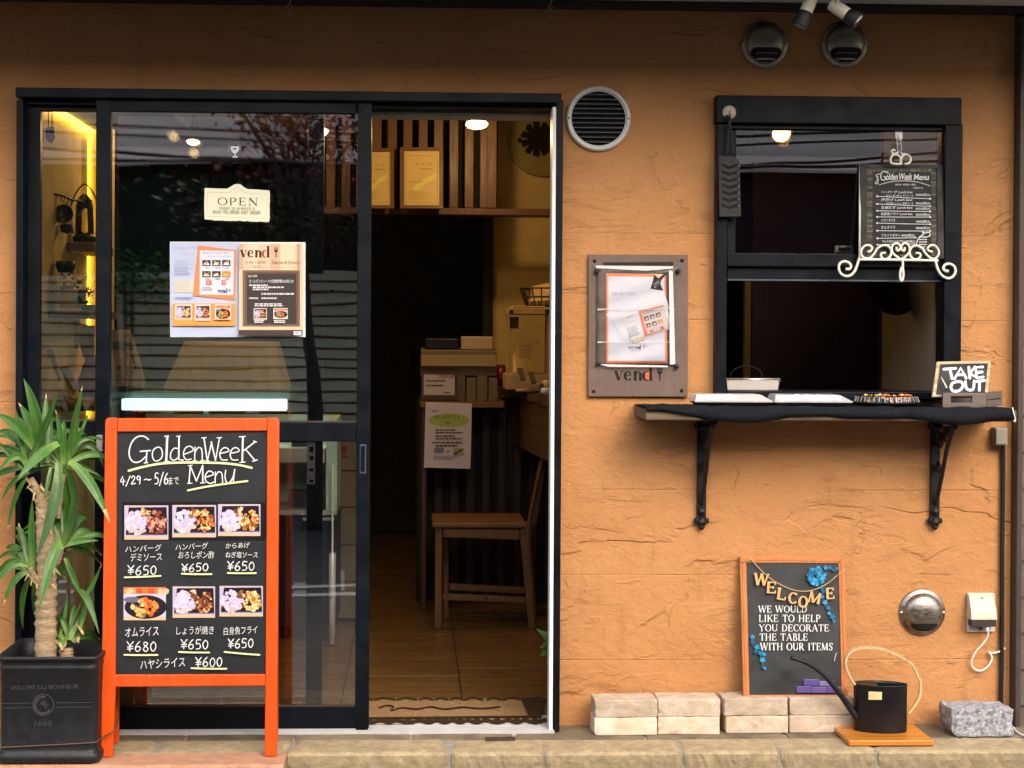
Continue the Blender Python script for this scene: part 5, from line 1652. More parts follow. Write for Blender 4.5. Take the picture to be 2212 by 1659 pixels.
for k in range(35):
    g_ = rnd.uniform(80, 128)
    pr.rect(482 + k * 19.4, 290, 482 + k * 19.4 + 20, 330 + rnd.uniform(0, 15), S(g_, g_ * .97, g_ * .88))
    g_ = rnd.uniform(60, 105)
    pr.rect(482 + k * 19.4, 1285 + rnd.uniform(0, 12), 482 + k * 19.4 + 20, 1310, S(g_, g_ * .95, g_ * .8))
pr.curve([(560, 360), (530, 365), (515, 385), (540, 395), (525, 415), (545, 430), (520, 445), (505, 465), (525, 475), (540, 455)], 9, CHALK, 4)
pr.curve([(640, 345), (610, 330), (580, 345), (570, 385), (580, 425), (615, 430), (625, 395), (605, 392)], 12, CHALK, 4)
pr.curve([(630, 330), (655, 340), (650, 360)], 8, CHALK, 4)
pr.text('olden', 630, 352, 770, 432, CHALK, .02, .15); pr.text('Week', 780, 350, 935, 432, CHALK, .02, .15); pr.text('Menu', 950, 362, 1130, 432, CHALK, .02, .15)
pr.curve([(552, 485), (680, 452), (840, 440), (1000, 455), (1138, 498)], 11, S(190, 190, 185), 5)
pr.text('2019. 4/29〜5/6', 735, 474, 975, 494, CHALK, .01); pr.text('※税込み', 945, 512, 1060, 530, CHALK, .01)
rows = [(620, 648, 'ハンバーグ Lunch box', 552, '¥650(税込)', 580, 'おろしポン酢 or デミソース', 600), (708, 735, '唐揚げ Lunch box', 642, '¥650(税込)', 678, 'ねぎ塩ソース or 甘酢ソース', 690), (787, 795, '生姜焼き Lunch box', 732, '¥650(税込)', 740, None, 0),
        (858, 860, '白身魚フライ Lunch box', 806, '¥650(税込)', 810, None, 0), (930, 944, 'ハヤシライス', 880, '¥600(税込)', 890, None, 0), (1018, 1022, 'オムライス', 962, '¥680(税込)', 965, None, 0)]
for ya, yb, tx, ty, pc, py, t2, y2 in rows:
    pr.stroke([(530, ya), (840, (ya + yb) / 2 + 2), (1142, yb)], 7, CHALK, False); pr.disc(527, ya, 12, 11, CHALK, 10); pr.disc(1142, yb, 12, 11, CHALK, 10)
    pr.text(tx, 572, ty, 938 if 'box' in tx else 735, ty + 34, CHALK, .012, .08)
    pr.text(pc, 975, py + 6, 1142, py + 42, CHALK, .012, .08)
    if t2: pr.text(t2, 632, y2 - 2, 945, y2 + 26, CHALK, .008, .08)
pr.text('フライドポテト ¥450(税込)', 575, 1056, 962, 1094, CHALK, .01, .05); pr.stroke([(535, 1107), (975, 1100)], 7, CHALK, False); pr.disc(530, 1107, 12, 11, CHALK, 10); pr.disc(972, 1100, 11, 10, CHALK, 10)
pr.text('オムそば(からあげ付) ¥500(税込)', 582, 1126, 968, 1162, CHALK, .01, .05); pr.stroke([(532, 1182), (965, 1172)], 7, CHALK, False); pr.disc(530, 1182, 12, 11, CHALK, 10)
pr.curve([(975, 1190), (1000, 1120), (1040, 1075), (1065, 1060), (1050, 1030), (1080, 1045), (1130, 1040), (1140, 1075), (1120, 1085)], 12, CHALK, 5)
pr.lines(1010, 1085, 1120, 1260, 6, CHALK, .45, 8)
pr.build('chalk_lettering', M['chalkink'], bd)

# ================================================================ takeout shelf
sh = CR(1470, 780, 894, 2212)
SZ = P(1800, 885, .25).z                           # top of the plank
t = thing('takeout_shelf', 'weathered plank shelf on two iron brackets under the takeout window', 'shelf', (P(1790, 900, .12).x, -.12, SZ - .036))
sx0, sx1 = P(1394, 895, .255).x, P(2197, 900, .255).x
mb = MB(); mb.box(sx0, sx1, -.255, -.001, SZ - .036, SZ); mb.build('plank', M['weather'], t, bevel=.006)
def bracket(x, lean):
    b = MB()
    X = P(x, 1000, .02).x
    zt, zb = SZ - .0365, P(x, 1128, .02).z
    # upright on the wall, top arm, curved brace and cast scrolls, all in the plane square to the wall
    pf = lambda y, z, dx=0: (X + dx, -y, z)
    b.bar(pf(.008, zb), pf(.008, zt), .030, .014, up=(0, 1, 0))
    b.bar(pf(.0, zt - .007), pf(.205, zt - .007), .030, .012)
    b.tube(smooth([pf(.014, zb + .06), pf(.045, zb + .10), pf(.085, zb + .17), pf(.125, zt - .10), pf(.165, zt - .05), pf(.195, zt - .012)], 6), .0075, 8)
    for cy, cz, r0, r1, a0, tn in ((.055, zt - .075, .006, .036, 0, 1.6), (.115, zt - .045, .005, .026, 120, 1.5), (.045, zt - .165, .004, .022, 60, 1.4), (.150, zt - .035, .003, .012, 0, 1.3)):
        b.tube([pf(a, c) for a, c in spiral(cy, cz, r0, r1, a0, tn, 26)], .0052, 6)
    for z, r in ((zb, .017), (zb - .016, .011), (zb + .035, .015), (zt - .035, .013)):
        b.lathe([(.0001, -r), (r * .7, -r * .7), (r, 0), (r * .7, r * .7), (.0001, r)], Matrix.Translation(Vector(pf(.014, z))), 12)
    for s in (-1, 1):
        b.lathe([(.0001, -.010), (.008, -.008), (.011, 0), (.008, .008), (.0001, .010)], Matrix.Translation(Vector(pf(.012, zt - .03, .017 * s))), 10)
        b.lathe([(.0001, -.010), (.008, -.008), (.010, 0), (.008, .008), (.0001, .010)], Matrix.Translation(Vector(pf(.012, zb + .004, .016 * s))), 10)
    b.lathe([(.0001, -.012), (.008, -.009), (.010, 0), (.007, .009), (.0001, .012)], Matrix.Translation(Vector(pf(.205, zt - .018))), 10)
    b.build('bracket', M['iron'], t, smooth=False, bevel=.0015)
bracket(1517, 0); bracket(2022, 0)
mb = MB(); mb.tube(smooth([tuple(P(2187, 880, .262)), tuple(P(2190, 893, .268)), tuple(P(2193, 906, .266)), tuple(P(2191, 911, .262))], 5), [.002] * 11 + [.004] * 5, 6); mb.build('string', M['ivory'], t, smooth=True)

# black cloth draped over the plank, hanging a little over the edge
mb = MB()
n = 80
rnd = random.Random(2)
cx0, cx1 = P(1397, 880, .255).x - .004, P(2189, 880, .255).x
vs, fs = [], []
for i in range(n + 1):
    f = i / n
    x = cx0 + (cx1 - cx0) * f
    drop = .030 + .010 * math.sin(f * 9) + .006 * math.sin(f * 23 + 1)
    if f < .16: drop = .002 + (f / .16) ** 2 * .03
    lift = .010 * max(0, 1 - abs(f - .05) / .05) if f < .1 else 0
    w_ = .003 * math.sin(f * 31) + .002 * math.sin(f * 57 + 2)
    vs += [(x, -.004, SZ + .002), (x, -.12, SZ + .003 + abs(w_) * .5 + lift * .4), (x, -.225, SZ + .004 + abs(w_) + lift), (x, -.258, SZ + .004 + lift), (x, -.2645 - w_, SZ - drop * .5 + lift * .5), (x, -.262 - w_ * 1.5, SZ - drop)]
for i in range(n):
    for k in range(5):
        fs.append((i * 6 + k, i * 6 + k + 1, i * 6 + 7 + k, i * 6 + 6 + k))
mb.add(vs, fs)
ob = mb.build('cloth', M['cloth'], smooth=True)
so_ = ob.modifiers.new('thickness', 'SOLIDIFY'); so_.thickness = .0025; so_.offset = 1
tag(ob, 'black cloth laid along the shelf and hanging over its front edge', 'cloth')

# three packed meals
CZ = SZ + .0075
def pack(x0, x1, ytop, label, kind, sd):
    t = thing('meal_pack', label, 'meal pack', (P((x0 + x1) / 2, 872, .16).x, -.14, CZ), 'packed meals on the shelf')
    a, b = P(x0, 872, .20).x, P(x1, 872, .20).x
    zt = P((x0 + x1) / 2, ytop, .16).z
    rnd = random.Random(sd)
    y0, y1 = -.20, -.085
    if kind != 'round':
        mb = MB(); mb.add([(a + .012, y0 + .01, CZ), (b - .012, y0 + .01, CZ), (b - .012, y1 - .01, CZ), (a + .012, y1 - .01, CZ), (a, y0, CZ + .012), (b, y0, CZ + .012), (b, y1, CZ + .012), (a, y1, CZ + .012)],
                          [(3, 2, 1, 0), (0, 1, 5, 4), (1, 2, 6, 5), (2, 3, 7, 6), (3, 0, 4, 7), (4, 5, 6, 7)])
        mb.build('tray', M['black'], t, bevel=.001)
        mb = MB()
        for k in range(70):
            f = rnd.random()
            x, y = a + .02 + f * (b - a - .04), rnd.uniform(y0 + .012, y1 - .012)
            r = rnd.uniform(.008, .014)
            mb.ink = S(*rnd.choice([(238, 236, 240), (225, 224, 232), (245, 244, 240)])) if (f < .55) else S(*rnd.choice([(215, 170, 110), (190, 130, 80), (230, 205, 170), (160, 100, 60)] if sd == 1 else [(200, 205, 225), (225, 225, 235), (150, 150, 160)]))
            mb.lathe([(.0001, -r * .5), (r, 0), (r * .6, r * .6), (.0001, r * .8)], Matrix.Translation((x, y, CZ + .015 + rnd.uniform(0, .012))), 6)
        mb.build('food', M['ink'], t, smooth=True)
        mb = MB()
        g = .003
        bev = (zt - CZ) * .9
        o = [(a - g, y0 - g), (b + g, y0 - g), (b + g, y1 + g), (a - g, y1 + g)]
        i_ = [(a + .004, y0 + .010), (b - bev * 1.1, y0 + .010), (b - bev * 1.1, y1 - .010), (a + .004, y1 - .010)]
        mb.add([(x, y, CZ + .0125) for x, y in o] + [(x, y, CZ + .016) for x, y in o] + [(x, y, zt) for x, y in i_],
               [(0, 1, 5, 4), (1, 2, 6, 5), (2, 3, 7, 6), (3, 0, 4, 7), (4, 5, 9, 8), (5, 6, 10, 9), (6, 7, 11, 10), (7, 4, 8, 11), (8, 9, 10, 11)])
        mb.build('lid', M['packlid'], t)
    else:
        c = Vector(((a + b) / 2, -.14, CZ))
        r = (b - a) / 2
        Mx = Matrix.Translation(c)
        mb = MB(); mb.lathe([(r * .8, 0), (r * 1.05, .010), (r * 1.08, .013), (r * 1.0, .013), (r * .75, .003), (.0001, .003)], Mx, 40, .72); mb.build('tray', M['black'], t, smooth=True)
        mb = MB()
        for k in range(130):
            an, q = rnd.random() * 6.28, rnd.random() ** .5 * .78
            x, y = c.x + r * q * math.cos(an), c.y + r * .7 * q * math.sin(an)
            rr = rnd.uniform(.005, .010)
            f = (x - a) / (b - a)
            mb.ink = S(*rnd.choice([(235, 110, 50), (245, 150, 90), (215, 85, 40), (250, 190, 130)] if f > .5 else [(235, 190, 110), (240, 215, 170), (200, 150, 90), (225, 200, 150)]))
            mb.lathe([(.0001, -rr * .5), (rr, 0), (rr * .6, rr * .6), (.0001, rr * .8)], Matrix.Translation((x, y, CZ + .014 + rnd.uniform(0, .020))), 6)
        mb.build('food', M['ink'], t, smooth=True)
        mb = MB()
        n = 72
        vs, fs = [], []
        for z, k0, amp in ((CZ + .0135, .99, .0), (zt - .004, .93, .018), (zt, .88, .01)):
            for i in range(n):
                th = 6.2832 * i / n
                kk = r * k0 * (1 + (amp if i % 2 else -amp))
                vs.append((c.x + kk * math.cos(th), c.y + .72 * kk * math.sin(th), z))
        for j in range(2):
            for i in range(n):
                fs.append((j * n + i, j * n + (i + 1) % n, (j + 1) * n + (i + 1) % n, (j + 1) * n + i))
        fs.append(tuple(2 * n + i for i in range(n)))
        mb.add(vs, fs); mb.build('lid', M['clear'], t)
        mb = MB()
        for i in range(n // 2):
            th = 6.2832 * (2 * i + 1) / n
            q = lambda k0, z: Vector((c.x + r * k0 * math.cos(th), c.y + .72 * r * k0 * math.sin(th), z))
            mb.bar(q(.995, CZ + .015), q(.95, zt - .004), .0030, .001)
        mb.build('lid_ribs', M['packlid'], t)
pack(1503, 1668, 851, 'packed meal at the left shelf end, rice beside brown fried food', 'a', 1)
pack(1675, 1840, 852, 'packed meal in the middle of the shelf, mostly white rice', 'b', 2)
pack(1857, 1997, 854, 'round packed meal with orange pasta on a black tray near the wooden crate', 'round', 3)

# TAKE OUT sign leaning in the small crate
tk = CR(1640, 620, 724, 2212)
cr0, cr1 = P(2037, 880, .225).x, P(2130, 880, .225).x
t = thing('wooden_crate', 'small grey brown wooden crate with a hand hole at the right end of the shelf', 'crate', ((cr0 + cr1) / 2, -.16, CZ))
zc = P(2080, 849, .225).z
FPl = WP(.225)
rc1 = P(2176, 880, .13).x
mb = MB()
hx0, hx1 = P(2054, 868, .225).x, P(2100, 868, .225).x
hz0, hz1 = P(2080, 870, .225).z, P(2080, 855, .225).z
for q in ((cr0, cr1, hz1, zc), (cr0, cr1, CZ, hz0), (cr0, hx0, hz0, hz1), (hx1, cr1, hz0, hz1)):
    mb.box(q[0], q[1], -.225, -.213, q[2], q[3])
mb.build('front_board', M['crate'], t)
mb = MB()
e0 = Vector((cr1 + .001, -.219, 0)); e1 = Vector((rc1, -.07, 0))
for z0, z1 in ((CZ, CZ + (zc - CZ) * .47), (CZ + (zc - CZ) * .54, zc + .002)):
    mb.bar(e0 + Vector((0, 0, (z0 + z1) / 2)), e1 + Vector((0, 0, (z0 + z1) / 2)), .010, z1 - z0)
mb.build('side_slats', M['crate'], t, bevel=.001)
mb = MB()
e0 = Vector((cr0 + .006, -.210, 0)); e1 = Vector((cr0 + .055, -.07, 0))
mb.bar(e0 + Vector((0, 0, CZ + .02)), e1 + Vector((0, 0, CZ + .02)), .010, .035); mb.bar(Vector((e1.x, -.07, CZ + .02)), Vector((rc1, -.07, CZ + .02)), .010, .035)
mb.box(cr0 + .01, cr1 - .01, -.21, -.10, CZ, CZ + .004); mb.build('back_slats', M['crate'], t)
t = thing('takeout_sign', 'small TAKE OUT chalkboard sign leaning in the wooden crate', 'sign', tuple(P(2075, 858, .20)))
TPl = TP(-.208, P(2075, 860, .208).z, -.168, P(2075, 782, .168).z)
o = [tk(1598, 657), tk(1980, 650), tk(1955, 905), tk(1565, 905)]
i_ = [tk(1620, 675), tk(1958, 668), tk(1935, 888), tk(1590, 890)]
mb = MB(); frame_slabs(mb, TPl, o, i_, .010); mb.build('frame', wood_mat('chipped cream wood', S(222, 208, 170), S(150, 128, 96), .7, 0, 1.2, .4), t)
mb = MB(); mb.slab(TPl, i_, .006, -.003); bd2 = mb.build('board', M['chalk'], t)
pr = Print(TPl, base=-.0026, f=tk)
WH = S(238, 240, 250)
k = 19
for pts in ([(1648, 708), (1732, 702)], [(1692, 706), (1706, 775)], [(1724, 775), (1768, 700), (1806, 772)], [(1742, 748), (1792, 746)], [(1824, 694), (1832, 772)], [(1868, 692), (1832, 738), (1888, 770)],
            [(1922, 692), (1872, 696), (1880, 768), (1926, 764)], [(1876, 732), (1918, 728)], [(1800, 796), (1806, 840), (1830, 856), (1856, 846), (1862, 792)], [(1866, 796), (1938, 788)], [(1900, 794), (1898, 858)]):
    pr.curve(pts, k, WH, 4) if len(pts) == 5 else pr.stroke(pts, k, WH)
pr.curve([(1745, 795), (1708, 808), (1698, 840), (1718, 864), (1758, 858), (1782, 828), (1772, 800), (1745, 795)], k, WH, 4)
pr.stroke([(1630, 764), (1668, 838)], [4, 12], S(225, 222, 190)); pr.disc(1668, 850, 12, 9, S(30, 28, 30))
pr.build('chalk_lettering', M['chalkink'], bd2)

# ================================================================ welcome board on the bricks
bx = CR(1660, 1260, 704, 2212)
zb, zt_ = P(1720, 1514, .085).z, P(1715, 1204, .022).z
WPl = TP(-.092, zb, -.022, zt_)
t = thing('welcome_board', 'orange-framed chalkboard WELCOME poster leaning on the wall above the bricks', 'notice board', (P(1717, 1514, .09).x, -.08, zb))
o = [bx(150, 78), bx(910, 90), bx(938, 1126), bx(178, 1120)]
i_ = [bx(198, 124), bx(866, 126), bx(890, 1080), bx(222, 1082)]
mb = MB(); frame_slabs(mb, WPl, o, i_, .016)
mb.build('frame', M['frameor'], t, bevel=.002)
mb = MB(); frame_slabs(mb, WPl, [bx(166, 94), bx(893, 104), bx(922, 1110), bx(194, 1104)], [bx(176, 104), bx(883, 112), bx(912, 1100), bx(204, 1096)], .003, .0025); mb.build('frame_bead', M['frameor'], t)
mb = MB(); mb.slab(WPl, i_, .004, -.004); bd3 = mb.build('board', mat('chalkboard print', (.026, .031, .035), .5, var=.45, vs=(7, 7, 11), col2=(.014, .017, .020)), t)
pr = Print(WPl, base=-.0036, f=bx)
f5 = lambda x, y: (x, y)
for s_, x0, y0, x1, y1 in (('WE WOULD', 288, 434, 640, 484), ('LIKE TO HELP', 290, 500, 736, 553), ('YOU DECORATE', 290, 570, 796, 621), ('THE TABLE', 294, 636, 642, 688), ('WITH OUR ITEMS', 298, 704, 822, 758)):
    pr.serif(s_, x0, y0, x1, y1, S(238, 240, 240), .15, .065, .09)
for x0, y0, x1, y1, c in ((612, 968, 722, 1014, (108, 92, 178)), (726, 980, 832, 1016, (150, 140, 205)), (560, 1018, 668, 1064, (124, 98, 178)), (672, 1022, 778, 1066, (128, 106, 188)), (782, 1022, 884, 1066, (118, 96, 170))):
    pr.rect(x0, y0, x1, y1, S(*c, .6)); pr.stroke([(x0 + 4, y0 + 3), (x1 - 4, y0 + 3)], 3, S(175, 165, 222, .7), False)
pr.stroke([(848, 776), (832, 835)], 6, S(200, 205, 200), False)
for k in range(4): pr.stroke([(230 + 30 * k, 240 - 6 * k), (262 + 30 * k, 250 - 8 * k)], 3, S(70, 78, 80), False)
rnd = random.Random(31)
BL = [(20, 120, 170), (30, 150, 200), (12, 92, 140), (60, 170, 215)]
def ivy(x, y, r):
    a0 = rnd.random() * 6.28
    pr.poly([(x + r * q * math.cos(a0 + 6.2832 * i / 10), y + r * q * math.sin(a0 + 6.2832 * i / 10)) for i, q in zip(range(10), (1.1, .5, 1, .55, .9, .5, .9, .55, 1, .5))], S(*rnd.choice(BL)))
for k in range(70):
    a, q = rnd.random() * 6.28, rnd.random() ** .5
    ivy(690 + 66 * q * math.cos(a) + (q * 12), 232 + 62 * q * math.sin(a) - 12, rnd.uniform(10, 22))
for x, y, r in ((770, 160, 22), (800, 160, 16), (830, 175, 20), (855, 165, 16), (740, 300, 20), (755, 330, 22), (748, 370, 18), (765, 410, 24), (790, 450, 22), (795, 490, 16), (820, 515, 26), (830, 545, 12), (240, 660, 22), (240, 700, 20), (272, 735, 26), (262, 765, 20), (300, 780, 26), (325, 785, 20), (312, 828, 26), (320, 880, 18), (330, 888, 12)):
    ivy(x, y, r)
pr.curve([(735, 290), (760, 400), (800, 480), (832, 575)], 3.5, S(*BL[0]), 4); pr.curve([(235, 640), (250, 730), (300, 790), (320, 890)], 3.5, S(*BL[0]), 4)
pr.build('print', M['ink'], bd3)
# WELCOME garland hung across it
t = thing('garland', 'string garland of wooden letters spelling WELCOME across the framed board', 'garland', tuple(Q(WPl, *bx(560, 320), .01)))
mb = MB(); mb.tube([tuple(p) for p in [Q(WPl, *bx(*q), .006) for q in smooth([(225, 92), (290, 165), (370, 238), (450, 285), (530, 318), (610, 330), (690, 318), (780, 275), (860, 210), (915, 170)], 5)]], .0015, 6)
mb.tube([tuple(Q(WPl, *bx(*q), .005)) for q in ((160, 118), (235, 100), (255, 112))], .0014, 6)
mb.build('string', mat('straw string', (.55, .38, .18), .8), t, smooth=True)
for ch, x0, y0, x1, y1, a in (('W', 252, 200, 355, 286, 4), ('E', 338, 262, 412, 342, 4), ('L', 414, 305, 486, 390, 8), ('C', 498, 340, 560, 418, 2), ('O', 572, 366, 638, 446, 4), ('M', 640, 336, 738, 416, 14), ('E', 768, 306, 832, 384, -3)):
    pr = Print(WPl, base=.0105, f=bx)
    xm, ym = (x0 + x1) / 2, (y0 + y1) / 2
    rot = lambda x, y, xm=xm, ym=ym, a=a: (xm + (x - xm) * math.cos(rad(a)) - (y - ym) * math.sin(rad(a)), ym + (x - xm) * math.sin(rad(a)) + (y - ym) * math.cos(rad(a)))
    pr.serif(ch, x0, y0, x1, y1, S(236, 190, 120), .22, .12, 0, xf=rot)
    ob = pr.build('letter', mat('pale plywood letter', S(222, 176, 112), .6, var=.1, vs=(40, 40, 40)), t)
    so_ = ob.modifiers.new('thickness', 'SOLIDIFY'); so_.thickness = .004; so_.offset = -1

# ================================================================ bricks
rnd = random.Random(17)
def brick_mesh(sd):
    r = random.Random(sd)
    mb = MB()
    nx, ny, nz = 10, 5, 4
    L_, Wd, Hh = .208, .100, .0572
    idx = {}
    for i in range(nx + 1):
        for j in range(ny + 1):
            for k in range(nz + 1):
                if i in (0, nx) or j in (0, ny) or k in (0, nz):
                    idx[i, j, k] = len(mb.v)
                    e = (i in (0, nx)) + (j in (0, ny)) + (k in (0, nz))
                    s = 0
                    x, y, z = L_ * i / nx - L_ / 2, Wd * j / ny - Wd / 2, Hh * k / nz
                    if e > 1:
                        x -= math.copysign(s * (i in (0, nx)), x); y -= math.copysign(s * (j in (0, ny)), y)
                        z += s * (1 if k == 0 else -1) if k in (0, nz) else 0
                        if r.random() < .16: x *= .975; y *= .95; z += -.003 if k else 0
                    mb.v.append(Vector((x + r.uniform(-1, 1) * .0009, y + r.uniform(-1, 1) * .0009, z + (r.uniform(-1, 1) * .0006 if k else 0))))
    def q(a, b, c, d): mb.f.append([idx[a], idx[b], idx[c], idx[d]]); mb.c.append(mb.ink)
    for i in range(nx):
        for j in range(ny):
            q((i, j, 0), (i, j + 1, 0), (i + 1, j + 1, 0), (i + 1, j, 0)); q((i, j, nz), (i + 1, j, nz), (i + 1, j + 1, nz), (i, j + 1, nz))
    for i in range(nx):
        for k in range(nz):
            q((i, 0, k), (i + 1, 0, k), (i + 1, 0, k + 1), (i, 0, k + 1)); q((i, ny, k), (i, ny, k + 1), (i + 1, ny, k + 1), (i + 1, ny, k))
    for j in range(ny):
        for k in range(nz):
            q((0, j, k), (0, j, k + 1), (0, j + 1, k + 1), (0, j + 1, k)); q((nx, j, k), (nx, j + 1, k), (nx, j + 1, k + 1), (nx, j, k + 1))
    return mb
protos = [brick_mesh(s).build('brick', M['brick'], smooth=True, origin=False) for s in (1, 2, 3)]
for o in protos:
    o.data.polygons.foreach_set('use_smooth', [False] * len(o.data.polygons))
    b = o.modifiers.new('bevel', 'BEVEL'); b.width = .0038; b.segments = 3; b.limit_method = 'ANGLE'; b.angle_limit = rad(35)
used = set()
def brick(i, x0, x1, ybot, d, z, label, rz=0):
    o = protos[i]
    if i in used:
        o = o.copy(); COL.objects.link(o)
    used.add(i)
    a, b = P(x0, ybot, d).x, P(x1, ybot, d).x
    o.location = ((a + b) / 2, -d + .05, z)
    o.rotation_euler = (0, 0, rad(rz))
    o.scale = ((b - a) / .2095, 1, 1)
    tag(o, label, 'brick', 'cream bricks along the wall base')
h = .0575
brick(0, 1282, 1419, 1588, .138, .0005, 'lower brick nearest the doorway in the free-standing pile of four', 1.6)
brick(1, 1421, 1556, 1586, .130, .0005, 'lower brick on the right in the pile of four without a board on it', -1.8)
brick(2, 1283, 1420, 1550, .136, .0005 + h, 'upper brick nearest the doorway in the free-standing pile of four', 181.6)
brick(1, 1421, 1557, 1548, .128, .0005 + h, 'upper brick on the right in the pile of four without a board on it', 178.6)
brick(0, 1567, 1703, 1583, .118, .0005, 'lower left brick in the pile carrying the welcome board', 180.2)
brick(2, 1705, 1842, 1583, .116, .0005, 'lower right brick under the welcome board, half behind the orange plank', -.3)
brick(1, 1562, 1702, 1548, .119, .0005 + h, 'upper left brick directly under the welcome board', 1.5)
brick(0, 1705, 1845, 1549, .114, .0005 + h, 'upper right brick under the welcome board behind the black spout', .2)

# ================================================================ watering can on its board
t = thing('serving_board', 'varnished orange wooden board lying on the stone step under the watering can', 'board', (P(1925, 1605, .17).x, -.17, .001))
a, b = P(1834, 1611, .292).x, P(2018, 1611, .292).x
mb = MB(); mb.box(a, b, -.292, -.066, .002, .0205); ob = mb.build('plank', M['oak'], t, bevel=.004)
mb = MB(); mb.box(a + .02, b - .02, -.270, -.09, .0008, .0019); mb.build('foot', M['rubber'], t)
wc = CR(1660, 1260, 704, 2212)
cxx = P(1902, 1560, .17).x; cyy = -.165; z0 = .0210
rx = (P(1958, 1530, .165).x - P(1846, 1530, .165).x) / 2
zt2 = P(1902, 1476, .165).z
t = thing('watering_can', 'black oval watering can with a long spout and brass hoop handle', 'watering can', (cxx, cyy, z0))
Mx = Matrix.Translation((cxx, cyy, z0)) @ Matrix.Rotation(rad(-9), 4, 'Z')
H2 = zt2 - z0
mb = MB(); mb.lathe([(rx * .98, 0), (rx, .003), (rx, H2 - .004), (rx * 1.02, H2 - .002), (rx * 1.02, H2), (rx * .985, H2), (rx * .98, H2 - .01), (rx * .97, .02), (.0001, .02)], Mx, 56, .52); cb = mb.build('can_body', M['canblack'], t, smooth=True)
mb = MB()
mb.add([Mx @ Vector((rx * .97 * math.cos(a_), rx * .97 * .52 * math.sin(a_), H2 - .003)) for a_ in [rad(q) for q in (100, 130, 160, 180, 200, 230, 262)]], [(0, 1, 2, 3, 4, 5, 6)])
mb.build('rain_lip', M['canblack'], cb)
mb = MB()
sp = [P(*wc(1000, 1250), .165), P(*wc(960, 1190), .165), P(*wc(880, 1080), .167), P(*wc(790, 970), .17), P(*wc(700, 890), .172), P(*wc(610, 840), .174), P(*wc(522, 812), .175)]
c = smooth([tuple(p) for p in sp], 5); m = len(c)
mb.tube(c, [.0125 - .0055 * min(1, i / (m * .55)) for i in range(m)], 12); mb.build('spout', M['canblack'], t, smooth=True)
mb = MB()
hp = [(985, 1005), (950, 950), (920, 880), (918, 830), (945, 775), (1000, 745), (1080, 738), (1180, 748), (1290, 790), (1390, 850), (1435, 930), (1460, 1000), (1452, 1090), (1420, 1150), (1375, 1210)]
c = [P(*wc(*q), .167) for q in smooth(hp, 5)]
ww = .0075
vs, fs = [], []
for i, p in enumerate(c):
    tg = (c[min(i + 1, len(c) - 1)] - c[max(i - 1, 0)]).normalized()
    nn = Vector((tg.z, 0, -tg.x)) * .0034
    for dy, s_ in ((-ww, 1), (ww, 1), (ww, -1), (-ww, -1)):
        vs.append(p + Vector((0, dy, 0)) + nn * s_)
for i in range(len(c) - 1):
    for k in range(4):
        fs.append((i * 4 + k, i * 4 + (k + 1) % 4, i * 4 + 4 + (k + 1) % 4, i * 4 + 4 + k))
mb.add(vs, fs); mb.build('handle', M['gold'], t, smooth=False)
mb = MB()
lab = []
for i in range(7):
    for j in (0, 1):
        x, y = 1084 + 98 * i / 6, 1056 + 60 * j + (2 if j else 4) * i / 6
        pxx, pyy = wc(x, y)
        d_ = ray(pxx, pyy)
        Mi = Mx.inverted()
        o_, dr_ = Mi @ CAM, Mi.to_3x3() @ d_
        A_ = (dr_.x / rx) ** 2 + (dr_.y / (rx * .52)) ** 2
        B_ = 2 * (o_.x * dr_.x / rx ** 2 + o_.y * dr_.y / (rx * .52) ** 2)
        C_ = (o_.x / rx) ** 2 + (o_.y / (rx * .52)) ** 2 - 1
        tt = (-B_ - math.sqrt(max(0, B_ * B_ - 4 * A_ * C_))) / (2 * A_)
        p = CAM + d_ * (tt - .0012 / d_.length)
        lab.append(p)
mb.add(lab, [(2 * i, 2 * i + 1, 2 * i + 3, 2 * i + 2) for i in range(6)]); mb.build('label', mat('cream paper label', S(232, 220, 160), .5), cb)

# granite block
gx0, gx1 = P(2055, 1590, .175).x, P(2188, 1590, .175).x
gx1 = min(gx1, 2)
gz = P(2120, 1532, .175).z
mb = MB()
r = random.Random(8)
nx, ny, nz = 9, 8, 6
idx = {}
for i in range(nx + 1):
    for j in range(ny + 1):
        for k in range(nz + 1):
            if i in (0, nx) or j in (0, ny) or k in (0, nz):
                idx[i, j, k] = len(mb.v)
                e = (i in (0, nx)) + (j in (0, ny)) + (k in (0, nz))
                u, v, w_ = i / nx, j / ny, k / nz
                x = gx0 + (gx1 - gx0) * u; y = -.178 + .125 * v; z = .001 + (gz - .001) * w_
                am = .0022 if e == 1 else .004
                if e > 1:
                    pass
                if i == 0 and k < 2: x += .008 * (2 - k)
                mb.v.append(Vector((x + r.uniform(-am, am), y + r.uniform(-am, am), z + (r.uniform(-am, am) if k else 0))))
def q4(a, b, c, d): mb.f.append([idx[a], idx[b], idx[c], idx[d]]); mb.c.append(mb.ink)
for i in range(nx):
    for j in range(ny):
        q4((i, j, 0), (i, j + 1, 0), (i + 1, j + 1, 0), (i + 1, j, 0)); q4((i, j, nz), (i + 1, j, nz), (i + 1, j + 1, nz), (i, j + 1, nz))
for i in range(nx):
    for k in range(nz):
        q4((i, 0, k), (i + 1, 0, k), (i + 1, 0, k + 1), (i, 0, k + 1)); q4((i, ny, k), (i, ny, k + 1), (i + 1, ny, k + 1), (i + 1, ny, k))
for j in range(ny):
    for k in range(nz):
        q4((0, j, k), (0, j, k + 1), (0, j + 1, k + 1), (0, j + 1, k)); q4((nx, j, k), (nx, j + 1, k), (nx, j + 1, k + 1), (nx, j, k + 1))
ob = mb.build('granite_block', M['granite'])
b = ob.modifiers.new('bevel', 'BEVEL'); b.width = .004; b.segments = 2; b.limit_method = 'ANGLE'
tag(ob, 'rough grey granite block at the right end of the step against the post', 'stone block')

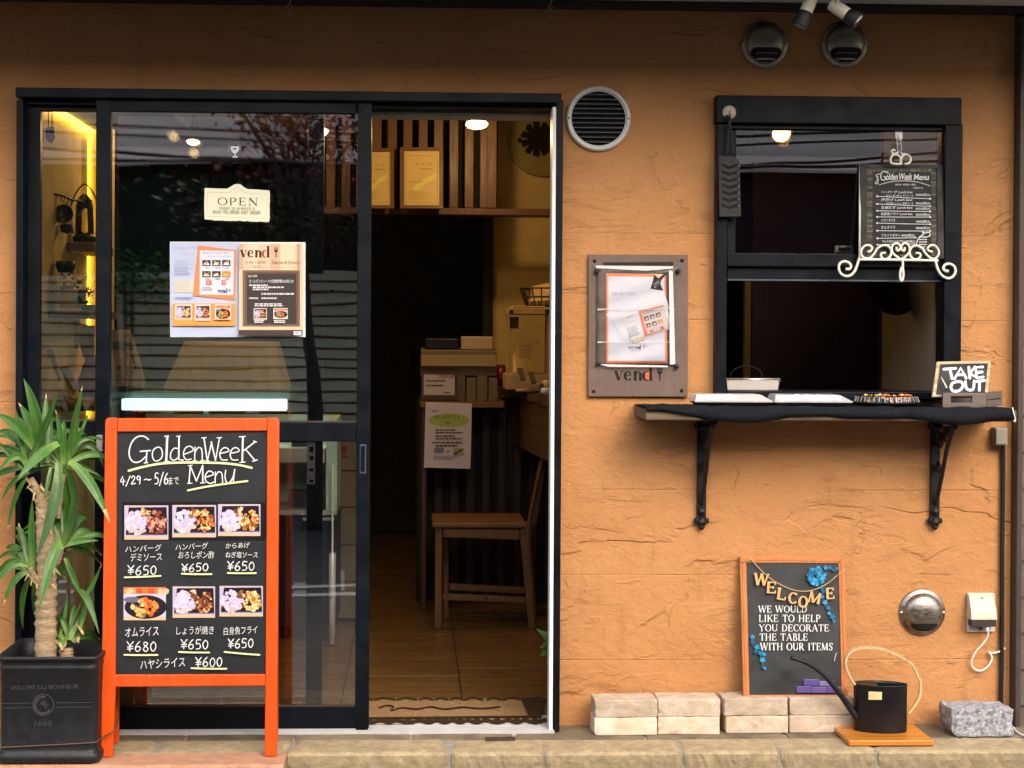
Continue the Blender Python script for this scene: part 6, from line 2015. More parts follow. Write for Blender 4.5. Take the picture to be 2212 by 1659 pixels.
# outdoor socket with its plug and cable
t = thing('wall_socket', 'cream outdoor socket box low on the wall near the right corner', 'socket', tuple(P(2120, 1366, .02)))
mb = MB(); mb.rect(2090, 1281, 2150, 1366, .012, .0005); mb.build('back_plate', M['plast'], t, bevel=.004)
mb = MB()
a, b, c, dd = R(2094, 1284, 2151, 1338, .035)
mb.add([(a, -.0125, c), (b, -.0125, c), (b, -.0125, dd), (a, -.0125, dd), (a + .001, -.052, c + .002), (b - .001, -.052, c + .002), (b - .004, -.020, dd - .004), (a + .004, -.020, dd - .004), (b - .001, -.048, c + .03), (a + .001, -.048, c + .03)],
       [(0, 4, 9, 7, 3), (1, 2, 6, 8, 5), (3, 7, 6, 2), (9, 8, 6, 7), (4, 5, 8, 9)])
mb.build('cover', M['cream'], t, bevel=.002)
mb = MB(); mb.box(a + .003, b - .003, -.050, -.013, c - .022, c + .0015); mb.build('socket_mouth', mat('brown socket shadow box', (.035, .025, .022), .6), t, bevel=.002)
for x, y, d in ((2121, 1293, .024), (2118, 1358, .0125)):
    p = P(x, y, d); mb = MB(); mb.lathe([(.005, 0), (.0045, .002), (.0001, .003)], Matrix.Translation(p) @ Matrix.Rotation(rad(90), 4, 'X'), 12); mb.build('screw', M['rubber'], t)
t = thing('power_cable', 'white power cable plugged into the cream socket and looping down', 'cable', tuple(P(2115, 1448, .03)))
mb = MB(); p0 = P(*bx(1945, 560), .04); p1 = P(*bx(1955, 615), .04)
mb.lathe([(.0001, 0), (.0085, 0), (.0085, .008), (.006, .012), (.0065, .014), (.0055, .020), (.006, .022), (.005, .028), (.0035, .032)], Matrix.Translation(p0 + Vector((0, 0, .004))) @ Matrix.Rotation(rad(180), 4, 'X'), 16); mb.build('plug', M['white'], t, smooth=True)
cp = [(1950, 600), (1950, 650), (1920, 705), (1868, 760), (1836, 820), (1832, 865), (1860, 900), (1905, 905), (1950, 875), (1978, 825), (1972, 790), (1955, 772), (1990, 778), (2040, 765), (2075, 742)]
mb = MB(); mb.tube(smooth([tuple(P(*bx(x, y), .040 - .028 * min(1, i / 5))) for i, (x, y) in enumerate(cp)], 6), .0034, 8); mb.build('lead', M['cable'], t, smooth=True)
mb = MB(); mb.tube(smooth([tuple(Q(HP(.004), x, y)) for x, y in ((2189, 1572), (2193, 1578), (2202, 1585), (2225, 1594))], 6), .004, 8)
tag(mb.build('floor_cable', M['cable'], smooth=True), 'short length of pale cable lying behind the granite block', 'cable')
mb = MB(); a_ = [Q(HP(.0035), x, y) for x, y in ((1048, 1592), (1112, 1591), (1113, 1598), (1050, 1599))]
mb.add(a_ + [p - Vector((0, 0, .003)) for p in a_], [(3, 2, 1, 0), (0, 1, 5, 4), (1, 2, 6, 5), (2, 3, 7, 6), (3, 0, 4, 7)])
tag(mb.build('door_stop_plate', M['brown']), 'small flat brown metal plate set in the step before the doorway', 'metal plate')

# ================================================================ inside the shop
def wallbox(x0, x1, y0, y1, z0, z1, m, label, name='interior_wall'):
    mb = MB(); mb.box(x0, x1, y0, y1, z0, z1)
    return tag(mb.build(name, m), label, 'wall')
i1 = CR(840, 220, 480, 1593)
i2 = CR(840, 620, 480, 1593)
i3 = CR(840, 1080, 480, 1149)
nn_ = CR(60, 240, 200, 437)
lg = CR(0, 600, 700, 2212)
dn = CR(620, 880, 280, 1290)
XL = -1.285
BW = 3.0
bx0 = P(1065, 600, -BW).x
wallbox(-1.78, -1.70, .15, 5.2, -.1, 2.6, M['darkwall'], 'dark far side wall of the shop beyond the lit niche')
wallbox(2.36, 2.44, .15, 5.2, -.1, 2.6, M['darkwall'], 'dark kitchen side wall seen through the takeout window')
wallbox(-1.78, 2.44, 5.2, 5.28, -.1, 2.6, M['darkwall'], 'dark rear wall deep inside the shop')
wallbox(bx0, .96, BW, BW + .08, -.02, 2.384, M['yellow'], 'cream plaster wall behind the bar counter and clock')
wallbox(bx0 - .05, bx0 - .002, BW - .03, BW + .08, -.02, 2.0, M['darkwall'], 'dark doorway post beside the cream plaster wall')
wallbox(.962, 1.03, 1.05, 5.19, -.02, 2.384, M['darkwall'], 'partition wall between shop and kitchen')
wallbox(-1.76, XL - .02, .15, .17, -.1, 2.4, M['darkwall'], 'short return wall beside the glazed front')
# kitchen behind the takeout window
kx = P(2036, 730, -.06).x
wallbox(kx, kx + .06, .145, .76, .3, 2.384, M['greywall'], 'grey plaster kitchen wall just inside the takeout window')
wallbox(1.78, 2.35, .77, .80, .3, 2.384, mat('dark maroon boards', (.030, .008, .005), .6), 'maroon boarded kitchen wall behind the takeout window')
a = P(1610, 700, -1.0); b = P(1622, 700, -1.0)
mb = MB(); mb.box(a.x, b.x, 1.0, 1.04, .3, P(1610, 600, -1.0).z); tag(mb.build('door_post', mat('ochre post', (.26, .17, .02), .6)), 'narrow ochre upright at the left inside the takeout window', 'post')
mb = MB(); a = P(1626, 700, -1.3); b = P(1900, 700, -1.3); mb.box(a.x, b.x + .3, 1.31, 1.33, .3, 2.384); tag(mb.build('kitchen_door', mat('dark red brown door', (.030, .009, .006), .5, var=.3, vs=(20, 20, 3))), 'dark red brown door at the back of the kitchen', 'partition')  # a plain door slab, filed as a partition
mb = MB(); mb.box(.98, 2.35, .15, .72, P(1700, 846, -.3).z - .06, P(1700, 846, -.3).z - .005); tag(mb.build('kitchen_worktop', M['black']), 'dark kitchen worktop just inside the open window', 'worktop')
t = thing('steel_tray', 'shallow steel food tray standing inside the open takeout window', 'tray', tuple(P(1625, 842, -.25)))
mb = MB()
A = [P(x, y, d) for x, y, d in ((1572, 843, -.17), (1680, 843, -.17), (1680, 842, -.42), (1572, 842, -.42))]
B = [P(x, y, d) for x, y, d in ((1570, 819, -.17), (1683, 819, -.17), (1686, 822, -.43), (1568, 822, -.43))]
mb.add(A + B, [(3, 2, 1, 0), (0, 1, 5, 4), (1, 2, 6, 5), (2, 3, 7, 6), (3, 0, 4, 7)])
mb.build('pan', mat('brushed tray steel', (.62, .62, .60), .4, .6), t)
mb = MB(); mb.tube([B[0], B[1], B[2], B[3]], .004, 8, closed=True); mb.build('rim', M['alu'], t, smooth=True)
mb = MB(); mb.tube(smooth([tuple(P(1576, 818, -.2)), tuple(P(1584, 800, -.2)), tuple(P(1612, 790, -.2)), tuple(P(1640, 800, -.2)), tuple(P(1648, 818, -.2))], 5), .0018, 6); mb.build('lifting_loop', M['void'], t, smooth=True)
t = thing('hanging_wok', 'dark round wok hanging at the top of the kitchen opening', 'pan', tuple(P(1910, 640, -.45)))
c = P(1912, 628, -.45)
mb = MB(); mb.lathe([(.0001, .0), (.04, .004), (.08, .02), (.105, .05), (.106, .052), (.08, .026), (.04, .010), (.0001, .006)], Matrix.Translation(c) @ Matrix.Rotation(rad(75), 4, 'X') @ Matrix.Rotation(rad(14), 4, 'Y'), 36); mb.build('bowl', mat('dark pan steel', (.05, .04, .035), .35, .8), t, smooth=True)
mb = MB(); mb.bar(c + Vector((.0, -.01, .10)), c + Vector((.03, -.005, .26)), .02, .006); mb.build('handle', M['rubber'], t)
def ceiling_lamp(x, y, d, r, label, group='lit lamps inside the shop', power=6, colr=(1.0, .62, .24), tilt=-18):
    c = P(x, y, d)
    t = thing('ceiling_spot', label, 'lamp', (c.x, c.y, 2.385), group)
    Mx = Matrix.Translation(c) @ Matrix.Rotation(rad(tilt), 4, 'X') @ Matrix.Rotation(rad(180), 4, 'X')
    mb = MB(); mb.lathe([(.0001, -r * 2.6), (r * .85, -r * 2.5), (r * .9, -r * .6), (r * 1.25, 0), (r * 1.25, r * .15), (r * 1.02, r * .15), (r * .98, -.002)], Mx, 24); mb.build('housing', M['cream' if x == 1030 else 'darkwall'], t, smooth=True)
    mb = MB(); mb.lathe([(r * .98, -.001), (r * .85, r * .28), (r * .5, r * .5), (.0001, r * .56)], Mx, 24); mb.build('lamp_face', M['amber' if colr[1] == .5 else 'bulb'], t)
    top = c + Vector((0, .02, r * 2.0))
    if top.z < 2.37:
        mb = MB(); mb.tube([top, Vector((top.x, top.y, 2.386))], .008, 8); mb.build('stem', M['darkwall'], t)
    ld = bpy.data.lights.new('lamp_light', 'POINT'); ld.energy = power * .48; ld.color = colr; ld.shadow_soft_size = r * .7
    lo = bpy.data.objects.new('lamp_light', ld); COL.objects.link(lo)
    lo.location = Mx @ Vector((0, 0, .06))
    lo.rotation_euler = (Mx.to_3x3() @ Matrix.Rotation(rad(180), 3, 'X')).to_euler()
    lo.parent = t; lo.matrix_parent_inverse = WM(t).inverted()
ceiling_lamp(1030, 266, -1.75, .040, 'lit ceiling spotlight seen in the open doorway before the slats', power=11, tilt=-20)
ceiling_lamp(371, 262, -1.45, .030, 'lit spotlight seen at the upper left of the door glass', power=8)
ceiling_lamp(417, 305, -2.3, .030, 'small lit spotlight deeper in the shop, below the upper left one', power=3)
ceiling_lamp(688, 281, -1.55, .042, 'lit spotlight seen at the upper right of the door glass', power=4)
t_ = P(1688, 290, -.9)
ceiling_lamp(1688, 288, -.9, .036, 'glowing orange lamp behind the takeout window glass', power=0.5, colr=(1, .5, .15), tilt=-60)
mb = MB(); q = [P(x, y, -1.0) for x, y in ((1932, 270), (2040, 270), (2040, 355), (1932, 355))]; mb.add(q + [p + Vector((0, .03, 0)) for p in q], [(3, 2, 1, 0), (4, 5, 6, 7), (0, 1, 5, 4), (1, 2, 6, 5), (2, 3, 7, 6), (3, 0, 4, 7)])
tag(mb.build('plaster_wall', M['yellow']), 'warm lit plaster panel behind the window glass above the chalk menu', 'wall')

# slatted panel on a beam, certificates, clock
sd_ = -2.3
t = thing('slat_panel', 'brown vertical slat screen standing on a beam inside the doorway', 'screen', tuple(P(930, 462, sd_)))
mb = MB(); mb.rect(700, 449, 1192, 464, 2.3 * -1 + .02, -2.42); mb.build('beam', M['slat'], t, bevel=.004)
for k in range(13):
    x = 786 + 26 + (53 if False else 33.2) * k - 140
    if x > 1068: break
    mb = MB(); mb.rect(x, 238, x + 19, 449, -2.31, -2.35); mb.build('slat', M['slat'], t, bevel=.002)
mb = MB(); mb.rect(1053, 238, 1073, 449, -2.30, -2.36); mb.build('slat', M['slat'], t, bevel=.002)
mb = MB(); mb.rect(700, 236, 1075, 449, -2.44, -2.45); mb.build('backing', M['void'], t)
def certificate(x0, y0, x1, y1, d, label):
    t = thing('certificate', label, 'certificate', tuple(P((x0 + x1) / 2, y1, d)), 'framed certificates')
    pl = TP(-d - .04, P(x0, y1, d).z, -d, P(x0, y0, d).z)
    o = [(x0, y0), (x1, y0), (x1, y1), (x0, y1)]
    i_ = [(x0 + 9, y0 + 8), (x1 - 8, y0 + 8), (x1 - 8, y1 - 7), (x0 + 9, y1 - 7)]
    mb = MB(); frame_slabs(mb, pl, o, i_, .02); mb.build('frame', M['slat'], t)
    mb = MB(); mb.slab(pl, i_, .005, -.004); pp_ = mb.build('paper', mat('certificate paper', S(182, 162, 112), .25), t)
    pr = Print(pl, base=-.0038)
    X = lambda u: x0 + 9 + u * (x1 - x0 - 17)
    Y = lambda v: y0 + 8 + v * (y1 - y0 - 15)
    ik = S(130, 112, 60)
    pr.stroke([(X(.05), Y(.08)), (X(.95), Y(.08)), (X(.95), Y(.95)), (X(.05), Y(.95)), (X(.05), Y(.08))], 1.0, ik, False)
    pr.text('表 彰 状', X(.3), Y(.22), X(.8), Y(.27), ik)
    pr.poly([(X(.25), Y(.72)), (X(.3), Y(.64)), (X(.6), Y(.5)), (X(.92), Y(.4)), (X(.9), Y(.5)), (X(.6), Y(.6)), (X(.4), Y(.74))], S(186, 180, 105))
    pr.lines(X(.12), Y(.55), X(.6), Y(.6), 2, ik, .3, 1); pr.lines(X(.12), Y(.75), X(.8), Y(.9), 4, ik, .25, 2); pr.lines(X(.45), Y(.32), X(.85), Y(.36), 1, ik, .4, 3)
    pr.build('print', M['ink'], pp_)
certificate(770, 320, 851, 450, -2.24, 'certificate half hidden by the door stile, on the beam')
certificate(864, 318, 957, 450, -2.24, 'framed certificate fully visible on the beam in front of the slats')
t = thing('wall_clock', 'clear round wall clock with a black leaf-shaped face on the plaster wall', 'clock', tuple(P(1175, 380, -2.96)))
c = P(1172, 306, -2.97)
rr = (c - P(1172, 382, -2.97)).length
Mx = Matrix.Translation(c) @ Matrix.Rotation(rad(90), 4, 'X')
mb = MB(); mb.lathe([(rr * .97, 0), (rr, 0), (rr, .02), (rr * .97, .02)], Mx, 48); mb.build('rim', mat('clear rim', S(150, 130, 70), .3), t, smooth=True)
pr = Print((c + Vector((0, -.004, 0)), Vector((0, -1, 0))))
for k in range(12):
    a = math.pi * 2 * k / 12
    x, y = 1172 + 60 * math.sin(a), 306 - 62 * math.cos(a)
    pr.text(str(k or 12), x - 6, y - 7, x + 6, y + 7, S(70, 52, 20))
pr.build('numerals', M['ink'], t)
mb = MB()
lf = []
for k in range(64):
    a = 2 * math.pi * k / 64
    q = 40 * (1 - (.42 if math.cos(a) < .3 else .12) * (k % 6 == 2)) * (1 + .04 * math.sin(k * 1.7))
    lf.append((1162 + q * math.cos(a) * .92, 300 + q * math.sin(a) * .95))
mb.slab((c + Vector((0, -.03, 0)), Vector((0, -1, 0))), lf, .006); mb.build('leaf_face', M['void'], t)
mb = MB(); mb.slab((c + Vector((0, -.036, 0)), Vector((0, -1, 0))), [(1118, 302), (1124, 296), (1128, 304), (1170, 308), (1170, 312), (1120, 308)], .002); mb.build('hand', M['void'], t)

# bar counter at the right, and the case and things on it
CT = 1.04
c0 = P(1085, 828, -2.65); c1 = P(1190, 850, -1.34)
t = thing('bar_counter', 'brown wooden bar counter running back along the right of the doorway', 'counter', (.75, 2.0, 0))
xl = .43; xn = .565
mb = MB()
top = [(xn, 1.30, CT), (.96, 1.30, CT), (.96, 2.98, CT), (xl, 2.98, CT)]
mb.add([(x, y, z - .05) for x, y, z in top] + top, [(3, 2, 1, 0), (4, 5, 6, 7), (0, 1, 5, 4), (1, 2, 6, 5), (2, 3, 7, 6), (3, 0, 4, 7)]); mb.build('top', M['counter'], t, bevel=.004)
mb = MB(); tp = [(xn + .012, 1.32), (.95, 1.32), (.95, 2.97), (xl + .012, 2.97)]
mb.add([(x, y, .76) for x, y in tp] + [(x, y, CT - .051) for x, y in tp], [(3, 2, 1, 0), (4, 5, 6, 7), (0, 1, 5, 4), (1, 2, 6, 5), (2, 3, 7, 6), (3, 0, 4, 7)]); mb.build('apron', M['counter'], t)
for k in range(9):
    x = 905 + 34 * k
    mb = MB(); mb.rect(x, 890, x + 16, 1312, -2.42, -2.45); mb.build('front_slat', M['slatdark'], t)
mb = MB(); mb.box(P(900, 900, -2.5).x, .95, 2.47, 2.5, 0, CT - .06); mb.build('front_panel', M['darkwall'], t)
mb = MB(); mb.slab(WP(-1.75), [(1176, 935), (1188, 935), (1160, 1130), (1148, 1130)], .03); mb.build('brace', M['slat'], t)
t = thing('till_stand', 'wooden till table top with brown edge inside the doorway', 'table', tuple(P(1000, 880, -2.1)))
za = P(1000, 868, -2.1).z; zb2 = P(1000, 881, -2.1).z
mb = MB(); mb.box(P(908, 870, -2.1).x, P(1090, 870, -2.1).x, 2.1, 2.46, zb2, za); mb.build('top', M['pine'], t, bevel=.003)
mb = MB(); mb.box(P(912, 870, -2.1).x, P(922, 870, -2.1).x, 2.13, 2.4, 0, zb2 - .001); mb.build('side_panel', M['slat'], t)
t = thing('cash_register', 'taupe cash register with a dark display on the till table', 'cash register', tuple(P(990, 866, -2.2)))
zr = za + .001
X = lambda x, d=-2.16: P(x, 800, d).x
Z = lambda y, d=-2.16: P(1000, y, d).z
mb = MB(); yy = 2.16
prof = [(0, Z(812)), (0, Z(803)), (-.02, Z(790)), (.03, Z(768)), (.03, Z(757)), (.26, Z(752)), (.26, Z(812))]
a, b = X(909), X(1073)
n = len(prof)
mb.add([(a, yy + u, z) for u, z in prof] + [(b, yy + u, z) for u, z in prof], [tuple(range(n)), tuple(range(2 * n - 1, n - 1, -1))] + [(i, i + n, (i + 1) % n + n, (i + 1) % n) for i in range(n)]); mb.build('body', M['taupe'], t, bevel=.004)
mb = MB(); mb.box(X(997), X(1066), yy + .05, yy + .22, Z(756), Z(727)); mb.build('printer_cover', mat('pale taupe', (.44, .34, .22), .4), t, bevel=.006)
mb = MB(); mb.box(X(918), X(992), yy + .08, yy + .22, Z(756), Z(731)); mb.build('display', M['canblack'], t, bevel=.008)
mb = MB(); mb.box(X(912), X(1070), yy + .06, yy + .25, zr, Z(811)); mb.build('cash_drawer', M['taupe'], t)
for k, (x0, x1, y0) in enumerate(((988, 1005, 812), (1008, 1029, 816), (1031, 1053, 812), (1056, 1075, 816))):
    mb = MB(); mb.box(X(x0, -2.13), X(x1, -2.13), 2.13, 2.17, zr, Z(y0, -2.13)); tag(mb.build('file_box', M['box'], bevel=.002), ['first upright file box, next to the framed till notice', 'second upright file box from the framed till notice', 'third upright file box from the framed till notice', 'last upright file box, nearest the bar counter'][k], 'file box', 'upright file boxes under the register')
t = thing('framed_notice', 'small red-brown framed notice leaning under the register', 'notice', tuple(P(948, 864, -2.11)))
pl = WP(-2.11)
mb = MB(); o = [i2(440, 785), i2(722, 790), i2(722, 1002), i2(436, 1000)]; i_ = [i2(460, 808), i2(695, 812), i2(695, 970), i2(458, 968)]; frame_slabs(mb, pl, o, i_, .012); mb.build('frame', M['slat'], t)
mb = MB(); mb.slab(pl, i_, .006, -.002); mb.build('paper', mat('grey notice paper', S(205, 196, 196), .7), t)
pr = Print(pl, base=-.0015, f=i2); pr.lines(475, 855, 640, 925, 2, S(70, 60, 70), .35, 4); pr.text('STEP UP', 575, 818, 690, 842, S(60, 80, 40), .01); pr.lines(610, 945, 680, 958, 1, S(80, 90, 60), .8, 5); pr.build('print', M['ink'], t)
pl = WP(-2.085)
mb = MB(); mb.slab(pl, [i2(474, 1022), i2(828, 1034), i2(816, 1534), i2(460, 1524)], .001)
t = mb.build('paper_notice', mat('white notice sheet', S(222, 212, 222), .7)); tag(t, 'white paper notice with a green oval heading hanging from the till table', 'notice')
pr = Print(pl, f=i2)
pr.disc(652, 1162, 158, 52, S(176, 196, 100), 32); pr.text('みんなのカフェ', 540, 1120, 735, 1152, S(52, 62, 40), .01); pr.text('地域の', 520, 1084, 572, 1100, S(50, 40, 50), .01)
pr.disc(640, 1180, 26, 14, S(150, 168, 90), 12)
for k, y in enumerate((1232, 1252, 1278, 1298, 1328, 1352)): pr.lines(550 - (30 if k == 4 else 0), y, 770, y + 13, 1, S(60, 50, 60), .9, k)
pr.rect(540, 1372, 612, 1412, S(130, 132, 145)); pr.rect(684, 1375, 764, 1430, S(165, 170, 110)); pr.stroke([(692, 1424), (758, 1384)], 12, S(50, 46, 40), False); pr.disc(645, 1402, 16, 10, S(170, 165, 170))
pr.lines(535, 1434, 760, 1470, 3, S(110, 100, 110), .4, 9)
pr.build('print', M['ink'], t)

# pine chair
t = thing('pine_chair', 'honey pine chair seen from its side inside the doorway', 'chair', tuple(P(1040, 1350, -1.8)))
d0, d1 = -1.72, -2.05
def cw(pts, d, th, name, m='pine'):
    mb = MB(); mb.slab(WP(d), [i3(*p) for p in pts], th); mb.build(name, M[m], t, bevel=.003)
cw([(393, 325), (433, 325), (431, 888), (391, 888)], d0, .035, 'leg')
cw([(436, 392), (470, 392), (468, 826), (440, 826)], d1, .035, 'leg')
cw([(862, 330), (905, 300), (965, 0), (1000, -140), (1030, -140), (985, 0), (915, 290), (912, 400), (948, 894), (912, 894), (866, 420)], d0, .032, 'back_post')
cw([(880, 330), (915, 300), (970, 0), (990, -60), (1006, -60), (980, 0), (925, 290), (925, 400), (958, 840), (930, 840)], d1, .03, 'back_post')
mb = MB()
a = P(*i3(378, 305), d0 + .02); b = P(*i3(900, 312), d0 + .02)
mb.box(a.x, b.x, 1.70, 2.09, a.z - .022, a.z); mb.build('seat', M['pine'], t, bevel=.006)
cw([(436, 330), (862, 342), (862, 398), (436, 384)], d0 - .004, .02, 'side_apron')
cw([(434, 696), (894, 716), (894, 748), (434, 732)], d0 - .004, .02, 'stretcher')
cw([(470, 640), (888, 660), (888, 696), (470, 676)], d1 - .004, .02, 'stretcher')
mb = MB()
for x, y in ((412, 348), (886, 370), (676, 722)):
    p = P(*i3(x, y), d0 + .001); mb.lathe([(.006, 0), (.006, .001), (.0001, .002)], Matrix.Translation(p) @ Matrix.Rotation(rad(90), 4, 'X'), 10)
mb.build('screw_cap', M['rubber'], t)

# display case, basket, small things on the bar
t = thing('acrylic_case', 'small clear display case with light wooden edges standing on the bar counter', 'display case', tuple(P(1142, 835, -1.9)))
def bp(x, y, d): return P(*i2(x, y), d)
mb = MB()
for q in (((1100, 310), (1115, 838)), ((1408, 350), (1420, 830))):
    a, b = bp(*q[0], -1.9), bp(*q[1], -1.9); mb.box(a.x, b.x, 1.9, 1.92, b.z, a.z)
    mb.box(a.x + .01, b.x + .01, 2.15, 2.17, b.z, a.z)
mb.build('corner_post', M['kraft'], t)
mb = MB(); a, b = bp(1105, 300, -1.9), bp(1425, 352, -1.9); mb.box(a.x, b.x, 1.895, 2.18, b.z, a.z); a, b = bp(1145, 285, -1.9), bp(1390, 300, -1.9); mb.box(a.x, b.x, 1.91, 2.15, b.z + .0005, a.z); mb.build('lid', M['kraft'], t, bevel=.003)
mb = MB(); a, b = bp(1115, 318, -1.9), bp(1142, 352, -1.9); mb.box(a.x, b.x, 1.89, 1.8945, b.z, a.z); a, b = bp(1388, 315, -1.9), bp(1418, 348, -1.9); mb.box(a.x, b.x, 1.89, 1.8945, b.z, a.z); mb.build('corner_cap', M['pot'], t)
mb = MB(); a, b = bp(1090, 810, -1.9), bp(1425, 840, -1.9); mb.box(a.x, b.x, 1.89, 2.19, CT + .001, a.z); mb.build('base', M['kraft'], t, bevel=.002)
mb = MB(); a, b = bp(1116, 352, -1.905), bp(1408, 808, -1.905); mb.box(a.x, b.x, 1.905, 1.908, b.z, a.z); mb.build('pane', M['clear'], t)
mb = MB(); mb.slab(TP(1.97, bp(1145, 800, -1.97).z, 2.10, bp(1240, 550, -2.1).z), [i2(1142, 660), i2(1240, 550), i2(1350, 548), i2(1238, 740), i2(1175, 800), i2(1142, 800)], .004)
q = mb.build('price_card', mat('tan card', S(238, 200, 130), .7)); tag(q, 'tan handwritten card slanting inside the small display case', 'card')
pr = Print(TP(1.97, bp(1145, 800, -1.97).z, 2.10, bp(1240, 550, -2.1).z), f=i2); pr.lines(1190, 590, 1300, 700, 6, S(150, 110, 60), .35, 4); pr.build('print', M['ink'], q)
mb = MB(); mb.rect(1118, 690, 1130, 700, -1.95, -1.96)
a, b = bp(1118, 370, -1.96), bp(1186, 460, -1.96)
mb = MB(); mb.box(a.x, b.x, 1.96, 1.97, b.z, a.z); q = mb.build('black_tag', M['pot']); tag(q, 'small black picture tag inside the display case', 'tag')
t = thing('wire_basket', 'dark wire basket holding folded papers on top of the display case', 'basket', tuple(P(1160, 660, -2.0)))
mb = MB()
z0 = bp(1250, 283, -2.0).z; z1 = bp(1200, 150, -2.0).z
xa, xb = bp(1215, 150, -2).x, bp(1560, 150, -2).x
ya, yb = 1.95, 2.15
def rr_(s, z):
    return [Vector((xa + (xb - xa) * (.5 + (u - .5) * s), ya + (yb - ya) * (.5 + (v - .5) * s), z)) for u, v in ((0, 0), (1, 0), (1, 1), (0, 1))]
for s, z in ((1, z1), (.9, (z0 + z1) / 2), (.75, z0)): mb.tube(rr_(s, z), .004, 6, closed=True)
for k in range(6):
    for e in ((0, 1), (1, 2), (3, 2), (0, 3)):
        A, B = rr_(1, z1), rr_(.75, z0)
        f = k / 5
        mb.tube([A[e[0]].lerp(A[e[1]], f), B[e[0]].lerp(B[e[1]], f)], .003, 6)
mb.build('wires', M['pot'], t, smooth=True)
mb = MB(); p = [Vector((xa + .03, ya + .03, z0 + .02)), Vector((xa + .04, ya + .05, z1 + .01)), Vector((xb, yb, z1 + .05)), Vector((xb, ya + .05, z0 + .03))]; mb.add(p + [q + Vector((.0, .006, 0)) for q in p], [(0, 1, 2, 3), (7, 6, 5, 4), (0, 4, 5, 1), (1, 5, 6, 2), (2, 6, 7, 3), (3, 7, 4, 0)])
q = mb.build('folded_paper', mat('cream paper', S(235, 205, 150), .8)); tag(q, 'cream folded papers sticking out of the wire basket', 'papers')
for k, (x, y, lab, nm, m_) in enumerate(((1205, 800, 'black card reader leaning nearest the display case on the bar', 'card_reader', 'pot'), (1290, 835, 'black card stand leaning in front of the display case', 'card_stand', 'pot'))):
    mb = MB(); mb.slab(TP(1.62 + .05 * k, CT + .001, 1.70 + .05 * k, bp(x, 760, -1.65).z), [i2(x - 30, 760 + 30 * k), i2(x + 10, 760 + 30 * k), i2(x + 35, 850 + 25 * k), i2(x - 5, 852 + 25 * k)], .008); tag(mb.build(nm, M[m_]), lab, nm.replace('_', ' '))
rnd = random.Random(4)
for k, (x, yd, r, h_, m_, lab) in enumerate(((1405, 1.62, .022, .05, 'yellow', 'small yellow jar on the bar by the door edge'), (1345, 1.55, .018, .04, 'greywall', 'small grey pot on the bar beside the yellow jar'), (1215, 1.60, .03, .012, 'kraft', 'small tan coin dish on the bar under the card reader'), (1275, 1.48, .035, .010, 'pot', 'flat black coin dish near the front of the bar'), (1395, 1.45, .022, .022, 'white', 'small white box shaped pot at the front of the bar'))):
    p = P(i2(x, 900)[0], 850, -yd)
    mb = MB(); mb.lathe([(.0001, 0), (r * .8, 0), (r, h_ * .2), (r, h_ * .85), (r * .8, h_), (.0001, h_)], Matrix.Translation((p.x, yd, CT + .001)), 16); tag(mb.build('counter_pot', M[m_], smooth=True), lab, 'pot', 'small pots and dishes on the bar')
mb = MB(); a = bp(1050, 740, -2.4); mb.lathe([(.0001, 0), (.035, 0), (.04, .05), (.02, .10), (.0001, .10)], Matrix.Translation((a.x, 2.4, CT + .001)), 16); tag(mb.build('red_jar', M['red'], smooth=True), 'dark red jar on the bar between register and display case', 'jar')

# door mat and the trailing plant
t = thing('door_mat', 'worn brown coir door mat with dark scrolled border on the threshold', 'mat', tuple(Q(HP(0), 985, 1565)))
mb = MB()
rnd = random.Random(7)
o = [Q(HP(.010), x, y) for x, y in ((770, 1510), (1150, 1508), (1168, 1560), (770, 1566))]
mb.add(o + [p - Vector((0, 0, .009)) for p in o], [(3, 2, 1, 0), (0, 1, 5, 4), (1, 2, 6, 5), (2, 3, 7, 6), (3, 0, 4, 7)]); mb.build('pile', M['mat'], t)
mb = Print(HP(.0106))
dk = S(58, 42, 30)
xs = 770
while xs < 1150:
    l = rnd.uniform(28, 60)
    mb.curve([(xs, 1512), (xs + l * .4, 1508), (xs + l * .9, 1512)], 4.5, dk, 4)
    xs += l + rnd.uniform(0, 8)
xs = 770
while xs < 1150:
    l = rnd.uniform(30, 55)
    mb.curve([(xs, 1556), (xs + l * .5, 1563), (xs + l, 1556)], 8, dk, 4); mb.disc(xs + l * .5, 1556, 8, 3, dk, 8)
    xs += l
mb.stroke([(770, 1553), (1165, 1549)], 4, dk, False)
mb.poly([(1124, 1510), (1166, 1506), (1172, 1520), (1168, 1552), (1142, 1548)], dk)
mb.curve([(820, 1530), (835, 1525), (850, 1528), (845, 1536), (870, 1530), (900, 1533), (930, 1528), (960, 1533), (1000, 1529), (1040, 1532), (1080, 1528)], 2.6, dk, 5)
mb.build('pattern', M['ink'], t)
t = thing('trailing_plant', 'green leafy plant poking into the doorway by the door edge', 'plant', tuple(P(1195, 1440, -.35)))
rnd = random.Random(3)
mb = MB()
for k in range(13):
    bx_, by_ = 1196 + rnd.uniform(0, 14), 1395 + rnd.uniform(-15, 15)
    tx_, ty_ = (1158 + rnd.uniform(-4, 26), 1345 + rnd.uniform(0, 90))
    a, c_ = P(bx_, by_, -.35), P(tx_, ty_, -.35 + rnd.uniform(-.05, .05))
    s = (c_ - a).cross(Vector((0, -1, .3))).normalized() * .014
    m_ = (a + c_) / 2 + Vector((0, 0, .012))
    mb.add([a, m_ + s, m_ - s, c_], [(0, 1, 2), (1, 3, 2)])
mb.build('leaves', M['herb'], t)
mb = MB(); mb.tube([P(1215, 1480, -.35), P(1205, 1410, -.35), P(1192, 1385, -.35)], .004, 6); mb.build('stem', M['herb'], t)
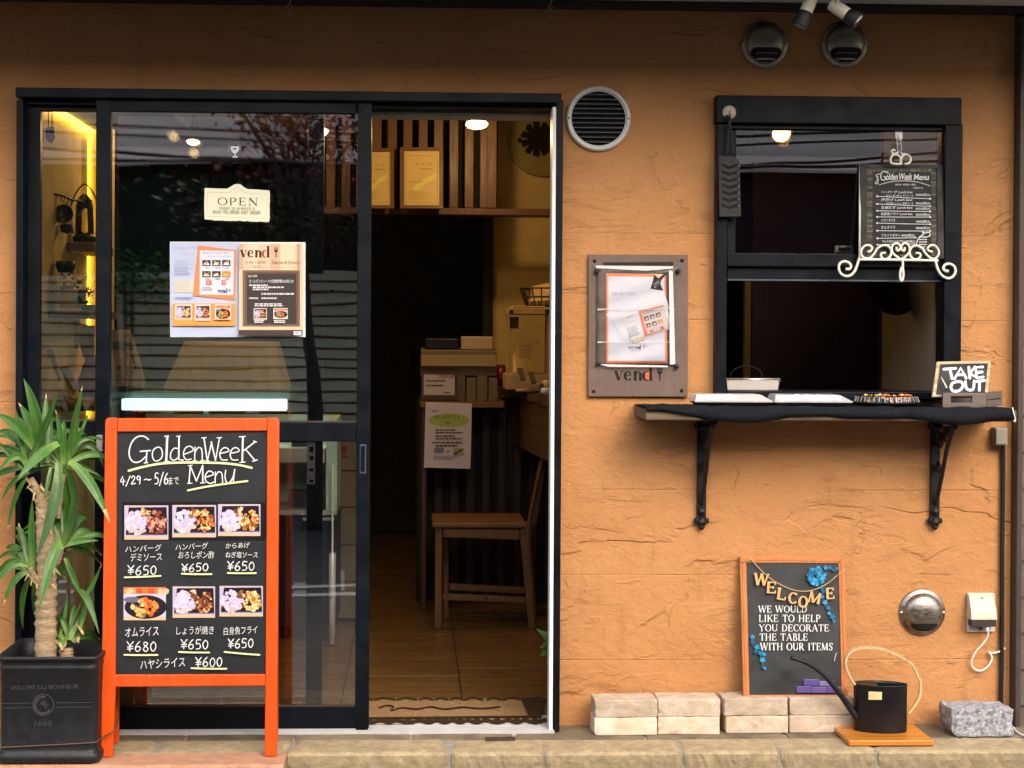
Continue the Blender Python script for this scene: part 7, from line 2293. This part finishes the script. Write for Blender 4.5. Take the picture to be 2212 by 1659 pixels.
mb = MB(); p = P(1232, 1480, -.35); mb.lathe([(.0001, 0), (.06, 0), (.075, .13), (.068, .13), (.0001, .11)], Matrix.Translation((p.x, .38, .001)), 24); mb.build('pot', M['pot'], t, smooth=True)

# ---------------------------------------------------------------- the yellow-lit niche behind the left pane
t = thing('niche_wall', 'yellow plaster side wall lit by a glowing strip behind the left pane', 'wall', (XL - .03, .7, 0))
mb = MB(); mb.box(XL - .06, XL, .172, 1.16, -.02, 2.384); mb.build('plaster', M['yellow'], t)
mb = MB(); mb.box(XL - .06, -1.192, 1.162, 1.22, -.02, 2.384); mb.build('end_panel', M['yellow'], t)
mb = MB(); mb.box(XL + .001, XL + .02, .20, 1.158, 2.07, 2.09); mb.box(XL + .001, XL + .007, 1.148, 1.158, .95, 2.069); mb.build('led_strip', M['ledy'], t)
mb = MB(); mb.box(XL + .001, XL + .40, .18, 1.158, 2.092, 2.12); mb.build('valance', M['darkwall'], t)
def npt(x, y, d): return P(*nn_(x, y), d)
def shelf_board(x0, y0, x1, y1, d0, d1, label):
    a, b = npt(x0, y0, d0), npt(x1, y1, d0)
    mb = MB(); mb.box(XL + .002, b.x, -d0, -d1, b.z, a.z); tag(mb.build('wall_shelf', M['weather'], bevel=.002), label, 'shelf', 'shelves in the yellow niche')
shelf_board(90, 1040, 318, 1080, -.45, -1.0, 'lower plank shelf in the yellow niche carrying the small pots')
shelf_board(250, 700, 345, 745, -.75, -1.13, 'upper plank shelf in the yellow niche under the lantern')
shelf_board(100, 1520, 345, 1550, -.30, -1.0, 'pale display ledge at the bottom of the niche')
def nthing(name, label, cat, x, y, d): return thing(name, label, cat, tuple(npt(x, y, d)))
t = nthing('hanging_spatula', 'dark metal spatula hanging at the top of the yellow niche', 'spatula', 120, 200, -.40)
mb = MB()
for x in (115, 132): mb.tube([npt(x, 40, -.4), npt(x - 2, 130, -.4)], .002, 6)
mb.build('handle', M['iron'], t)
mb = MB(); mb.slab(WP(-.4), [nn_(98, 120), nn_(140, 115), nn_(146, 165), nn_(130, 200), nn_(112, 190), nn_(98, 170)], .004); mb.build('blade', M['iron'], t)
t = nthing('hook_rail', 'black iron hook rail curling out from the niche wall', 'rail', 200, 480, -.7)
mb = MB(); mb.tube(smooth([tuple(npt(x, y, -.5 - .3 * (x - 110) / 180)) for x, y in ((110, 452), (150, 455), (190, 465), (230, 482), (280, 492), (292, 510), (280, 540), (262, 570))], 5), .005, 6)
mb.bar(npt(110, 410, -.5), npt(110, 490, -.5), .012, .006)
for x, y in ((180, 462), (195, 468), (210, 474), (232, 484)): mb.tube([npt(x, y, -.6), npt(x - 4, y + 30, -.6)], .002, 6)
mb.build('rail_bar', M['iron'], t)
t = nthing('frying_pan', 'small black frying pan hanging from the niche hook rail', 'pan', 190, 600, -.6)
mb = MB(); mb.lathe([(.0001, 0), (.03, 0), (.036, .014), (.034, .014), (.028, .003), (.0001, .003)], Matrix.Translation(npt(192, 560, -.6)) @ Matrix.Rotation(rad(80), 4, 'X'), 24); mb.build('bowl', M['pot'], t, smooth=True)
mb = MB(); mb.bar(npt(205, 500, -.6), npt(198, 540, -.6), .012, .004); mb.build('handle', M['pot'], t)
mb = MB(); mb.lathe([(.0001, 0), (.022, .006), (.026, .032), (.012, .036), (.0001, .036)], Matrix.Translation(npt(205, 655, -.62)), 16); tag(mb.build('small_kettle', M['pot'], smooth=True), 'dark little kettle hanging under the frying pan in the niche', 'kettle')
t = nthing('lantern', 'dark metal lantern with glass sides on the upper niche shelf', 'lantern', 295, 700, -.85)
c = npt(295, 698, -.85)
mb = MB(); mb.lathe([(.0001, 0), (.042, 0), (.045, .02), (.03, .03), (.0001, .03)], Matrix.Translation(c), 20); mb.lathe([(.02, .145), (.032, .13), (.028, .16), (.012, .18), (.0001, .185)], Matrix.Translation(c), 20)
for a in range(4): mb.bar(c + Vector((.034 * math.cos(a * 1.57 + .7), .034 * math.sin(a * 1.57 + .7), .025)), c + Vector((.03 * math.cos(a * 1.57 + .7), .03 * math.sin(a * 1.57 + .7), .14)), .008, .008)
mb.build('frame', M['pot'], t, smooth=False)
mb = MB(); mb.lathe([(.026, .03), (.030, .08), (.024, .135)], Matrix.Translation(c), 20); mb.build('chimney', M['clear'], t, smooth=True)
mb = MB(); mb.tube(smooth([tuple(c + Vector((-.042, 0, .03))), tuple(c + Vector((-.05, 0, .14))), tuple(c + Vector((0, 0, .22))), tuple(c + Vector((.05, 0, .14))), tuple(c + Vector((.042, 0, .03)))], 5), .003, 6); mb.build('handle', M['pot'], t)
mb = MB(); mb.lathe([(.0001, 0), (.026, .0), (.036, .024), (.034, .04), (.03, .04), (.0001, .035)], Matrix.Translation(npt(200, 850, -.55)), 20); tag(mb.build('black_bowl', M['pot'], smooth=True), 'black bowl above the small succulents in the niche', 'bowl')
mb = MB(); a = npt(168, 935, -.5); b = npt(255, 1030, -.5); mb.box(a.x, b.x, .5, .6, b.z, a.z); tag(mb.build('wooden_box', M['kraft'], bevel=.002), 'tan wooden box on the lower niche shelf', 'box')
rnd = random.Random(41)
for x, y, r, lab in ((200, 890, .05, 'dark succulent in the black bowl of the niche'), (265, 910, .045, 'feathery little succulent beside the wooden box'), (315, 985, .035, 'small succulent at the shelf end by the glowing strip')):
    t = nthing('succulent', lab, 'plant', x, y + 60, -.55); t['group'] = 'small plants in the niche'
    c = npt(x, y, -.55)
    mb = MB()
    for k in range(60):
        dv = Vector((rnd.gauss(0, 1), rnd.gauss(0, 1), rnd.gauss(0, .7)))
        dv.normalize()
        p = c + dv * r * rnd.uniform(.2, 1)
        s = dv.cross(Vector((0, 0, 1)) + dv * .1).normalized() * .006
        mb.add([p - s, p + s, p + dv * .022], [(0, 1, 2)])
    mb.build('leaves', M['green'], t)
    mb = MB(); mb.lathe([(.0001, -.07), (.022, -.07), (.028, -.02), (.0001, -.02)], Matrix.Translation(c), 14); mb.build('pot', M['pot'], t, smooth=True)
for k, (poly, d, m_, nm, lab) in enumerate((
        ([(100, 1240), (135, 1235), (175, 1380), (165, 1400)], -.36, 'kraft', 'wood_offcut', 'pale split stick leaning at the front of the niche'),
        ([(165, 1330), (210, 1320), (262, 1420), (240, 1475), (205, 1420)], -.40, 'kraft', 'wood_offcut', 'broad pale wood piece crossing the leaning stick in the niche'),
        ([(180, 1090), (270, 1090), (262, 1235), (170, 1225)], -.9, 'linen', 'paper_sheet', 'tan paper panel standing behind the sticks in the niche'),
        ([(120, 870), (145, 860), (182, 1000), (150, 1010)], -.48, 'kraft', 'wood_strip', 'thin wooden strip leaning on the lower niche shelf'),
        ([(275, 1110), (345, 1120), (345, 1280), (290, 1280), (265, 1200)], -.95, 'linen', 'paper_bag', 'tan paper bag standing at the back right of the niche'))):
    mb = MB(); mb.slab(WP(d), [nn_(*p) for p in poly], .012); tag(mb.build(nm, M[m_], bevel=.001), lab, nm.split('_')[-1])
mb = MB(); mb.lathe([(.0001, 0), (.035, 0), (.045, .05), (.03, .10), (.018, .13), (.022, .15), (.0001, .15)], Matrix.Translation(npt(322, 1480, -.5)), 20); tag(mb.build('red_vase', M['red'], smooth=True), 'dark red glazed vase at the bottom right of the niche', 'vase')
mb = MB(); mb.slab(WP(-.38), [nn_(160, 1440), nn_(245, 1490), nn_(150, 1505)], .01); tag(mb.build('wood_wedge', M['kraft']), 'triangular wood wedge on the pale display ledge', 'wedge')

# ---------------------------------------------------------------- behind the door glass: lit counter case, draped cabinet, paper bag
t = thing('lit_counter_case', 'glass counter case with a white fluorescent top behind the door glass', 'display case', tuple(P(480, 1340, -1.2)))
zt3 = P(450, 862, -.62).z; zb3 = P(450, 887, -.62).z
a, b = P(262, 875, -.62).x, P(619, 875, -.62).x
mb = MB(); mb.box(a, b, .62, .66, zb3, zt3); mb.build('light_tube', M['tube'], t, bevel=.004)
mb = MB(); mb.box(a - .1, b + .01, .668, 1.35, zt3 + .002, zt3 + .02); mb.build('top', mat('pale green glass top', (.10, .20, .18), .2), t)
mb = MB(); p = P(444, 890, -.63); mb.box(p.x - .008, p.x + .008, .63, .65, p.z - .09, zb3 - .001); mb.build('bracket', M['mint'], t)
# lower glazed case to the right, seen through the lower pane
a, b = P(600, 1000, -1.4).x, P(728, 1000, -1.4).x
zA, zB = P(650, 905, -1.4).z, P(650, 1102, -1.4).z
mb = MB(); mb.box(a - .6, b, 1.75, 1.78, zB, zA); mb.build('lining', M['mint'], t)
mb = MB(); mb.box(b - .045, b, 1.40, 1.75, zB, zA); mb.build('side_post', M['mint'], t)
mb = MB(); z_ = P(650, 985, -1.4).z; mb.box(a - .6, b - .05, 1.42, 1.74, z_ - .03, z_ + .03); mb.build('shelf', mat('shelf edge', (.42, .42, .36), .5), t)
mb = MB(); mb.box(a - .6, b, 1.40, 1.78, zB - .02, zB - .001); mb.build('sill', mat('case sill', (.5, .52, .48), .4, .4), t)
mb = MB(); mb.box(a - .6, b, 1.40, 1.80, .08, zB - .021); mb.build('base_cabinet', M['canblack'], t)
mb = MB(); zz = P(650, 1121, -1.4).z; mb.box(b - .14, b - .01, 1.395, 1.399, zz - .006, zz + .006); mb.build('badge_strip', M['alu'], t)
ld = bpy.data.lights.new('case_light', 'AREA'); ld.energy = .5; ld.color = (.7, 1, .88); ld.shape = 'RECTANGLE'; ld.size = .6; ld.size_y = .1
lo = bpy.data.objects.new('case_light', ld); COL.objects.link(lo); lo.location = (a - .1, 1.55, zA - .01); lo.parent = t; lo.matrix_parent_inverse = WM(t).inverted()
for k, (x, y, r_, lab) in enumerate(((655, 980, .035, 'dark cake box on the shelf of the lit case'), (655, 1096, .045, 'dark cake box at the bottom of the lit case'))):
    p = P(x - 8, y, -1.5); mb = MB(); mb.box(p.x - r_, p.x + r_, 1.5, 1.6, (z_ + .031) if k == 0 else zB + .001, ((z_ + .031) if k == 0 else zB) + .07); tag(mb.build('cake_box', M['pot'], bevel=.003), lab, 'box', 'dark boxes in the lit case')
a, b = P(732, 1000, -1.9).x, P(770, 1000, -1.9).x
t = thing('tiled_pier', 'narrow olive tiled pier beside the lit case in the door glass', 'pier', (a, 1.95, 0))
mb = MB()
for k in range(5): mb.box(a - .005, b + .06, 1.9, 2.0, .02 + .165 * k, .18 + .165 * k)
mb.build('tiles', mat('olive beige tile', (.19, .15, .075), .5, var=.15), t)
pr = Print(WP(-1.9)); pr.disc(740, 972, 10, 10, S(120, 40, 30)); pr.rect(731, 984, 750, 990, S(120, 40, 30)); pr.rect(734, 1232, 744, 1276, S(200, 200, 200)); pr.build('stickers', M['ink'], t)
mb = MB(); p = P(712, 1200, -1.45); mb.lathe([(.014, .01), (.014, P(712, 1190, -1.45).z), (.004, P(712, 1185, -1.45).z), (.004, P(712, 1000, -1.45).z)], Matrix.Translation((P(718, 1200, -1.36).x, 1.36, 0)), 14); tag(mb.build('broom', M['ventwhite'], smooth=True), 'pale rolled umbrella or pole standing by the lit case', 'pole')

t = thing('draped_cabinet', 'cabinet under a tan linen cloth above the lit counter case', 'cabinet', tuple(P(485, 860, -1.4)))
mb = MB()
y0, y1 = 1.0, 1.32
zb4, zt4 = zt3 + .022, P(480, 738, -1.1).z
ax, bx2 = P(351, 862, -1.0).x, P(617, 862, -1.0).x
ax2, bx3 = P(398, 738, -1.15).x, P(596, 738, -1.15).x
n = 26
vs, fs = [], []
for j in range(9):
    f = j / 8
    for i in range(n + 1):
        u = i / n
        x = (ax + (ax2 - ax) * f) + ((bx2 + (bx3 - bx2) * f) - (ax + (ax2 - ax) * f)) * u
        vs.append((x, y0 + .15 * f + (.006 * math.sin(u * 40) + .008 * math.sin(u * 13)) * (1 - f * .8), zb4 + (zt4 - zb4) * f - (.008 * math.sin(u * 3.14) if j == 8 else 0)))
m0 = len(vs)
for i in range(n + 1): vs.append((ax2 + (bx3 - ax2) * i / n, y1, zt4))
for j in range(9):
    for i in range(n):
        a0 = j * (n + 1) + i
        fs.append((a0, a0 + 1, a0 + n + 2, a0 + n + 1))
mb.add(vs, fs); mb.add([(bx2, y0, zb4), (bx3, y0 + .15, zt4), (bx3, y1, zt4), (bx2, y1, zb4)], [(3, 2, 1, 0)]); mb.add([(ax, y0, zb4), (ax2, y0 + .15, zt4), (ax2, y1, zt4), (ax, y1, zb4)], [(0, 1, 2, 3)])
mb.build('cloth', M['linen'], t, smooth=False)
mb = MB(); mb.box(ax2 - .01, bx3, y0 + .165, y1 - .01, zb4, zt4 - .02); mb.build('carcass', M['darkwall'], t)
t = thing('paper_carrier', 'tan paper carrier bag standing left of the draped cabinet behind the glass', 'bag', tuple(P(265, 850, -.9)))
mb = MB(); mb.slab(TP(.82, zt3 + .02, .90, P(270, 715, -.9).z), [lg(720, 505), lg(945, 508), lg(1010, 720), lg(1040, 850), lg(1030, 920), lg(720, 925)], .07); mb.build('bag_body', M['kraft'], t, bevel=.004)
pr = Print(TP(.82, zt3 + .02, .90, P(270, 715, -.9).z), f=lg); pr.poly([(720, 590), (955, 600), (975, 660), (720, 655)], S(120, 110, 95)); pr.disc(870, 788, 14, 14, S(110, 80, 50)); pr.disc(880, 640, 14, 10, S(150, 90, 60)); pr.stroke([(720, 872), (990, 875)], 6, S(110, 80, 50), False); pr.poly([(955, 690), (975, 690), (1000, 790), (985, 800)], S(70, 60, 55)); pr.build('print', M['ink'], t)

# ================================================================ across the street, mirrored in the glass
OW = 7.0
def op(x, y, w_=OW):
    p = P(x, y, -w_)
    return Vector((p.x, -w_, p.z))
t = thing('house_opposite', 'house across the street with pale boarded eave, dark screen and slatted shutter', 'house', (0, -OW - 1, -.07))
zg = -.068
mb = MB(); mb.box(-9, 9, -OW - 4, -OW - .02, zg, op(500, 360).z); mb.build('wall', M['maroon'], t)
mb = MB()
z = op(500, 358).z
zt5 = 3.75
k = 0
while z < zt5:
    h_ = .155 if k % 3 else .12
    y_ = -OW + .22 - .75 * k * .15
    mb.add([(-9, y_, z), (9, y_, z), (9, y_ - .11, z + h_ - .012), (-9, y_ - .11, z + h_ - .012), (-9, y_, z - .03), (9, y_, z - .03), (9, y_ - .13, z + h_ - .05), (-9, y_ - .13, z + h_ - .05)], [(1, 0, 3, 2), (4, 5, 6, 7), (0, 1, 5, 4), (2, 3, 7, 6), (0, 4, 7, 3), (1, 2, 6, 5)])
    z += h_ + .004
    k += 1
mb.build('eave_boards', M['concrete'], t, bevel=.006)  # boards leaned back to catch more sky light and mirror brighter
mb = MB(); mb.box(-9, 9, -OW - 4.2, -OW - .65, op(500, 358).z - .1, zt5 - .1); mb.build('roof', M['brown'], t)
a, b = op(150, 500), op(700, 598)
mb = MB(); mb.box(-3.2, b.x, -OW + .0, -OW + .04, b.z, op(500, 364).z); mb.build('screen', M['netting'], t)
a, b = op(270, 600), op(1020, 915)
mb = MB()
z = b.z
while z < a.z:
    mb.add([(-4.2, -OW + .02, z), (b.x, -OW + .02, z), (b.x, -OW + .055, z + .012), (-4.2, -OW + .055, z + .012), (b.x, -OW + .03, z + .075), (-4.2, -OW + .03, z + .075)], [(1, 0, 3, 2), (2, 3, 5, 4)])
    z += .082
mb.build('shutter', M['shutter'], t)
mb = MB(); a = op(262, 700); mb.box(a.x - .05, a.x + .05, -OW + .0, -OW + .09, zg, op(262, 590).z); mb.build('post', M['shutter'], t)
for k, (y0, sag) in enumerate(((262, .10), (286, .08), (318, .14), (340, .06))):
    mb = MB(); w_ = OW - .6 - .3 * k
    A, B = op(60, y0, w_), op(2100, y0 + 8, w_)
    mb.tube([A.lerp(B, i / 16) + Vector((0, 0, -sag * 4 * (i / 16) * (1 - i / 16))) for i in range(-4, 21)], .011, 6)
    tag(mb.build('overhead_wire', M['black'], smooth=True), ['topmost', 'second from the top', 'third from the top', 'lowest'][k] + ' of the overhead wires mirrored in the glass', 'wire', 'overhead wires across the street')
# maple
t = thing('maple_tree', 'purple red maple tree across the street mirrored in the door glass', 'tree', (op(660, 800, 5.9).x, -5.9, zg))
c = op(640, 400, 5.9)
mb = MB()
base = Vector((c.x + .12, -5.95, zg))
mb.tube(smooth([tuple(base), tuple(base + Vector((.03, 0, .7))), tuple(base + Vector((-.03, .05, 1.4))), tuple(c + Vector((0, 0, .1)))], 6), [.07 - .0025 * i for i in range(19)], 10)
rnd = random.Random(77)
tips = []
for k in range(16):
    a = rnd.random() * 6.28
    p0 = base.lerp(c, rnd.uniform(.55, .95)); p0.y = -5.9
    p1 = c + Vector((rnd.uniform(-.62, .62), rnd.uniform(-.35, .35), rnd.uniform(-.35, .75)))
    mb.tube(smooth([tuple(p0), tuple(p0.lerp(p1, .5) + Vector((0, 0, .08))), tuple(p1)], 5), [.022 - .0017 * i for i in range(11)], 6)
    tips.append(p1)
mb.build('trunk', M['trunk'], t, smooth=True)
mb = MB()
for k in range(3000):
    tp = rnd.choice(tips)
    p = tp + Vector((rnd.gauss(0, .17), rnd.gauss(0, .15), rnd.gauss(0, .12)))
    up = p.z > c.z + .0
    mb.ink = S(*rnd.choice([(120, 22, 36), (150, 30, 44), (88, 24, 34), (120, 44, 36), (160, 50, 54)] if up else [(40, 62, 32), (52, 70, 36), (70, 60, 44), (60, 44, 40)]), .6)
    u = Vector((rnd.gauss(0, 1), rnd.gauss(0, 1), rnd.gauss(0, .6))).normalized()
    v = u.cross(Vector((rnd.gauss(0, 1), rnd.gauss(0, 1), 1))).normalized()
    s = rnd.uniform(.02, .045)
    mb.add([p - u * s, p + v * s * .45, p + u * s, p - v * s * .45], [(0, 1, 2, 3)])
mb.build('crown', M['maple'], t)
t = thing('garden_shrub', 'low bright green shrub in front of the slatted shutter across the street', 'shrub', (op(280, 700, 6.6).x, -6.6, zg))
c = op(285, 605, 6.6)
mb = MB()
for k in range(900):
    p = c + Vector((rnd.gauss(0, .2), rnd.gauss(0, .12), rnd.gauss(0, .10)))
    u = Vector((rnd.gauss(0, 1), rnd.gauss(0, 1), rnd.gauss(0, .6))).normalized(); v = u.cross(Vector((0, .3, 1))).normalized()
    s = rnd.uniform(.015, .035)
    mb.add([p - u * s, p + v * s * .5, p + u * s, p - v * s * .5], [(0, 1, 2, 3)])
mb.build('foliage', M['herb'], t)
mb = MB()
for k in range(5): mb.tube([Vector((c.x + rnd.uniform(-.05, .05), -6.6, zg)), c + Vector((rnd.uniform(-.15, .15), 0, rnd.uniform(-.05, .1)))], .012, 6)
mb.build('stems', M['trunk'], t)
